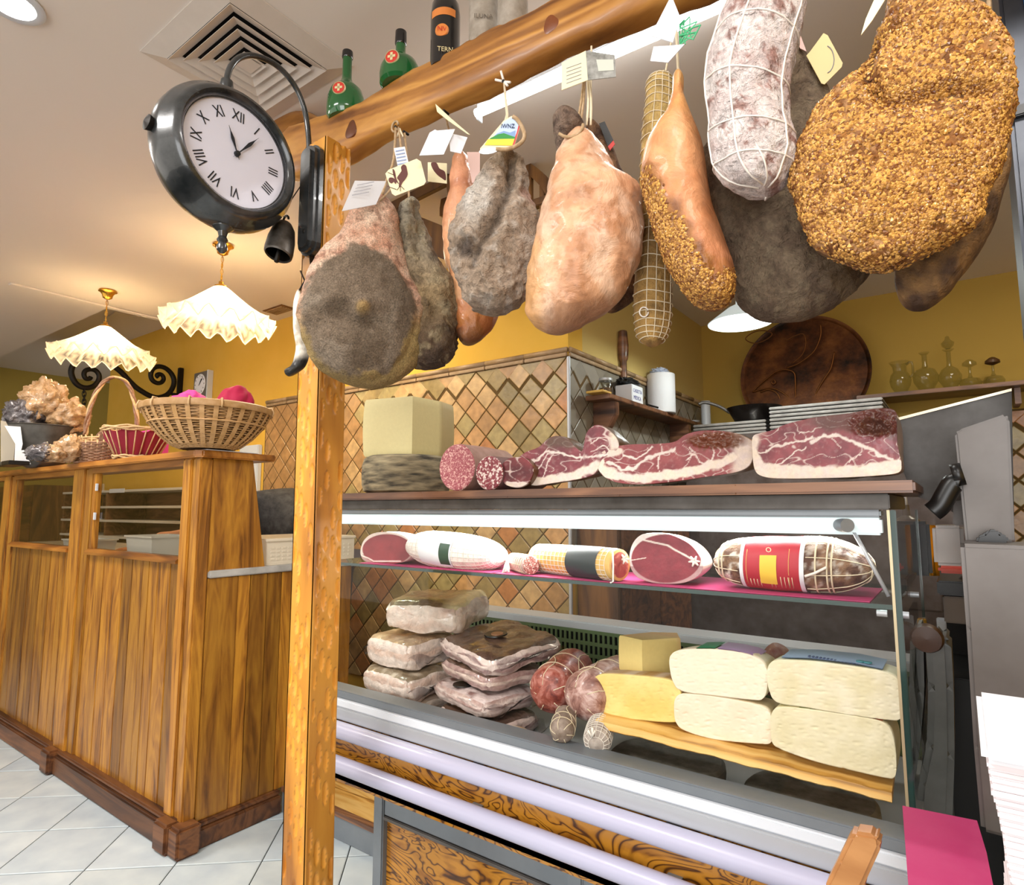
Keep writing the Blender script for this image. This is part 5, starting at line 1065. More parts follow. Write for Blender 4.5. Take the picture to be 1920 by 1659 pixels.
for t in (.28, .42, .55, .68, .80): tube('tie_string', [S(t+.012*math.sin(2*math.pi*j/32+t*9), 2*math.pi*j/32, .0008) for j in range(32)], .0013, m_net, o, 5, True)
for a_ in (FR-.35, FR+.9, FR-1.3, FR+2.6): tube('string', [S(.18+.80*k_/22, a_+.10*math.sin(k_*.35), .0012) for k_ in range(23)], .0016, m_net, o, 5)
tube('string', cr([S(.7, FR-.3, .001), S(.82, FR+.2, .001), S(.92, FR+.5, .001), S(.99, FR, .002)], 5, False), .0014, m_net, o, 5)
# 9 large grain crusted ham
pl = hangpl(1700, 1.10, -.02)
g9 = [(1640, 105), (1632, 150), (1640, 195), (1665, 225), (1720, 222), (1780, 205), (1845, 205)]
def c9(x, y, fr):
    if not fr: return hx('7c5c3c')
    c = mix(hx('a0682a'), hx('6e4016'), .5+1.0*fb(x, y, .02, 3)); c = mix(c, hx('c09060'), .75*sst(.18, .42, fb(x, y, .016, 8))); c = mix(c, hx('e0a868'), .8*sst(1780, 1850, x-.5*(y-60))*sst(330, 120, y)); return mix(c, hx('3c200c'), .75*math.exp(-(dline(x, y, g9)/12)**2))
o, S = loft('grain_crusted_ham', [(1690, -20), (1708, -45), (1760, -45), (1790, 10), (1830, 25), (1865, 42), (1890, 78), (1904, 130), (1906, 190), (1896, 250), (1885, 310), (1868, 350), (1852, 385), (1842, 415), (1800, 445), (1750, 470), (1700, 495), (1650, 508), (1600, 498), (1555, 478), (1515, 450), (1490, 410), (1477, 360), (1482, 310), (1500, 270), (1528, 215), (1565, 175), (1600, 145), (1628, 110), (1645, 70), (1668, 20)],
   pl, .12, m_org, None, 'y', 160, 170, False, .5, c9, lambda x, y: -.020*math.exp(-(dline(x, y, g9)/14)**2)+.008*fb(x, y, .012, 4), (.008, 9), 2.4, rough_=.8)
T_(o, 'very large golden grain-crusted ham, rightmost and nearest of the hanging hams', 'ham')
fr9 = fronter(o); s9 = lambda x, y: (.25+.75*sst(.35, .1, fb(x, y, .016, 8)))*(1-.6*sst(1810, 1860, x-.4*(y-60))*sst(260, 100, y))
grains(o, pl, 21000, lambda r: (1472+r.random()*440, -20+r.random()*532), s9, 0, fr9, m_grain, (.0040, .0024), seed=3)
card(o, pl, [(1672, -10), (1700, -14), (1697, 0), (1685, 20), (1640, 92), (1620, 118), (1628, 90), (1650, 40)], m_cream, -.07, .0015)
tube('twine', [(pl.p(1735, -40)), pl.p(1740, -260)], .004, m_twine, o, 6)
pl = hangpl(1780, 1.10, .16)
o, S = loft('hidden_dark_ham', [(1700, 420), (1760, 380), (1850, 330), (1888, 250), (1895, 300), (1880, 370), (1862, 420), (1835, 470), (1808, 510), (1780, 548), (1745, 575), (1710, 580), (1690, 568), (1680, 540), (1676, 505), (1680, 470)], pl, .12, m_org, None, 'y', 70, 70, False, .6, lambda x, y, fr: mix(hx('8a6840'), hx('4e3828'), .5+1.2*fb(x, y, .025)), None, (.004, 12), 3)
T_(o, 'dark leathery ham showing below and behind the large grain-crusted one', 'ham')
tube('twine', [pl.p(1860, 300), pl.p(1850, -200)], .003, m_twine, o, 6)
# horn
pl = hangpl(555, 1.06, -.05)
o, S = loft('drinking_horn', [(556, 546), (563, 548), (571, 580), (576, 620), (578, 652), (580, 668), (572, 688), (555, 701), (542, 705), (535, 701), (534, 693), (545, 686), (551, 672), (554, 648), (549, 610), (550, 570)], pl, .035, m_smooth, None, 'y', 70, 40, False, .4, lambda x, y, fr: mix(mix(hx('e6dfd0'), hx('b4a894'), sst(.1, .5, fb(x, y, .04))), hx('1a1a18'), sst(662, 680, y+.15*(x-560))), None, (.001, 20))
T_(o, 'curved white horn with a black tip hanging at the left of the post', 'horn')
tube('cord', [pl.p(559, 548), pl.p(572, 520, .03), Vector((-1.60*HK, 1.092*HK, pl.p(574, 480).z))], .0025, m_iron, o, 6)

fb_ = fronter(bm_)
for (x, y, r) in ((1033, 44, 17), (657, 243, 21)):
    h_, n_ = fb_(x, y)
    if h_: lathe('knot', h_-n_*.0014, [(0, .0022), (r/1000, .002), (r/820, .0008), (r/760, -.003)], m_knot, bm_, 24, n_, wob=lambda a, t, an: (a*(1+.12*math.sin(an*3+x)), t))
# ------------------------------------------------------------------ round double-faced clock on its gooseneck
KX = -1.6*HK; k1 = Plane((KX, 0, 0), (-1, 0, 0)); kf = Plane((KX+.045, 0, 0), (-1, 0, 0))
cc = k1.p(425, 302); cR = (k1.p(424, 174).z-k1.p(424, 432).z)/2; cc.z = (k1.p(424, 166).z+k1.p(424, 436).z)/2
ck = empty('hanging_clock', (cc.x, cc.y, cc.z-cR), 'round black double-faced clock with roman numerals hanging from a gooseneck arm', 'clock')
AX = (1, 0, 0); h = .055; w2 = cR
pr = [(0, -h-.004), (w2*.745, -h-.004), (w2*.765, -h-.012), (w2*.84, -h-.014), (w2*.90, -h+.004), (w2*.93, -h+.018), (w2*.985, -h+.030), (w2*1.0, -.012), (w2*1.0, .012), (w2*.985, h-.030), (w2*.93, h-.018), (w2*.91, h-.006), (w2*.86, h+.006), (w2*.81, h+.010), (w2*.765, h+.004), (w2*.7455, h-.006), (w2*.745, h-.012)]
lathe('clock_case', cc, pr, m_clock, ck, 72, AX, 50)
fr_ = w2*.7455; fz = h-.012; dial = lathe('clock_dial', cc, [(0, fz), (fr_*.5, fz), (fr_, fz)], m_face, ck, 64, AX)
lathe('dial_rim', cc, [(fr_*.985, fz-.001), (fr_*.985, fz+.004), (fr_, fz+.004)], m_clock, ck, 64, AX)
O = cc+Vector((fz+.0012, 0, 0))
for i, s_ in enumerate(['XII', 'I', 'II', 'III', 'IIII', 'V', 'VI', 'VII', 'VIII', 'IX', 'X', 'XI']):
    a = math.pi*2*i/12; u = Vector((0, math.sin(a), math.cos(a))); r_ = Vector((0, math.cos(a), -math.sin(a)))
    text('numeral', s_, fr_*.29, O+u*fr_*.74, r_, u, m_ink, dial, .0003, sx=.72, lift=0)
def hand(a, L, w, lift):
    u = Vector((0, math.sin(a), math.cos(a))); r_ = Vector((0, math.cos(a), -math.sin(a))); b_ = O+Vector((lift, 0, 0))
    poly3('clock_hand', [b_-u*L*.22, b_+r_*w*.3, b_+u*L*.22+r_*w*.35, b_+u*L*.55+r_*w, b_+u*L*.8+r_*w*.2, b_+u*L, b_+u*L*.8-r_*w*.2, b_+u*L*.55-r_*w, b_+u*L*.22-r_*w*.35, b_-r_*w*.3], .0012, (1, 0, 0), m_ink, ck)
hand(R(-22), fr_*.50, .0042, .003); hand(R(38), fr_*.66, .0042, .005); lathe('centre_boss', O, [(.007, .0), (.006, .008), (0, .009)], m_ink, ck, 16, AX)
gl = lathe('clock_glass', cc, [(0, h-.0025), (fr_*.99, h-.0025), (fr_*.99, h-.004), (0, h-.004)], glass('clock_crystal', (.96, .97, 1), .5), ck, 48, AX)
lathe('finial', cc-Vector((0, 0, cR)), [(.026, .012), (.024, 0), (.012, -.010), (.009, -.022), (.013, -.030), (.009, -.037), (.012, -.046), (.012, -.054), (.006, -.062), (0, -.064)], m_clock, ck, 24)
lathe('winding_knob', cc-Vector((0, cR*.99, 0)), [(.012, -.004), (.016, .004), (.018, .012), (.008, .016), (0, .018)], m_iron, ck, 16, (0, -1, .1))
g = [k1.p(*q) for q in ((425, 172), (425, 150), (432, 126), (448, 109), (470, 104), (495, 110), (520, 124), (543, 147), (560, 175), (572, 210), (578, 250), (580, 300), (580, 370), (579, 440), (579, 500))]
tube('gooseneck_arm', cr(g, 4, False), .0085*HK, m_clock, ck, 12)
lathe('arm_collar', k1.p(425, 162), [(.014, -.012), (.016, 0), (.014, .014), (.009, .016)], m_clock, ck, 16)
py = 1.1*HK; pcl = k1.p(600, 320); pz0, pz1 = k1.p(600, 497).z-.015, k1.p(600, 297).z
pl8 = MB(); xc = KX+.043; 
for (w_, d0, d1, m0) in ((.036, 0, .012, 0), (.030, .012, .024, .008), (.020, .024, .032, .02)):
    pts = []
    for q_ in range(9): a = math.pi*q_/8; pts.append((xc+w_*math.cos(a), py-.003-d0, pz1-w_-m0+w_*math.sin(a)*.8))
    for q_ in range(9): a = math.pi+math.pi*q_/8; pts.append((xc+w_*math.cos(a), py-.003-d0, pz0+w_+m0+w_*math.sin(a)*.8))
    pl8.prism(pts, (0, -(d1-d0), 0))
pp = pl8.build('wall_plate', m_clock, ck)
tube('arm_clamp', [(KX, k1.p(580, 322).y, pcl.z), (KX+.03, py-.03, pcl.z-.003)], .008, m_iron, ck); tube('arm_clamp', [(KX, k1.p(580, 470).y, k1.p(580, 470).z), (KX+.03, py-.03, k1.p(580, 470).z)], .008, m_iron, ck)
rs = MB(); ro = k1.p(586, 440); ro = EYE+(ro-EYE)*.965
for q_ in range(12): a = q_*math.pi/6; rs.lathe(ro+Vector((0, .022*math.cos(a), .022*math.sin(a))), [(.007, -.004), (.008, 0), (.006, .004), (0, .005)], (.95, -.3, 0), 8)
rs.lathe(ro, [(.02, -.004), (.02, .003), (.012, .005), (0, .005)], (.95, -.3, 0), 20); z_ = rs.build('rosette', m_iron, ck, True); z_['kind'] = 'stuff'
lathe('medal', ro+Vector((.006, -.002, 0)), [(.012, 0), (.011, .003), (0, .003)], m_brass, ck, 20, (.95, -.3, 0))
poly3('ribbon_tail', [EYE+(k1.p(*q)-EYE)*.967 for q in ((582, 458), (594, 452), (606, 474), (600, 476))], .002, (-1, 0, 0), m_paper, ck); poly3('ribbon_tail', [EYE+(k1.p(*q)-EYE)*.966 for q in ((578, 455), (588, 462), (592, 508), (582, 498))], .002, (-1, 0, 0), m_iron, ck)
# cow bell
pl = PC(523, .0+math.hypot(1.6, 1.0)*HK); pl.k = 1
c0 = pl.p(522, 474); r_ = (pl.p(551, 470)-pl.p(495, 470)).length/2; tz = pl.p(522, 404).z
bl = MB(); Hh = tz-c0.z+.01; axb = Vector((-.05, .10, 1)).normalized(); axb = (Vector((0, 0, 1))-fw*-.42).normalized()
bell = lathe('cow_bell', c0+axb*-.005, [(r_*.86, .002), (r_*.9, -.004), (r_, 0), (r_*1.03, .012), (r_*.98, Hh*.45), (r_*.80, Hh*.8), (r_*.5, Hh*.98), (0, Hh)], P('dark_bell_iron', hx('4c453c'), .5, .7, nz=.3, ns=25, bump=.4), None, 32, axb)
lathe('bell_inside', c0, [(r_*.93, .0), (r_*.88, Hh*.4), (r_*.6, Hh*.8), (0, Hh*.9)], m_iron, bell, 28, axb)
tube('clapper', [c0+axb*Hh*.7, c0-axb*.03], [.004, .006], m_iron, bell); tube('hanger_loop', [c0+axb*Hh+Vector((.012*math.cos(a/2), 0, .012*math.sin(a/2)+.006)) for a in range(8)], .003, m_iron, bell, 6)
tube('cord', [c0+axb*Hh+Vector((0, 0, .015)), pl.p(526, 405), Vector((KX+.02, py-.02, pl.p(560, 330).z))], .0015, m_iron, bell, 5)
T_(bell, 'dark iron cow bell with a clapper hanging between the round clock and the post', 'bell')
# ------------------------------------------------------------------ ruffled glass lamps
m_shade = M('frosted_ruffled_glass'); m_shade.b.inputs['Base Color'].default_value = (*hx('fff4e2'), 1); m_shade.b.inputs['Roughness'].default_value = .25
m_shade.b.inputs['Emission Color'].default_value = (1, .80, .55, 1); m_shade.b.inputs['Emission Strength'].default_value = .2; m_shade.b.inputs['Alpha'].default_value = 1
tr = m_shade.N('ShaderNodeBsdfTransparent'); lw = m_shade.N('ShaderNodeAttribute', attribute_name='Col'); mxs = m_shade.N('ShaderNodeMixShader'); tl = m_shade.N('ShaderNodeBsdfTranslucent'); tl.inputs[0].default_value = (1, .9, .74, 1)
ms2 = m_shade.N('ShaderNodeMixShader'); ms2.inputs[0].default_value = .6; m_shade.L(m_shade.b, 0, ms2, 1); m_shade.L(tl, 0, ms2, 2)
m_shade.l.new(lw.outputs['Fac'], mxs.inputs[0]); m_shade.L(ms2, 0, mxs, 1); m_shade.L(tr, 0, mxs, 2); m_shade.L(mxs, 0, m_shade.n['Material Output'], 0)
m_bulb = P('bulb_glow', (1, 1, 1), emit=(1, .86, .62), es=20)
def pendant(x, y, zr, r, label, rose=True, seed=0):
    rnd = random.Random(seed); t = empty('pendant_lamp', (x, y, CZ), label, 'lamp', 'ruffled glass pendant lamps over the counter')
    lathe('ceiling_rose', (x, y, CZ), [(.052, -.001), (.055, -.010), (.045, -.014), (.034, -.03), (.028, -.052), (.012, -.062), (0, -.064)], m_brass, t, 28)
    N_ = 96; vs = []; cols = []; fs = []; K_ = 13; ph = rnd.random()*6
    for i in range(K_):
        f_ = i/(K_-1); rr = .03+(r-.03)*f_**.95; z = zr+.215*(1-f_)**1.05
        for j in range(N_):
            a = 2*math.pi*j/N_; tri = 2*abs((a*17/(2*math.pi)+ph) % 1-.5)*2-1; e = f_**3; 
            vs.append((x+(rr+.014*e*tri)*math.cos(a), y+(rr+.014*e*tri)*math.sin(a), z+.034*e*tri-.01*e*math.cos(a*3+ph)))
            ed = 0 if i >= K_-1 else (.85*sst(.6, .8, f_)*sst(.2, .8, .5+.5*math.sin(a*34+f_*14))); cols.append((ed, ed, ed))
    for i in range(K_-1):
        for j in range(N_): fs.append((i*N_+j, i*N_+(j+1) % N_, (i+1)*N_+(j+1) % N_, (i+1)*N_+j))
    mk('lamp_shade', vs, fs, m_shade.m, t, True, cols)
    edge = [vs[(K_-1)*N_+j] for j in range(N_)]; tube('shade_edge', edge, .0035, m_shade.m, t, 5, True)
    lathe('shade_cap', (x, y, zr+.215), [(.036, -.012), (.034, .004), (.014, .016), (.012, .03), (0, .032)], m_brass, t, 24)
    cz = CZ-.064; n = max(2, int((cz-(zr+.245))/.034)); tube('lamp_cord', [(x, y, cz), (x, y, zr+.24)], .002, m_brass, t, 6)
    for k_ in range(n):
        z0_ = zr+.25+(cz-zr-.255)*(k_+.5)/n; a = k_ % 2*math.pi/2
        tube('chain_link', [(x+.008*math.cos(q_*.785)*math.cos(a), y+.008*math.cos(q_*.785)*math.sin(a), z0_+.018*math.sin(q_*.785)) for q_ in range(8)], .0018, m_brass, t, 5, True)
    lathe('bulb', (x, y, zr+.06), [(0, -.03), (.02, -.024), (.03, 0), (.024, .024), (.013, .045), (.013, .07), (0, .072)], m_bulb, t, 20)
    l = bpy.data.lights.new('bulb_light', 'POINT'); l.energy = 22; l.color = (1, .76, .44); l.shadow_soft_size = .035
    o = bpy.data.objects.new('bulb_light', l); o.location = (x, y, zr+.10); COL.objects.link(o)
z1_ = PC(412, math.hypot(3.22, 1.74)).p(412, 605).z; q = PC(412, math.hypot(3.22, 1.74)).p(411, 600); pendant(q.x, q.y, z1_-.012, .285, 'nearer ruffled white glass pendant lamp hanging just below the round clock', seed=1)
q = PC(193, math.hypot(4.561, 1.645)).p(193, 671); pendant(q.x, q.y, q.z, .30, 'farther ruffled white glass pendant lamp above the iron scroll bracket', seed=4)
# ------------------------------------------------------------------ scroll bracket and square clock on the yellow wall
kx = PX(-5.7); z4 = lambda x, y: kx.p(100+x/4.571, 520+y/4.571)
br = [(900, 858), (885, 840), (905, 828), (935, 840), (945, 872), (925, 900), (885, 905), (845, 875), (835, 825), (858, 780), (905, 763), (965, 780), (1015, 830), (1035, 890), (1020, 950), (975, 1005), (900, 1030), (830, 1015), (765, 980), (700, 935), (640, 875), (585, 815), (530, 770), (470, 720), (400, 690), (320, 682), (250, 686), (190, 725), (158, 780), (155, 830), (180, 890), (225, 932), (285, 947), (345, 932), (385, 890), (392, 840), (365, 800), (320, 787), (275, 800), (262, 835), (280, 868), (310, 868), (322, 852)]
pts = cr([z4(*q) for q in br], 4, False); sb = empty('iron_scroll_bracket', (-5.7, 2.68, pts[0].z), 'black wrought iron double-scroll wall bracket left of the square wall clock', 'bracket')
tube('scroll', pts, [.017+.006*math.sin(math.pi*i/len(pts)) for i in range(len(pts))], m_iron, sb, 10)
a, b_ = z4(1048, 790), z4(1030, 1080); box('mounting_plate', -5.72, -5.68, 2.66, 2.698, kx.p(328, 772).z, kx.p(329, 688).z, m_iron, sb, .004)
tube('plate_arm', [z4(1015, 1000), (-5.7, 2.67, z4(1030, 1000).z)], .014, m_iron, sb)
for k_ in range(6):
    p_ = z4(264, 965+k_*34); a = (k_ % 2)*1.57
    tube('chain_link', [p_+Vector((.014*math.cos(q_*.785)*math.cos(a), .014*math.cos(q_*.785)*math.sin(a), .028*math.sin(q_*.785))) for q_ in range(8)], .004, m_iron, sb, 5, True)
tube('white_loop', cr([z4(850, 1000), z4(868, 1030), z4(850, 1080), z4(835, 1120)], 4, False), .006, m_net, sb, 5)
wq = PY(2.66); a = wq.p(361, 700); b_ = wq.p(389, 748); x0, x1 = -5.40, -5.16; z0_, z1_ = wq.p(375, 757).z, wq.p(375, 698).z; z0_ = z1_-.26
wc = empty('square_wall_clock', ((x0+x1)/2, 2.7, z0_), 'square grey wall clock with an oval white dial on the yellow wall', 'clock')
box('case', x0, x1, 2.655, 2.699, z0_, z1_, P('grey_clock_face', hx('6c6660'), .5), wc, .004); box('silver_rim', x1-.012, x1+.004, 2.650, 2.699, z0_-.003, z1_+.003, m_white, wc, .002)
cx_, cz_ = (x0+x1)/2-.01, (z0_+z1_)/2+.02; lathe('dial', (cx_, 2.656, cz_), [(0, .004), (.088, .004), (.092, 0), (.092, -.004)], m_face, wc, 40, (0, -1, 0))
for i in range(12): a = i*math.pi/6; box('hour_mark', cx_+.075*math.sin(a)-.003, cx_+.075*math.sin(a)+.003, 2.6505, 2.652, cz_+.075*math.cos(a)-.006, cz_+.075*math.cos(a)+.006, m_ink, wc)
tube('clock_hand', [(cx_, 2.650, cz_), (cx_+.03, 2.650, cz_+.045)], .003, m_ink, wc, 5); tube('clock_hand', [(cx_-.01, 2.649, cz_-.01), (cx_+.055, 2.649, cz_+.055)], .002, m_ink, wc, 5)
# ------------------------------------------------------------------ the wooden counter
CX, CYF = -2.384, 1.224; XB = -5.6
ct = empty('wooden_counter', (-3.8, 1.6, 0), 'long honey-brown plank-clad serving counter with glazed upper windows', 'counter')
rnd = random.Random(5)
def planks(x0, x1, z0, z1, n):
    ws_ = [.7+rnd.random()*.6 for _ in range(n)]; t = sum(ws_); x = x0
    for w_ in ws_:
        w = (x1-x0)*w_/t; box('plank', x+.0012, x+w-.0012, CYF+.012+rnd.random()*.003, CYF+.03, z0, z1, m_count, ct, .0022); x += w
planks(-3.44, -2.53, .1, 1.035, 10); planks(-4.56, -3.66, .1, 1.035, 10); planks(XB, -4.75, .1, 1.035, 8)
box('carcass', XB, CX-.02, CYF+.031, CYF+.05, .1, 1.035, m_base, ct)
for (x0, x1, yy) in ((-3.665, -3.44, 0), (-4.76, -4.56, 0)):
    w = x1-x0; box('stile', x0+.0, x0+w*.62, CYF-.002, CYF+.045, .1, 1.452, m_count, ct, .004); box('stile_moulding', x0+w*.62, x1, CYF+.006, CYF+.045, .1, 1.452, m_count, ct, .006)
box('corner_stile', -2.53, -2.465, CYF-.004, CYF+.045, .1, 1.452, m_count, ct, .005); box('corner_stile', -2.463, -2.42, CYF+.004, CYF+.05, .1, 1.452, m_count, ct, .004)
box('corner_post', -2.419, CX, CYF-.006, CYF+.045, .1, 1.452, m_count, ct, .006)
# windows
for (x0, x1) in ((-3.44, -2.53), (-4.56, -3.665), (XB, -4.76)):
    box('window_header', x0, x1, CYF, CYF+.04, 1.425, 1.452, m_countH, ct, .002); MB().prism([(x0, CYF-.012, 1.035), (x0, CYF-.012, 1.047), (x0, CYF+.008, 1.062), (x0, CYF+.04, 1.062), (x0, CYF+.04, 1.035)], (x1-x0, 0, 0)).build('window_sill', m_countH, ct)
    box('window_jamb', x0, x0+.035, CYF+.008, CYF+.035, 1.062, 1.425, m_count, ct, .002); box('window_jamb', x1-.012, x1, CYF+.008, CYF+.035, 1.062, 1.425, m_count, ct, .002)
    box('window_pane', x0+.03, x1-.01, CYF+.02, CYF+.024, 1.06, 1.427, glass('counter_pane', (.90, .88, .84), 1.1), ct)
for z_ in (1.20, 1.34): box('sliding_catch', -3.395, -3.385, CYF+.002, CYF+.012, z_, z_+.035, m_white, ct, .001)
# plinth
box('plinth', XB, -3.60, CYF-.03, CYF+.02, 0, .085, m_base, ct, .006); box('plinth', -3.60, -2.47, CYF-.03, CYF+.02, 0, .085, m_base, ct, .006); box('plinth_moulding', XB, CX+.02, CYF-.018, CYF+.02, .085, .105, m_base, ct, .006)
for x in (-3.66, -2.50): box('plinth_block', x, x+.10, CYF-.055, CYF+.0, 0, .108, m_base, ct, .010)
box('plinth_block', CX-.02, CX+.055, CYF-.045, CYF+.045, 0, .108, m_base, ct, .010); box('plinth', CX-.01, CX+.03, CYF+.04, 1.615, 0, .07, m_base, ct, .005); box('plinth_moulding', CX-.01, CX+.018, CYF+.04, 1.615, .07, .09, m_base, ct, .005)
# right-hand side
y = CYF+.045
for w in (.125, .055, .075, .07, .05, .055, .06, .07, .08, .06): box('plank', CX-.02, CX+.001+rnd.random()*.002, y+.001, y+w-.001, .09, .982, m_count, ct, .0022); y += w
YE_ = y
MB().prism([(CX-.022, CYF+.045, 1.0), (CX-.022, CYF+.29, 1.0), (CX-.022, CYF+.215, 1.452), (CX-.022, CYF+.045, 1.452)], (.02, 0, 0), .002).build('end_panel', m_count, ct)
m_marble = P('worn_grey_marble', hx('b4b2ae'), .35, nz=.35, ns=9)
box('marble_worktop', XB, CX+.012, CYF+.046, YE_, .984, 1.012, m_marble, ct, .004)
zt = 1.452
cap = MB().prism([(XB, CYF-.035, zt), (CX+.0, CYF-.035, zt), (CX+.03, CYF-.015, zt), (CX+.03, CYF+.30, zt), (XB, CYF+.30, zt)], (0, 0, .028), .005).build('counter_top', m_countH); T_(cap, 'thick wooden slab top carrying the baskets along the counter', 'counter top')
TZ = zt+.0285
# crate on worktop
cm = P('cream_crate_plastic', hx('ded4c0'), .45); cr_ = empty('cream_crate', (-2.60, 1.75, 1.012), 'cream slatted plastic crate on the marble worktop at the counter end', 'crate')
cx0, cx1, cy0, cy1, cz0, cz1 = -2.80, -2.405, 1.53, 2.0, 1.0125, 1.125
box('crate_base', cx0, cx1, cy0, cy1, cz0, cz0+.006, cm, cr_)
for (a0, a1, b0, b1) in ((cx1-.006, cx1, cy0, cy1), (cx0, cx0+.006, cy0, cy1), (cx0+.006, cx1-.006, cy0, cy0+.006), (cx0+.006, cx1-.006, cy1-.006, cy1)):
    box('crate_wall', a0, a1, b0, b1, cz0+.006, cz1, cm, cr_, .001)
box('crate_lip', cx1-.012, cx1+.006, cy0-.006, cy1+.006, cz1-.014, cz1, cm, cr_, .003)
g_ = MB()
for i in range(16):
    for j in range(4): g_.box(cx1, cx1+.0022, cy0+.02+.0275*i, cy0+.036+.0275*i, cz0+.02+.016*j, cz0+.028+.016*j)
g_.build('crate_ribs', cm, cr_)['kind'] = 'stuff'
# tubs inside
tm = P('clear_plastic_tub', hx('dfe6ea'), .3, trans=.4)
def tub(x, y, w, d, h_, label, z=1.0125):
    e_ = empty('plastic_tub', (x, y, z), label, 'tub'); m_ = MB()
    A_ = [(-1, -1), (1, -1), (1, 1), (-1, 1)]; vs = []
    for (s_, zz) in ((.88, 0), (.9, .003), (1, h_), (1.05, h_), (1.05, h_-.008), (.97, h_-.004), (.85, .006)): vs += [(x+a*w/2*s_, y+b*d/2*s_, z+zz) for a, b in A_]
    fs = [(0, 1, 2, 3)[::-1]]+[(r_*4+k_, r_*4+(k_+1) % 4, r_*4+4+(k_+1) % 4, r_*4+4+k_) for r_ in range(6) for k_ in range(4)]+[(24, 25, 26, 27)]
    mk('tub_body', vs, fs, tm, e_)
tub(-3.12, 1.42, .27, .20, .115, 'tall clear plastic tub behind the right counter window'); tub(-3.95, 1.42, .25, .18, .075, 'low white plastic tub behind the right counter window')
o, _ = loft('bread_loaf', [(218, 1046), (222, 1032), (238, 1026), (252, 1030), (256, 1046), (254, 1054), (222, 1054)], PY(1.5), .12, P('bread_crust', hx('b86e38'), .7, nz=.2, bump=.3), None, 'x', 20, 24); T_(o, 'brown bread loaf between the two tubs behind the counter window', 'bread')
# back furniture seen through the counter glass
sh = empty('back_shelf_unit', (-6.1, 2.5, 0), 'low dark shelf unit standing against the yellow wall, seen through the counter window', 'shelf unit')
for z_ in (.55, .85, 1.0, 1.14, 1.26, 1.40): box('shelf', -7.2, -4.7, 2.32, 2.66, z_, z_+.02, m_pale, sh, .002)
for x in (-7.2, -6.2, -4.74): box('upright', x, x+.04, 2.33, 2.66, 0, 1.42, m_dark, sh, .002)
box('back_board', -7.16, -4.7, 2.662, 2.68, 0, 1.42, m_dark, sh)
box('price_ticket', -6.1, -5.8, 2.316, 2.32, 1.395, 1.43, m_paper, sh)
cb = empty('brown_cabinet', (-8.6, 2.4, 0), 'tall brown wooden cabinet far behind the left counter window', 'cabinet')
box('body', -9.3, -7.6, 2.2, 2.66, 0, 1.5, m_rack, cb, .004); 
for x in (-9.28, -8.44): box('door', x, x+.82, 2.18, 2.198, .1, 1.44, m_base, cb, .004)
# ------------------------------------------------------------------ person bending behind the counter
def skin(name, J, E, mat, parent=None, sub=2):
    me = bpy.data.meshes.new('t'); me.from_pydata([j[:3] for j in J], E, []); o = bpy.data.objects.new('t', me); COL.objects.link(o)
    mo = o.modifiers.new('s', 'SKIN'); mo.use_smooth_shade = True
    for i, v in enumerate(me.skin_vertices[0].data): v.radius = (J[i][3], J[i][4] if len(J[i]) > 4 else J[i][3]); v.use_root = (i == 0)
    o.modifiers.new('d', 'SUBSURF').levels = sub
    dg = bpy.context.evaluated_depsgraph_get(); dg.update(); m2 = bpy.data.meshes.new_from_object(o.evaluated_get(dg))
    vs = [v.co.copy() for v in m2.vertices]; fs = [tuple(p.vertices) for p in m2.polygons]; bpy.data.objects.remove(o)
    return mk(name, vs, fs, mat, parent, True)
m_skin = P('skin', hx('c48a68'), .55, nz=.06, ns=30); m_shirt = P('black_shirt_cloth', hx('14151a'), .85, nz=.1, ns=30, bump=.4); m_trou = P('charcoal_trouser_cloth', hx('35303a'), .85, bump=.3, ns=40)
px_, py_ = -2.98, 2.22
pe = empty('person', (px_, py_, .105), 'person in a black shirt and charcoal trousers bending over behind the counter', 'person')
J = [(px_, py_, 1.02, .15, .17), (px_-.16, py_-.01, 1.12, .15, .17), (px_-.34, py_-.02, 1.24, .15, .19), (px_-.50, py_-.04, 1.31, .13, .20), (px_-.62, py_-.06, 1.30, .065), (px_-.70, py_-.07, 1.27, .055),
     (px_-.46, py_-.25, 1.26, .065), (px_-.52, py_-.38, 1.13, .048), (px_-.66, py_-.48, 1.10, .036), (px_-.74, py_-.52, 1.095, .03),
     (px_-.46, py_+.19, 1.26, .065), (px_-.55, py_+.25, 1.02, .048), (px_-.68, py_+.15, .95, .035)]
skin('body', [(px_+.0, py_-.10, .98, .09), (px_+.02, py_-.10, .62, .065), (px_+.06, py_-.10, .22, .045), (px_-.06, py_-.10, .15, .035), (px_+.0, py_+.10, .98, .09), (px_+.02, py_+.10, .62, .065), (px_+.06, py_+.10, .22, .045), (px_-.06, py_+.10, .15, .035), (px_-.02, py_, 1.02, .12), (px_-.3, py_, 1.2, .1), (px_-.56, py_-.05, 1.30, .06), (px_-.70, py_-.07, 1.28, .05), (px_-.80, py_-.08, 1.28, .085), (px_-.86, py_-.085, 1.25, .07), (px_-.5, py_-.24, 1.25, .045), (px_-.55, py_-.38, 1.13, .038), (px_-.70, py_-.48, 1.10, .028), (px_-.80, py_-.53, 1.09, .030)],
     [(8, 0), (0, 1), (1, 2), (2, 3), (8, 4), (4, 5), (5, 6), (6, 7), (8, 9), (9, 10), (10, 11), (11, 12), (12, 13), (10, 14), (14, 15), (15, 16), (16, 17)], m_skin, pe)
skin('shirt', [(px_-.06, py_, 1.09, .145, .175)]+J[1:4]+[J[6], J[7], J[10], J[11]], [(0, 1), (1, 2), (2, 3), (3, 4), (4, 5), (3, 6), (6, 7)], m_shirt, pe)
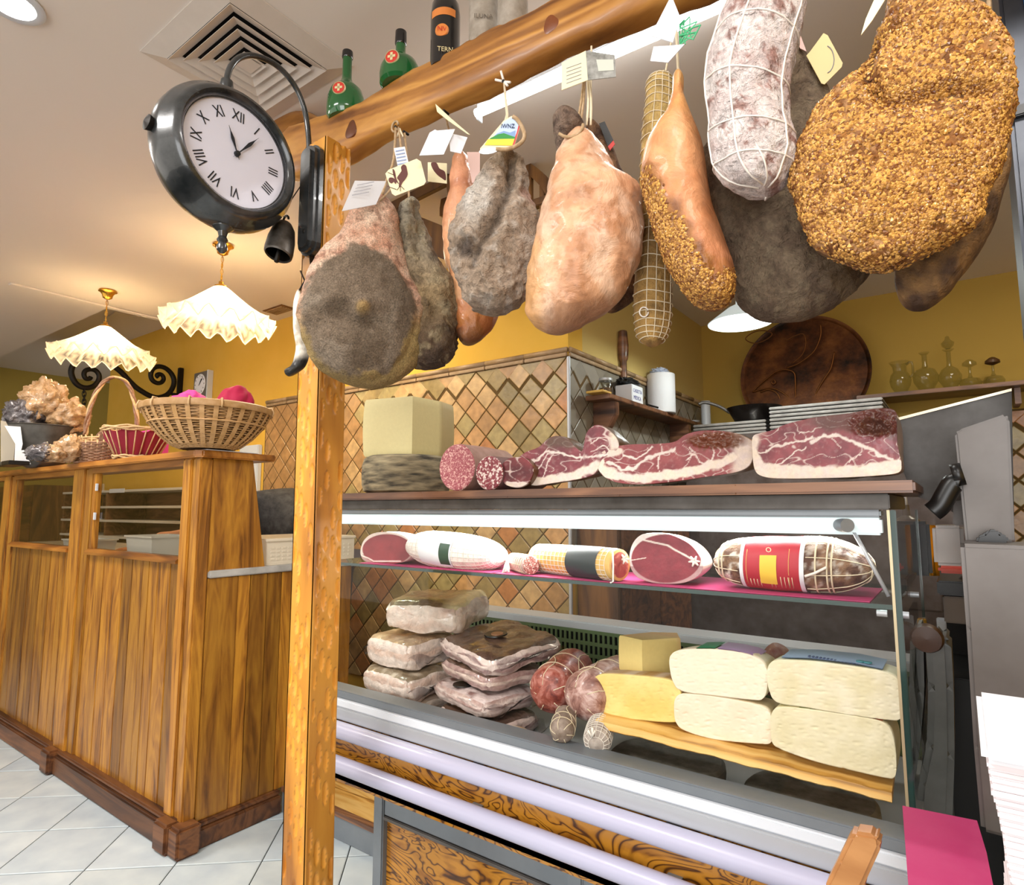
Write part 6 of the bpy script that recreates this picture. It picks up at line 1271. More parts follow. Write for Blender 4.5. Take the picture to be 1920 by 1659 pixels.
skin('trousers', [(px_+.01, py_, 1.03, .14, .18), (px_+.03, py_-.10, .90, .115), (px_+.04, py_-.10, .60, .085), (px_+.07, py_-.10, .24, .07), (px_+.03, py_+.10, .90, .115), (px_+.04, py_+.10, .60, .085), (px_+.07, py_+.10, .24, .07)], [(0, 1), (1, 2), (2, 3), (0, 4), (4, 5), (5, 6)], m_trou, pe)
hd = Vector((px_-.80, py_-.53, 1.09))
for k_, (dy, L_) in enumerate(((-.028, .062), (-.010, .070), (.009, .066), (.026, .052))): skin('finger', [(hd.x-.01, hd.y+dy*.6, hd.z, .011), (hd.x-.03, hd.y+dy, hd.z-.004, .0095), (hd.x-.03-L_*.5, hd.y+dy, hd.z-.016, .0085), (hd.x-.03-L_*.85, hd.y+dy, hd.z-.036, .0075)], [(0, 1), (1, 2), (2, 3)], m_skin, pe, 1)
skin('thumb', [(hd.x+.01, hd.y-.02, hd.z, .012), (hd.x-.01, hd.y-.045, hd.z-.008, .010), (hd.x-.035, hd.y-.055, hd.z-.022, .0085)], [(0, 1), (1, 2)], m_skin, pe, 1)
hh = Vector((px_-.83, py_-.082, 1.29)); lathe('hair', hh, [(0, -.045), (.06, -.03), (.095, .01), (.088, .05), (.05, .082), (0, .088)], m_iron, pe, 24, (-.25, 0, 1), wob=lambda r, t, a: (r*(1+.06*math.sin(a*7)), t))
for sgn in (-1, 1): lathe('shoe', (px_-.02, py_+.10*sgn, .106), [(.0, 0), (.05, 0), (.055, .02), (.045, .06), (.03, .085), (0, .09)], m_black, pe, 20, wob=lambda r, t, a: (r*(1+.9*max(0, -math.cos(a))*(1-t/.12)), t))
# ------------------------------------------------------------------ baskets and bags on the counter top
m_w1 = organic('split_bamboo', .55, 90, .2, .3, .003); m_w2 = P('brown_wicker', hx('8a5a30'), .6, nz=.3, ns=60); m_w3 = P('pale_wicker', hx('d8b078'), .6, nz=.25, ns=60)
m_bam = P('pale_bamboo', hx('cc9c5c'), .5, nz=.25, ns=30); m_bam2 = P('bamboo_strip', hx('b88a4c'), .5, nz=.25, ns=30)
def weave(par, x, y, z0, prof, rows, n, mat, r=.0035, amp=.004, sq=1.0, name='woven_strands', rot=0):
    """horizontal strands running in and out of the stakes"""
    mb = MB()
    def rad(t):
        f_ = t*(len(prof)-1); i = min(int(f_), len(prof)-2); g = f_-i; return prof[i][0]+(prof[i+1][0]-prof[i][0])*g, prof[i][1]+(prof[i+1][1]-prof[i][1])*g
    for k_ in range(rows):
        rr, zz = rad((k_+.5)/rows); pts = []
        for j in range(n*3):
            a = 2*math.pi*j/(n*3); o_ = amp*math.cos(a*n/2+math.pi*(k_ % 2)); q_ = (rr+o_); xx, yy = q_*math.cos(a), q_*sq*math.sin(a)
            pts.append((x+xx*math.cos(rot)-yy*math.sin(rot), y+xx*math.sin(rot)+yy*math.cos(rot), z0+zz))
        mb.tube(pts, r, 4, True)
    o_ = mb.build(name, mat, par, True); o_['kind'] = 'stuff'; return rad
def onTop(px, dist): q_ = PC(px, dist).o; return q_.x, q_.y
# big round basket
bx_, by_ = onTop(388, 2.72); R0 = .235; bb = empty('round_bamboo_basket', (bx_, by_, TZ), 'large shallow round bamboo basket on the near corner of the counter, holding pink cloths', 'basket')
prof = [(.095, .004), (.125, .016), (.165, .05), (.198, .09), (.217, .122), (R0-.006, .150)]
weave(bb, bx_, by_, TZ, prof, 26, 44, m_bam2, .0033, .0035)
for j in range(30):
    a = 2*math.pi*j/30+.05; ca, sa = math.cos(a), math.sin(a); w = .0085; vs = []; 
    for (rr, zz) in prof:
        for s_ in (-1, 1): vs += [(bx_+(rr+.0065)*ca-s_*w*sa, by_+(rr+.0065)*sa+s_*w*ca, TZ+zz), (bx_+(rr+.004)*ca-s_*w*sa, by_+(rr+.004)*sa+s_*w*ca, TZ+zz)]
    fs = []
    for i in range(len(prof)-1):
        b_ = i*4; fs += [(b_, b_+2, b_+6, b_+4), (b_+1, b_+5, b_+7, b_+3), (b_, b_+4, b_+5, b_+1), (b_+2, b_+3, b_+7, b_+6)]
    mk('rib', vs, fs, m_bam, bb)
lathe('basket_rim', (bx_, by_, TZ), [(R0-.012, .146), (R0+.006, .146), (R0+.009, .154), (R0+.007, .168), (R0-.002, .173), (R0-.014, .170), (R0-.014, .146)], m_bam2, bb, 60)
lathe('basket_liner', (bx_, by_, TZ), [(0, .006), (.09, .006), (.12, .022), (.158, .055), (.19, .095), (.21, .125), (R0-.014, .150)], P('dark_basket_inside', hx('6a4a28'), .8), bb, 48)
tube('middle_cord', [(bx_+.2105*math.cos(a*.2094), by_+.2105*math.sin(a*.2094), TZ+.098) for a in range(30)], .0035, m_bam, bb, 5, True)
for a in (-2.3, -1.9, -1.35, -.75, -.3, .8, 2.5): tube('rim_binding', [(bx_+(R0+r_)*math.cos(a), by_+(R0+r_)*math.sin(a), TZ+z_) for r_, z_ in ((.010, .142), (.013, .157), (.006, .176), (-.012, .174))], .0035, m_w3, bb, 5)
def crumple(name, x, y, z, rx, ry, rz, mat, label=None, cat=None, parent=None, seed=0, rough=.3, n=26, fr=3.0, smooth=True):
    vs = []; fs = []
    for i in range(n+1):
        t = math.pi*i/n
        for j in range(n*2):
            a = 2*math.pi*j/(n*2); d = Vector((math.sin(t)*math.cos(a), math.sin(t)*math.sin(a), -math.cos(t))); w = 1+rough*(abs(noise.noise(d*fr+Vector((seed, 0, 0))))*1.6-.4)+rough*.4*noise.noise(d*fr*3+Vector((0, seed, 0)))
            vs.append((x+rx*d.x*w, y+ry*d.y*w, max(z, z+rz*.5*(1+d.z*w))))
    for i in range(n):
        for j in range(n*2): fs.append((i*n*2+j, i*n*2+(j+1) % (n*2), (i+1)*n*2+(j+1) % (n*2), (i+1)*n*2+j))
    o = mk(name, vs, fs, mat, parent, smooth); 
    if label: T_(o, label, cat)
    return o
crumple('pink_cloth', *onTop(352, 2.80), TZ+.13, .10, .06, .115, m_pink, 'folded pink cloth poking out at the left of the large round basket', 'cloth', None, 2, .3, fr=1.4)
crumple('crimson_cloth', *onTop(438, 2.76), TZ+.12, .075, .07, .16, m_crim, 'crimson cloth bulging out at the right of the large round basket', 'cloth', None, 5, .15, fr=1.2)
crumple('cream_cloth', *onTop(310, 2.72), TZ+.13, .06, .05, .06, m_paper, 'small cream paper at the left rim of the large round basket', 'paper', None, 8, .3, fr=1.5)
q = PZ(TZ+.002); poly3('folded_paper', [q.p(358, 838), q.p(400, 833), q.p(470, 842), q.p(455, 850), (-2.385, 1.26, TZ+.002)], .004, (0, 0, 1), m_paper) if False else T_(box('folded_paper', CX-.17, CX+.03, CYF+.0, CYF+.22, TZ+.0, TZ+.003, m_paper), 'white paper sheet lying under the large round basket on the counter corner', 'paper')
bb.location.z += .0035
# small oval basket
bx_, by_ = onTop(182, 3.78); ob = empty('oval_wicker_basket', (bx_, by_, TZ), 'small brown oval wicker basket in front of the pasta bags', 'basket')
prof = [(.125, .006), (.138, .05), (.142, .105)]; weave(ob, bx_, by_, TZ, prof, 13, 26, m_w2, .0045, .005, .62, rot=R(10))
for j in range(26):
    a = 2*math.pi*j/26; ca, sa = math.cos(a), math.sin(a)*.62; p_ = lambda rr: (rr*(ca*math.cos(R(10))-sa*math.sin(R(10))), rr*(ca*math.sin(R(10))+sa*math.cos(R(10))))
    tube('stake', [(bx_+p_(.125)[0], by_+p_(.125)[1], TZ+.004), (bx_+p_(.142)[0], by_+p_(.142)[1], TZ+.115)], .0035, m_w3, ob, 5)
lathe('basket_base', (bx_, by_, TZ), [(0, 0), (.09, 0), (.095, .008), (0, .008)], m_w2, ob, 24, wob=None)
# open loops leaning over the oval basket
for k_ in range(9):
    a0 = k_*.22; tube('loop_rim', cr([(bx_-.10+.02*k_, by_+.02, TZ+.105), (bx_-.09+.02*k_, by_+.03, TZ+.16+.02*math.sin(a0)), (bx_-.05+.022*k_, by_+.05, TZ+.185), (bx_-.0+.02*k_, by_+.04, TZ+.12)], 4, False), .0032, m_w2, ob, 5)
# handled basket behind
bx_, by_ = onTop(205, 3.98); hb = empty('handled_basket', (bx_, by_, TZ), 'wicker basket with a tall twisted arched handle at the back of the counter top', 'basket')
prof = [(.11, .006), (.15, .09), (.165, .15)]; weave(hb, bx_, by_, TZ, prof, 12, 24, m_w3, .0055, .005, .8)
for j in range(24): a = 2*math.pi*j/24; tube('stake', [(bx_+.11*math.cos(a), by_+.088*math.sin(a), TZ+.004), (bx_+.168*math.cos(a), by_+.134*math.sin(a), TZ+.16)], .004, m_w3, hb, 5)
q = PC(205, 3.98)
hp = cr([q.p(*s) for s in ((160, 815), (165, 780), (178, 740), (197, 714), (218, 707), (238, 718), (250, 745), (256, 780), (258, 812))], 5, False)
for k_ in range(3):
    pts = []
    for i, p_ in enumerate(hp): a = i*.55+k_*2.09; pts.append(p_+rt*.007*math.cos(a)+fw*.007*math.sin(a))
    tube('handle_strand', pts, .0072, m_w2 if k_ else m_w3, hb, 6)
T_(box('pink_box', bx_+.05, bx_+.42, by_+.02, by_+.12, TZ+.0005, TZ+.172, m_pink, None, .004), 'flat-topped pink box between the handled basket and the large round basket', 'box')
# red cloth basket
bx_, by_ = onTop(258, 3.36); rb_ = empty('slatted_basket', (bx_, by_, TZ), 'open slatted wicker basket lined with dark red cloth, left of the large round basket', 'basket')
lathe('red_liner', (bx_, by_, TZ), [(.0, .012), (.08, .012), (.10, .05), (.125, .10), (.135, .13), (.128, .13), (.118, .10), (.09, .05), (0, .02)], P('dark_red_cloth', hx('8c1c30'), .85, bump=.4, ns=60), rb_, 48, wob=lambda r, t, a: (r*(1+.05*math.sin(a*9)), t+(.012*math.sin(a*7) if t > .09 else 0)))
for j in range(22): a = 2*math.pi*j/22; tube('stake', [(bx_+.085*math.cos(a), by_+.085*math.sin(a), TZ+.01), (bx_+.145*math.cos(a+.12), by_+.145*math.sin(a+.12), TZ+.135)], .003, m_w3, rb_, 5)
for k_, (rr, zz) in enumerate(((.145, .13), (.149, .137), (.143, .144), (.139, .139), (.093, .006), (.088, .012), (.097, .013))):
    tube('rim_strand', [(bx_+rr*math.cos(a*.1745), by_+rr*math.sin(a*.1745), TZ+zz+.004*math.sin(a*1.3+k_*2)) for a in range(36)], .0045, m_w3, rb_, 5, True)
# metal bowl with bags
bx_, by_ = onTop(82, 4.35); bw = lathe('metal_bowl', (bx_, by_, TZ), [(0, 0), (.07, 0), (.10, .02), (.15, .09), (.185, .17), (.20, .225), (.207, .228), (.202, .232), (.194, .225), (.178, .17), (.142, .09), (.09, .025), (0, .012)], P('dark_gunmetal', hx('5a5650'), .4, .6, nz=.2, ns=12), None, 56)
T_(bw, 'large dark metal bowl on the counter top, heaped with bagged food', 'bowl')
m_bag = P('tan_dried_food', hx('c89450'), .35, nz=.5, ns=26, bump=.9, bd=.02, coat=.6); m_bag2 = P('dark_foil_bag', hx('3a2a30'), .25, .4, nz=.5, ns=22, bump=.9, bd=.02, coat=.5)
q = PC(85, 4.3)
for i, (x, y, rx, rz, mt, lab) in enumerate(((120, 800, .155, .20, m_bag, 'clear bag of tan dried food heaped on the right of the metal bowl'), (78, 782, .13, .25, m_bag, 'clear bag of tan dried food at the top of the metal bowl'), (50, 800, .10, .19, m_bag2, 'dark foil-fronted bag sticking up at the left of the metal bowl'))):
    p_ = q.p(x, y+14); crumple('food_bag', p_.x, p_.y, TZ+.19 if i != 1 else TZ+.24, rx, .11, rz, mt, lab, 'bag', None, i*3+1, .28, 26, 2.6)
q = PC(95, 3.75)
for i, (x, y, rx, rz, mt, lab) in enumerate(((75, 868, .075, .085, m_bag2, 'small dark bag lying on the counter top below the metal bowl'), (100, 868, .075, .085, m_bag, 'small tan bag lying on the counter top left of the oval wicker basket'), (112, 845, .075, .14, m_bag, 'small upright tan bag leaning on the oval wicker basket'))):
    p_ = q.p(x, y); crumple('small_food_bag', p_.x, p_.y+.04*(i == 2), TZ, rx, .06, rz, mt, lab, 'bag', None, i*5+2, .3, 22, 2.6)
q = PC(25, 4.2)
for i, (pts, mt, lab) in enumerate((([(0, 800), (10, 802), (28, 838), (24, 878), (0, 884)], P('grey_card', hx('a8a090'), .6), 'grey-beige card standing at the left end of the counter top'), ([(8, 804), (38, 806), (42, 838), (34, 872), (26, 878), (28, 838)], m_paper, 'white paper standing behind the grey card at the counter end'), ([(28, 852), (44, 850), (57, 876), (30, 878)], m_white, 'small white card leaning by the metal bowl'))):
    ps = [q.p(*s, -.03*i) for s in pts]; lo = min(p_.z for p_ in ps); ps = [p_+Vector((0, 0, TZ+.001-lo)) for p_ in ps]; T_(poly3('standing_card', ps, .004, q.n, mt), lab, 'card')
p_ = q.p(14, 888); T_(box('till_roll_holder', p_.x-.16, p_.x+.12, p_.y-.03, p_.y+.06, TZ, TZ+.022, m_black, None, .003), 'low black holder at the foot of the standing cards', 'holder')
# ------------------------------------------------------------------ bottles on the beam
BT = lambda px: pb.p(px, 0).z
yb = 1.2*HK+.045; bpl = PY(yb); m_grn = P('green_bottle_glass', hx('1d5a2c'), .12, 0, coat=.6); m_blk = P('black_bottle_glass', hx('141416'), .15, coat=.6)
m_medal = P('red_medal_print', hx('c8382c'), .4); m_or = P('orange_label', hx('d8823c'), .5); m_gold = P('gold_print', hx('d8c898'), .4)
def beamtop(px): return pb.p(px, {650: 190, 745: 128, 835: 85, 905: 46, 965: 20}[px]).z-.012
def bottle(px, pyt, r, prof, mat, cap, label):
    c_ = bpl.p(px, pyt); z0_ = beamtop(px); h_ = c_.z-z0_; b_ = lathe('bottle', (c_.x, c_.y, z0_), [(rr*r, zz*h_) for rr, zz in prof], mat, None, 40)
    T_(b_, label, 'bottle'); lathe('bottle_cap', (c_.x, c_.y, z0_+h_*cap), [(r*.34, 0), (r*.36, .004), (r*.36, h_*(1-cap)-.004), (r*.32, h_*(1-cap)+.001), (0, h_*(1-cap)+.001)], m_blk, b_, 20); return b_, Vector((c_.x, c_.y, z0_)), h_
onion = [(0, 0), (.85, 0), (.98, .05), (1, .18), (.97, .30), (.82, .42), (.52, .50), (.32, .55), (.25, .62), (.24, .96), (.26, .97), (.26, .985)]
for px, pyt, lab, cp in ((652, 98, 'green round-shouldered bottle with a red medallion at the left end of the beam', .90), (752, 61, 'green bottle with a tall black capsule, second on the beam', .76)):
    b_, c_, h_ = bottle(px-0, pyt, .052 if px == 652 else .052, onion, m_grn, cp, lab) if False else (None, None, None)
    key = 650 if px == 652 else 745; cc_ = bpl.p(px, pyt); z0_ = beamtop(key); h_ = cc_.z-z0_; r = .056
    b_ = lathe('bottle', (cc_.x, cc_.y, z0_), [(rr*r, zz*h_) for rr, zz in onion], m_grn, None, 40); T_(b_, lab, 'bottle')
    lathe('bottle_cap', (cc_.x, cc_.y, z0_+h_*cp), [(r*.26, 0), (r*.29, .003), (r*.28, h_*(1-cp)), (0, h_*(1-cp)+.001)], m_blk, b_, 20)
    d_ = (Vector((0, 0, 0))-Vector((cc_.x, cc_.y, 0))).normalized(); d2 = (d_+Vector((-.45, 0, 0))).normalized(); mc = Vector((cc_.x, cc_.y, z0_+h_*.30))+d2*r*.96
    lathe('medallion', mc, [(.0, .0035), (.016, .003), (.0185, .001), (.019, -.003)], m_medal, b_, 28, d2); lathe('medallion_rim', mc, [(.0175, .0025), (.0185, .004), (.0198, .001), (.0198, -.003)], m_gold, b_, 28, d2)
    u_ = Vector((0, 0, 1)); w_ = u_.cross(d2)
    for (a, e) in ((.011, .0035), (.0035, .011)): poly3('white_cross', [mc+d2*.0036+w_*sx*a+u_*sy*e for sx, sy in ((-1, -1), (1, -1), (1, 1), (-1, 1))], .0006, d2, m_gold, b_)
cc_ = bpl.p(836, -6); z0_ = beamtop(835)-.01; h_ = cc_.z-z0_; r = .0385
b_ = lathe('bottle', (cc_.x, cc_.y, z0_), [(0, 0), (r, 0), (r, h_*.72), (r*.92, h_*.86), (r*.6, h_*.96), (r*.38, h_), (r*.36, h_+.06), (0, h_+.06)], m_blk, None, 40); T_(b_, 'black bottle with an orange band and round orange emblem, third on the beam', 'bottle')
d2 = (Vector((0, 0, 0))-Vector((cc_.x, cc_.y, 0))).normalized(); w_ = Vector((0, 0, 1)).cross(d2)
def curved(par, z0, z1, a0, a1, mat, name, rr=.0006): 
    an = math.atan2(d2.y, d2.x); vs = []; n = 12
    for i in range(n+1):
        a = an+a0+(a1-a0)*i/n
        for z_, r_ in ((z0, r+rr), (z1, r+rr), (z0, r), (z1, r)): vs.append((cc_.x+r_*math.cos(a), cc_.y+r_*math.sin(a), z_))
    return mk(name, vs, [(i*4, i*4+4, i*4+5, i*4+1) for i in range(n)], mat, par, True)
curved(b_, z0_+h_*.60, z0_+h_*.70, -1.1, .7, m_or, 'orange_band'); mc = Vector((cc_.x, cc_.y, z0_+h_*.40))+(d2-w_*.25).normalized()*(r-.001)
lathe('orange_emblem', mc, [(0, .003), (.0165, .002), (.018, -.002)], m_or, b_, 28, (d2-w_*.25).normalized()); text('emblem_letters', 'NV', .018, mc+d2*.004, w_, (0, 0, 1), m_medal, b_)
text('bottle_lettering', 'TERN', .018, Vector((cc_.x, cc_.y, z0_+h_*.13))+d2*(r+.0025), w_, (0, 0, 1), m_gold, b_, sx=.9)
m_stone = P('grey_stoneware', hx('a09484'), .8, nz=.3, ns=30, bump=.4)
for key, px, pyt, lab in ((905, 907, -70, 'grey stoneware cylinder jar with faint incised lettering on the beam'), (965, 962, -90, 'plain grey stoneware jar at the right of the lettered one on the beam')):
    cc_ = bpl.p(px, pyt); z0_ = beamtop(key)-.005; top_ = min(cc_.z, 2.69); r = .036; o = lathe('stoneware_jar', (cc_.x, cc_.y, z0_), [(0, 0), (r, 0), (r, .01), (r*.98, (top_-z0_)*.9), (r*.8, top_-z0_), (0, top_-z0_)], m_stone, None, 40); T_(o, lab, 'jar')
    if px == 907: d2 = (-Vector((cc_.x, cc_.y, 0))).normalized(); text('incised_letters', 'ILUNA', .016, Vector((cc_.x, cc_.y, z0_+.055))+d2*(r+.0015), Vector((0, 0, 1)).cross(d2), (0, 0, 1), P('incised_grey', hx('6a6054'), .8), o)
# ------------------------------------------------------------------ LED tube and arch rack
a, b_ = PZ(2.655).p(893, 213), PZ(2.655).p(1372, 4); m_led = P('led_tube_glow', (1, 1, 1), emit=(1, .99, .96), es=6)
lt = empty('led_tube_light', ((a.x+b_.x)/2, a.y, 2.72), 'long glowing white tube light on the ceiling behind the beam', 'light')
ym = (a.y+b_.y)/2
tube('tube', [(a.x, a.y, 2.655), (b_.x+.05, b_.y, 2.655)], .0155, m_led, lt, 16); box('batten', a.x+.0, b_.x+.14, ym-.02, ym+.02, 2.675, 2.719, m_white, lt, .003)
box('end_cap', b_.x+.05, b_.x+.12, ym-.025, ym+.025, 2.635, 2.675, m_white, lt, .004); box('end_cap', a.x-.006, a.x+.0, ym-.016, ym+.016, 2.637, 2.675, m_white, lt, .002)
area('led_tube_power', ((a.x+b_.x)/2, ym, 2.63), .95, 6, (1, .98, .94), (0, 0, 0), .04)
ra = PY(2.05); rk = empty('arched_rack', (ra.p(930, 400).x, 2.05, 2.1), 'dark brown arched wooden rack with upright bars hanging behind the hams', 'rack')
arc = [ra.p(936+112*math.cos(a), 398-108*math.sin(a)) for a in [math.pi*(-.02+i/24*1.04) for i in range(25)]]
vs = []; fs = []; cen = ra.p(936, 398)
for p_ in arc:
    d = (p_-cen).normalized()
    for dy, k_ in ((0, 0), (.03, 0), (.03, -.045), (0, -.045)): vs.append((p_.x+d.x*k_, 2.05+dy, p_.z+d.z*k_))
for i in range(len(arc)-1):
    for k_ in range(4): fs.append((i*4+k_, i*4+(k_+1) % 4, i*4+4+(k_+1) % 4, i*4+4+k_))
mk('arch_rim', vs, fs+[(3, 2, 1, 0), tuple(range(len(vs)-4, len(vs)))], m_rack, rk)
for px in (845, 872, 900, 928, 958, 990, 1014):
    t_ = ra.p(px, 398-math.sqrt(max(0, 108**2-((px-936)*108/112)**2))+6); b0 = ra.p(px, 402); box('upright_bar', t_.x-.012, t_.x+.012, 2.055, 2.075, b0.z, t_.z, m_rack, rk, .002)
box('bottom_rail', arc[-1].x, arc[0].x, 2.048, 2.082, cen.z-.03, cen.z+.005, m_rack, rk, .003)
box('ceiling_strut', cen.x-.02, cen.x+.02, 2.055, 2.08, arc[12].z-.01, 2.72, m_rack, rk)
ra2 = PY(1.9)
for i, (q0, q1, w) in enumerate((((690, 268), (868, 470), .13), ((668, 420), (840, 300), .05), ((840, 260), (860, 470), .035))):
    p0, p1 = ra2.p(*q0), ra2.p(*q1); p0.z = min(p0.z, 2.71); p1.z = min(p1.z, 2.7); d = (p1-p0).normalized(); n_ = Vector((-d.z, 0, d.x)); poly3('slanting_board', [p0+n_*w/2, p0-n_*w/2, p1-n_*w/2, p1+n_*w/2], .025, (0, 1, 0), m_rack, rk, .003)
# ------------------------------------------------------------------ kitchen corner
def shadowless(): pass
ks = empty('dark_wall_shelf', (-1.52, 3.7, 1.83), 'dark wooden wall shelf on a carved bracket, running along the side wall', 'shelf')
box('shelf_plank', -1.597, -1.45, 2.87, 4.45, 1.832, 1.858, m_dark, ks, .003)
for y_ in (2.95, 4.05): MB().prism([(-1.597, y_, 1.831), (-1.46, y_, 1.831), (-1.46, y_, 1.76), (-1.50, y_, 1.69), (-1.56, y_, 1.64), (-1.597, y_, 1.62)], (0, .05, 0), .004).build('bracket', m_dark, ks)
SZ = 1.8585; sx = PX(-1.52)
def sy_(px): return sx.p(px, 760).y
y_ = sy_(1136); jr = lathe('glass_jar', (-1.52, y_, SZ), [(0, 0), (.035, 0), (.037, .01), (.037, .07), (.032, .08), (.032, .085)], m_clear, None, 28); T_(jr, 'glass jar with a metal lid at the near end of the dark wall shelf', 'jar')
lathe('jar_lid', (-1.52, y_, SZ+.085), [(.034, 0), (.037, .003), (.037, .015), (0, .017)], m_alu, jr, 28); lathe('jar_contents', (-1.52, y_, SZ), [(0, .003), (.033, .003), (.034, .045), (0, .05)], m_rack, jr, 20)
y_ = sy_(1120); T_(box('yellow_pad', -1.56, -1.46, y_-.05, y_+.05, SZ, SZ+.012, P('yellow_pad_paper', hx('d0a850'), .6), None, .002), 'yellow notepad under the glass jar end of the dark wall shelf', 'notepad')
y_ = sy_(1181); mb_ = box('medicine_box', -1.575, -1.47, y_-.075, y_+.075, SZ, SZ+.105, m_paper, None, .003); T_(mb_, 'white box hand-lettered for first aid on the dark wall shelf', 'box')
text('hand_lettering', 'CASSETTA', .030, (-1.47, y_-.0, SZ+.070), (0, 1, 0), (0, 0, 1), P('blue_marker', hx('4a4a8c'), .6), mb_, sx=.85); text('hand_lettering', 'MEDICA', .032, (-1.47, y_-.005, SZ+.030), (0, 1, 0), (0, 0, 1), bpy.data.materials['blue_marker'], mb_, sx=.85)
crumple('black_bag', -1.53, y_, SZ+.106, .05, .11, .05, m_black, 'flat black pouch lying on the first aid box', 'pouch', None, 3, .3)
y_ = sy_(1174)+.03; T_(lathe('pepper_mill', (-1.575, y_+.06, SZ+.0), [(0, 0), (.034, 0), (.030, .05), (.022, .15), (.02, .27), (.028, .285), (.030, .30), (.034, .36), (.026, .455), (.02, .46), (0, .461)], m_dark, None, 20), 'tall dark wooden pepper mill standing on the dark wall shelf', 'mill')
y_ = sy_(1237); pr = lathe('paper_roll', (-1.508, y_, SZ), [(0, 0), (.084, 0), (.088, .004), (.088, .252), (.084, .256), (.02, .256), (.02, .25), (0, .25)], m_paper, None, 48); T_(pr, 'big white kitchen paper roll on the dark wall shelf', 'paper roll')
crumple('blue_wrapper', -1.52, y_-.0, SZ+.258, .05, .05, .04, P('blue_film', hx('b8c4dc'), .3), 'crumpled blue and clear wrapper on top of the big paper roll', 'wrapper', None, 4, .5)
y_ = sy_(1318); T_(lathe('small_paper_roll', (-1.50, y_, SZ), [(0, 0), (.034, 0), (.034, .20), (.012, .20), (0, .19)], m_white, None, 32), 'slim white roll standing at the far end of the dark wall shelf', 'paper roll')
y_ = sy_(1295); T_(lathe('white_saucer', (-1.50, y_-.03, SZ), [(0, 0), (.03, 0), (.05, .012), (.052, .015), (0, .008)], m_white, None, 32), 'small white saucer beside the slim white roll', 'saucer')
y_ = sy_(1200)+.04; T_(tube('spoon', cr([(-1.465, y_-.06, SZ+.012), (-1.46, y_, SZ+.010), (-1.465, y_+.07, SZ+.014), (-1.46, y_+.09, SZ+.012)], 3, False), [.006]*1+[.006]*8+[.004] if False else .006, m_iron), 'dark spoon lying on the shelf edge below the first aid box', 'spoon')
# oven with trays
cb2 = empty('brown_work_cabinet', (-1.49, 3.2, 0), 'dark brown work cabinet under the dark wall shelf, seen through the glass case', 'cabinet'); box('cabinet_body', -1.59, -1.36, 2.75, 3.72, 0, 1.18, m_rack, cb2, .004); box('cabinet_top', -1.59, -1.34, 2.74, 3.73, 1.181, 1.21, m_dark, cb2, .003)
for y_ in (2.78, 3.25): box('door', -1.359, -1.345, y_, y_+.44, .06, 1.15, m_base, cb2, .003)
ov = empty('bakery_oven', (-.6, 4.2, 0), 'dark brown steel oven standing against the kitchen wall under the trays', 'oven')
m_ov = P('brown_steel', hx('4c3c34'), .4, .5, nz=.25, ns=7)
box('oven_body', -1.38, .20, 3.75, 4.62, .05, 1.70, m_ov, ov, .01); box('oven_door', -1.3, -.1, 3.735, 3.75, .75, 1.3, m_ov, ov, .005); tube('door_handle', [(-1.25, 3.70, 1.33), (-.2, 3.70, 1.33)], .012, m_alu, ov)
box('oven_base', -1.36, .18, 3.77, 4.60, 0, .05, m_black, ov)
trp = PY(3.80)
m_tray = P('worn_tray_steel', hx('b4b4b0'), .35, .8, nz=.35, ns=16)
zt0 = 1.7005; n = 0
OR = ['lowest', 'second lowest', 'third', 'fourth', 'fifth', 'sixth', 'topmost']
for i in range(4): T_(box('baking_tray', -1.34, -.90, 3.80, 4.25, zt0+.022*i, zt0+.022*i+.016, m_tray, None, .004), ('topmost' if i == 3 else OR[i])+' worn steel tray of the low stack under the black metal pan', 'tray', 'trays in the low stack')
for i in range(7): T_(box('baking_tray', -.88, -.30, 3.80, 4.25, zt0+.0225*i, zt0+.0225*i+.016, m_tray, None, .004), OR[i]+' worn steel tray of the tall stack, right of the black metal pan', 'tray', 'trays in the tall stack')
fp = PY(4.0).p(1415, 790); pan = lathe('frying_pan', (fp.x, 4.0, zt0+.0885), [(0, 0), (.09, 0), (.115, .012), (.15, .075), (.165, .10), (.16, .10), (.142, .075), (.108, .018), (0, .01)], m_iron, None, 48); pan.data.materials[0] = P('black_pan_metal', hx('2c2624'), .25, .7); T_(pan, 'black round metal pan resting on the low stack of trays', 'pan')
tube('pan_handle', cr([(fp.x-.15, 4.0, zt0+.17), (fp.x-.22, 4.0, zt0+.22), (fp.x-.30, 3.98, zt0+.25), (fp.x-.34, 3.96, zt0+.24)], 4, False), .010, m_steel, pan)
# copper disc
dq = PY(4.60); c_ = dq.p(1504, 700); rr = (dq.p(1628, 700)-dq.p(1380, 700)).length/2*.985
m = M('tooled_dark_copper'); cc2 = m.coord(rnd=False); n1 = m.N('ShaderNodeTexNoise', Scale=3.5, Detail=7.0, Roughness=.65); m.L(cc2, 0, n1, 0); r1 = m.ramp(n1, 0, [(.36, hx('1c120c')), (.5, hx('5c3418')), (.66, hx('8a5628'))]); m.L(r1, 0, m.b, 'Base Color')
m.b.inputs['Metallic'].default_value = .6; m.b.inputs['Roughness'].default_value = .45; n2 = m.N('ShaderNodeTexNoise', Scale=30.0, Detail=3.0); m.L(cc2, 0, n2, 0); m.bump(n2, 0, .3, .006)
axd = Vector((0, -1, .10)); cd_ = lathe('copper_disc', (c_.x, 4.62, c_.z), [(0, .0), (rr*.6, .0), (rr*.94, .0), (rr*.97, .012), (rr, .014), (rr, 0), (rr*.99, -.012), (0, -.012)], m.m, None, 96, axd); T_(cd_, 'large round dark copper disc tooled with a parrot, leaning on the kitchen wall', 'disc')
m_cl = P('copper_relief', hx('7a4c24'), .4, .7)
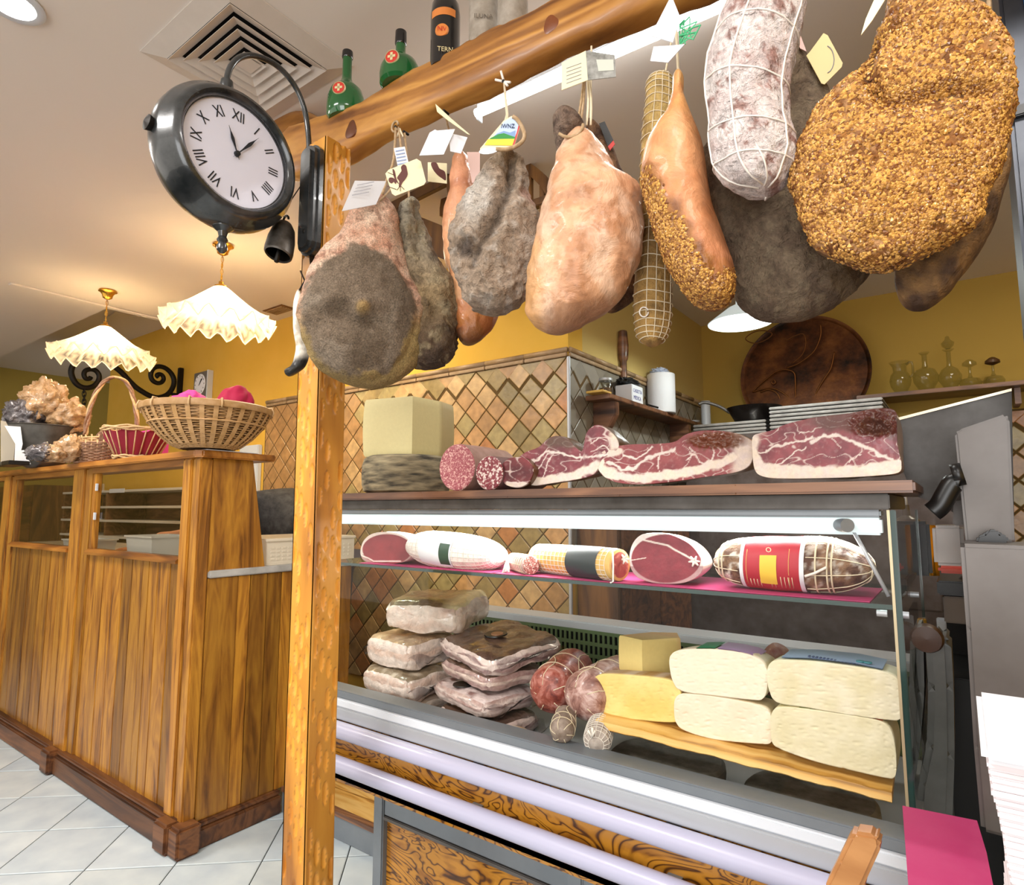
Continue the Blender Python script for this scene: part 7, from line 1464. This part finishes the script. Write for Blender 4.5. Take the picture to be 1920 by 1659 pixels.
def rel(pts, r_=.006, closed=False): tube('tooled_line', [PY(4.592).p(x, y)+Vector((0, -.0-(.10*(PY(4.592).p(x, y).z-c_.z)), 0)) for x, y in [tuple(v[:2]) for v in cr(pts, 5, closed)]], r_, m_cl, cd_, 5, closed)
rel([(1410, 735), (1425, 720), (1440, 708), (1455, 697), (1472, 693), (1488, 698), (1491, 715), (1490, 760)]); rel([(1410, 735), (1430, 729), (1450, 728), (1470, 738), (1485, 752), (1490, 764)]); rel([(1425, 735), (1440, 730), (1455, 736), (1462, 750), (1460, 765)])
rel([(1450, 712), (1454, 716), (1450, 720), (1446, 716)], .005, True); rel([(1475, 690), (1495, 683), (1515, 670), (1530, 655), (1540, 630), (1540, 610)]); rel([(1520, 763), (1530, 735), (1545, 710), (1558, 690), (1565, 660)])
rel([(1400, 637), (1415, 625), (1435, 622), (1450, 628), (1435, 640), (1415, 645)], .004, True); rel([(1475, 640), (1490, 632), (1508, 628), (1512, 645), (1505, 665), (1485, 682)], .004)
# cone lamp
q = PY(3.3); c_ = q.p(1388, 606); T_(lathe('cone_lamp_shade', (c_.x, 3.3, c_.z), [(.165, 0), (.167, .003), (.06, .085), (.02, .105), (.018, .13), (0, .132)], P('milky_enamel', hx('c4d0d0'), .3, emit=(.8, .9, .9), es=.25), None, 48), 'pale enamel cone-shaped hanging lamp shade half hidden behind the hams', 'lamp')
o = [c for c in COL.objects if c.name.startswith('cone_lamp_shade')][0]; tube('lamp_cord', [(c_.x, 3.3, c_.z+.13), (c_.x, 3.3, 2.72)], .004, m_black, o, 6); lathe('inner_shade', (c_.x, 3.3, c_.z), [(.160, .003), (.05, .08), (0, .085)], m_white, o, 40)
l = bpy.data.lights.new('cone_lamp_light', 'POINT'); l.energy = 9; l.color = (.92, 1, .94); l.shadow_soft_size = .03; lo_ = bpy.data.objects.new('cone_lamp_light', l); lo_.location = (c_.x, 3.3, c_.z+.03); COL.objects.link(lo_)
# glassware shelf
gs = PY(4.62); zg = 1.985
gw = empty('glassware_shelf', (0, 4.7, zg), 'narrow dark shelf on the yellow kitchen wall carrying the glassware', 'shelf'); box('shelf_board', -.50, .75, 4.5, 4.797, zg-.025, zg, m_dark, gw, .003); 
for x in (-.4, .3): box('shelf_bracket', x, x+.03, 4.6, 4.797, zg-.12, zg-.026, m_dark, gw, .002)
T_(box('dark_pan_pile', -.32, .1, 4.3, 4.62, 1.70, 1.80, m_black, None, .02), 'dark roasting tin on the oven, below the glassware shelf', 'tin')
def glassw(px, wpx, hpx, prof, label, cat='decanter', lid=None):
    c_ = gs.p(px, 740); s_ = (gs.p(px+wpx/2, 740)-gs.p(px-wpx/2, 740)).length/2; h_ = hpx*(c_-EYE).dot(fw)/F_PX; o = lathe(cat if cat != 'jug' else 'glass_jug', (c_.x, 4.62, zg+.0005), [(a*s_, b*h_) for a, b in prof], m_clear, None, 36); T_(o, label, cat); return o, c_, s_, h_
o, c_, s_, h_ = glassw(1690, 42, 62, [(0, 0), (.45, 0), (.5, .03), (.9, .25), (1, .42), (.85, .6), (.6, .7), (.65, .85), (.95, .99), (.92, 1)], 'rounded glass jug with a handle, leftmost on the glassware shelf', 'jug'); tube('jug_handle', cr([(c_.x+s_*.6, 4.62, zg+h_*.9), (c_.x+s_*1.1, 4.62, zg+h_*.95), (c_.x+s_*1.15, 4.62, zg+h_*.6), (c_.x+s_*.85, 4.62, zg+h_*.5)], 4, False), .008, m_clear, o)
glassw(1738, 50, 76, [(0, 0), (.5, 0), (.55, .05), (.95, .25), (1, .4), (.75, .55), (.25, .62), (.2, .72), (.2, .92), (.42, .99), (.4, 1)], 'glass decanter with an open flared neck beside the glass jug')
o, c_, s_, h_ = glassw(1784, 46, 78, [(0, 0), (.5, 0), (.55, .05), (.95, .22), (1, .34), (.7, .5), (.24, .58), (.2, .68), (.2, .93), (.5, .99), (.48, 1)], 'glass decanter with a pointed glass stopper on the kitchen shelf'); lathe('stopper', (c_.x, 4.62, zg+h_), [(.01, 0), (.03, .02), (.035, .04), (.015, .06), (.01, .08), (0, .085)], m_clear, o, 20)
for px, lab in ((1822, 'low glass decanter with a mushroom stopper on the kitchen shelf'), (1866, 'low glass decanter with a round dark stopper on the kitchen shelf')):
    o, c_, s_, h_ = glassw(px, 44, 40, [(0, 0), (.7, 0), (.95, .12), (1, .25), (.8, .42), (.25, .5), (.14, .6), (.13, 1)], lab); lathe('stopper', (c_.x, 4.62, zg+h_), [(.01, 0), (.038, .012), (.036, .028), (.015, .045), (0, .05)], m_clear if px == 1822 else m_rack, o, 20)
# ------------------------------------------------------------------ slicer and things right of the case
sl = empty('meat_slicer', (.08, 1.5, .62), 'large grey steel meat slicer seen from behind, right of the glass case', 'slicer')
def plate(px, Y, pts, th, mat, name, bev=.002, par=sl): q_ = PY(Y); return poly3(name, [q_.p(*s) for s in pts], th, (0, 1, 0), mat, par, bev)
plate(0, 1.50, [(1683, 783), (1897, 728), (1902, 1000), (1840, 1000), (1800, 968), (1760, 945), (1722, 932), (1702, 905), (1692, 880)], .012, m_steeld, 'carriage_plate'); plate(0, 1.494, [(1683, 783), (1897, 728), (1897, 733), (1684, 788)], .004, P('bright_steel_edge', hx('c8b8a0'), .3, .6), 'plate_edge', 0)
plate(0, 1.34, [(1790, 812), (1798, 805), (1886, 775), (1893, 785), (1903, 1017), (1811, 1017)], .014, m_steel, 'guard_plate', .004)
plate(0, 1.20, [(1800, 1019), (1990, 1026), (1990, 1600), (1840, 1560), (1826, 1400), (1812, 1180)], .16, m_steel, 'motor_housing', .006)
plate(0, 1.44, [(1747, 985), (1806, 985), (1810, 1062), (1752, 1060)], .10, P('grey_white_plastic', hx('9c948e'), .4), 'thickness_box', .006); plate(0, 1.44, [(1788, 940), (1812, 936), (1812, 984), (1786, 985)], .02, m_steel, 'slicer_bracket', .003)
q = PY(1.32); tube('feed_handle', cr([q.p(1800, 905), q.p(1788, 905), q.p(1775, 925), q.p(1762, 948), q.p(1748, 960)], 4, False), [.014]*5+[.017]*6+[.020]*6 if False else .017, m_black, sl, 16); tube('handle_stub', [q.p(1786, 892), q.p(1806, 888)], .020, m_black, sl, 12)
pk = [q.p(*s) for s in ((1829, 1016), (1832, 1004), (1845, 1000), (1852, 992), (1868, 992), (1874, 1000), (1888, 1004), (1890, 1016))]; poly3('clamp_knob', [p_+Vector((0, -.03, 0)) for p_ in pk], .03, (0, 1, 0), m_black, sl, .003)
m_gb = P('grey_cast_body', hx('6e706c'), .4, .3, nz=.15, ns=10)
for pts, Y in (([(1706, 1195), (1714, 1180), (1728, 1175), (1731, 1215), (1733, 1300), (1725, 1400), (1712, 1480), (1706, 1560), (1704, 1420), (1704, 1290)], 1.62), ([(1734, 1200), (1745, 1190), (1770, 1192), (1783, 1205), (1788, 1290), (1790, 1420), (1785, 1560), (1715, 1560), (1722, 1470), (1737, 1400), (1740, 1290)], 1.60)): plate(0, Y, pts, .14, m_gb, 'slicer_body', .012)
q = PY(1.56); lathe('round_knob', q.p(1738, 1196), [(0, -.02), (.026, -.018), (.03, 0), (.026, .018), (0, .02)], P('brown_knob', hx('4c3020'), .4), sl, 24, (0, -1, 0))
w_ = PY(1.9)
sb_ = empty('side_shelving', (.12, 2.0, 0), 'dark shelf unit with black rail and orange edge behind the slicer', 'shelf unit')
a, b_ = w_.p(1700, 1085), w_.p(1830, 1120); box('black_shelf', -.06, .30, 1.9, 2.3, b_.z, a.z, m_black, sb_, .004); c_ = w_.p(1700, 1058); box('orange_rail', -.055, .30, 1.905, 1.93, a.z+.018, c_.z, P('orange_red_plastic', hx('c8401c'), .35), sb_, .006)
d_ = w_.p(1700, 1162); box('grey_drawer', -.05, .30, 1.91, 2.28, d_.z, b_.z-.003, P('taupe_panel', hx('6a6058'), .5), sb_, .003); box('wood_upright', .06, .12, 1.89, 2.3, 0, b_.z-.003, m_rack, sb_, .003); box('lower_cupboard', -.06, .30, 1.95, 2.3, 0, d_.z-.14, m_black, sb_, .003); box('back_board', -.06, .30, 2.27, 2.3, d_.z-.14, d_.z, m_black_m, sb_)
for px in (1728, 1765): c_ = w_.p(px, 1178); box('catch', c_.x-.01, c_.x+.01, 1.93, 1.95, c_.z-.02, c_.z+.02, m_brass if px == 1728 else m_alu, sb_, .002)
zsh = a.z+.0005; lathe('pillar_foot', (.03, 1.98, zsh), [(.045, 0), (.03, .015), (.022, .03), (.022, .06)], m_black, sb_, 20)
# soap bottle, black tin, golden tin
c_ = PY(2.1).p(1702, 1000); sp2 = lathe('soap_dispenser', (c_.x, 2.1, zsh), [(0, 0), (.04, 0), (.04, .13), (.03, .15), (.01, .16), (.008, .19), (0, .19)], P('smoky_bottle', hx('5c5650'), .2), None, 24); T_(sp2, 'dark pump soap bottle on the black shelf behind the case edge', 'bottle'); tube('pump', [(c_.x, 2.1, zsh+.19), (c_.x, 2.1, zsh+.22), (c_.x-.03, 2.09, zsh+.222)], .005, m_white, sp2, 6)
c_ = PY(2.04).p(1712, 1000); T_(box('black_packet', c_.x-.045, c_.x+.04, 2.0, 2.05, zsh, zsh+.145, m_black, None, .008), 'black packet standing on the shelf in front of the soap bottle', 'packet'); c_ = PY(2.04).p(1736, 1000); T_(lathe('gold_tin', (c_.x, 2.04, zsh), [(0, 0), (.025, 0), (.025, .13), (.022, .135), (0, .135)], m_brass, None, 24), 'small gold tin beside the black packet', 'tin')
# upright metal column with blue panel
q = PY(1.30); a = q.p(1882, 100); cl = empty('metal_column', (a.x+.08, 1.35, 0), 'dark steel upright column at the right edge of the picture', 'column')
box('column_body', a.x, a.x+.18, 1.30, 1.42, 0, 2.70, P('blue_black_steel', hx('363a42'), .35, .7, nz=.15, ns=4), cl, .006)
box('blue_panel', a.x+.032, a.x+.17, 1.292, 1.30, q.p(1900, 188).z, 2.68, P('blue_enamel', hx('1c6cc0'), .35), cl, .002); box('column_band', a.x-.003, a.x+.18, 1.288, 1.30, q.p(1900, 225).z, q.p(1900, 205).z, m_black, cl, .002)
# small table in front with napkins and magenta sheet
stb = empty('side_table', (.25, .7, 0), 'small dark side table at the bottom right corner under the paper stack', 'table'); TT = .78
q = PZ(TT+.004); a = q.p(1700, 1650); box('table_top', -.045, .55, .40, .985, TT-.03, TT, m_dark, stb, .004)
for x_, y_ in ((-.03, .42), (.51, .42), (-.03, .94), (.51, .94)): box('leg', x_, x_+.035, y_, y_+.035, 0, TT-.03, m_dark, stb, .002)
pm = [q.p(*s) for s in ((1692, 1512), (1832, 1540), (1850, 1600), (1870, 1700), (1706, 1700))]; T_(poly3('magenta_sheet', pm, .0015, (0, 0, 1), m_mag), 'bright magenta paper sheet lying at the bottom right beside the white paper stack', 'paper')
pn = PY(.56); a, b_ = pn.p(1838, 1395), pn.p(1960, 1400); nst = empty('paper_stack', (a.x+.07, .62, TT), 'tall stack of white paper sheets in the bottom right corner', 'paper stack')
zt = a.z; z_ = TT+.006; mbn = MB(); rnd = random.Random(3)
while z_ < zt-.012:
    o1 = .002*math.sin(z_*60)+.0012*rnd.random()+.010*sst(0, .06, zt-.012-z_); mbn.box(a.x+o1, a.x+.17, .56+o1, .72, z_, z_+.0046, .001); z_ += .0048
mbn.build('sheets', P('soft_white_paper', hx('e2dade'), .8), nst)['kind'] = 'stuff'
MB().prism([(a.x, .556, zt-.012), (a.x+.17, .556, zt-.012), (a.x+.17, .72, zt-.012), (a.x, .72, zt-.012)], (0, 0, .012), .004).build('top_sheets', m_paper, nst)
sq = empty  # pencil mark on the top sheet
tube('ink_mark', cr([(a.x+.055, .60, zt+.0008), (a.x+.068, .61, zt+.0008), (a.x+.078, .595, zt+.0008), (a.x+.09, .605, zt+.0008)], 4, False), .0012, m_ink, nst, 5)
# wooden chair back at the bottom
q = PY(.80); chb = empty('wooden_chair', (-.16, .8, 0), 'light brown wooden chair whose rounded back post shows at the bottom of the picture', 'chair')
pts = [q.p(*s) for s in ((1545, 1665), (1570, 1615), (1592, 1570), (1600, 1560), (1640, 1566), (1650, 1575), (1652, 1590), (1618, 1665))]; m_ch = wood('pale_chair_wood', hx('a06c3c'), hx('b88450'), hx('7c4e28'), 1.2, 'x', .4, .2, 6)
lo = pts[0].z; b0 = Vector((pts[0].x, .80, .45)); poly3('back_post', [pts[0]-Vector((0, 0, .25)), *pts, pts[-1]-Vector((0, 0, .25))], .028, (0, 1, 0), m_ch, chb, .004)
zc = pts[0].z-.25; box('chair_seat', pts[-1].x-.36, pts[-1].x+.01, .45, .84, .42, .45, m_ch, chb, .008); 
for x_, y_ in ((0, .48), (-.34, .48), (0, .80), (-.34, .80)): box('leg', pts[-1].x+x_-.03, pts[-1].x+x_, y_, y_+.028, 0, .42, m_ch, chb, .003)
box('back_upright', pts[0].x, pts[-1].x, .80, .828, .45, zc+.002, m_ch, chb, .003)
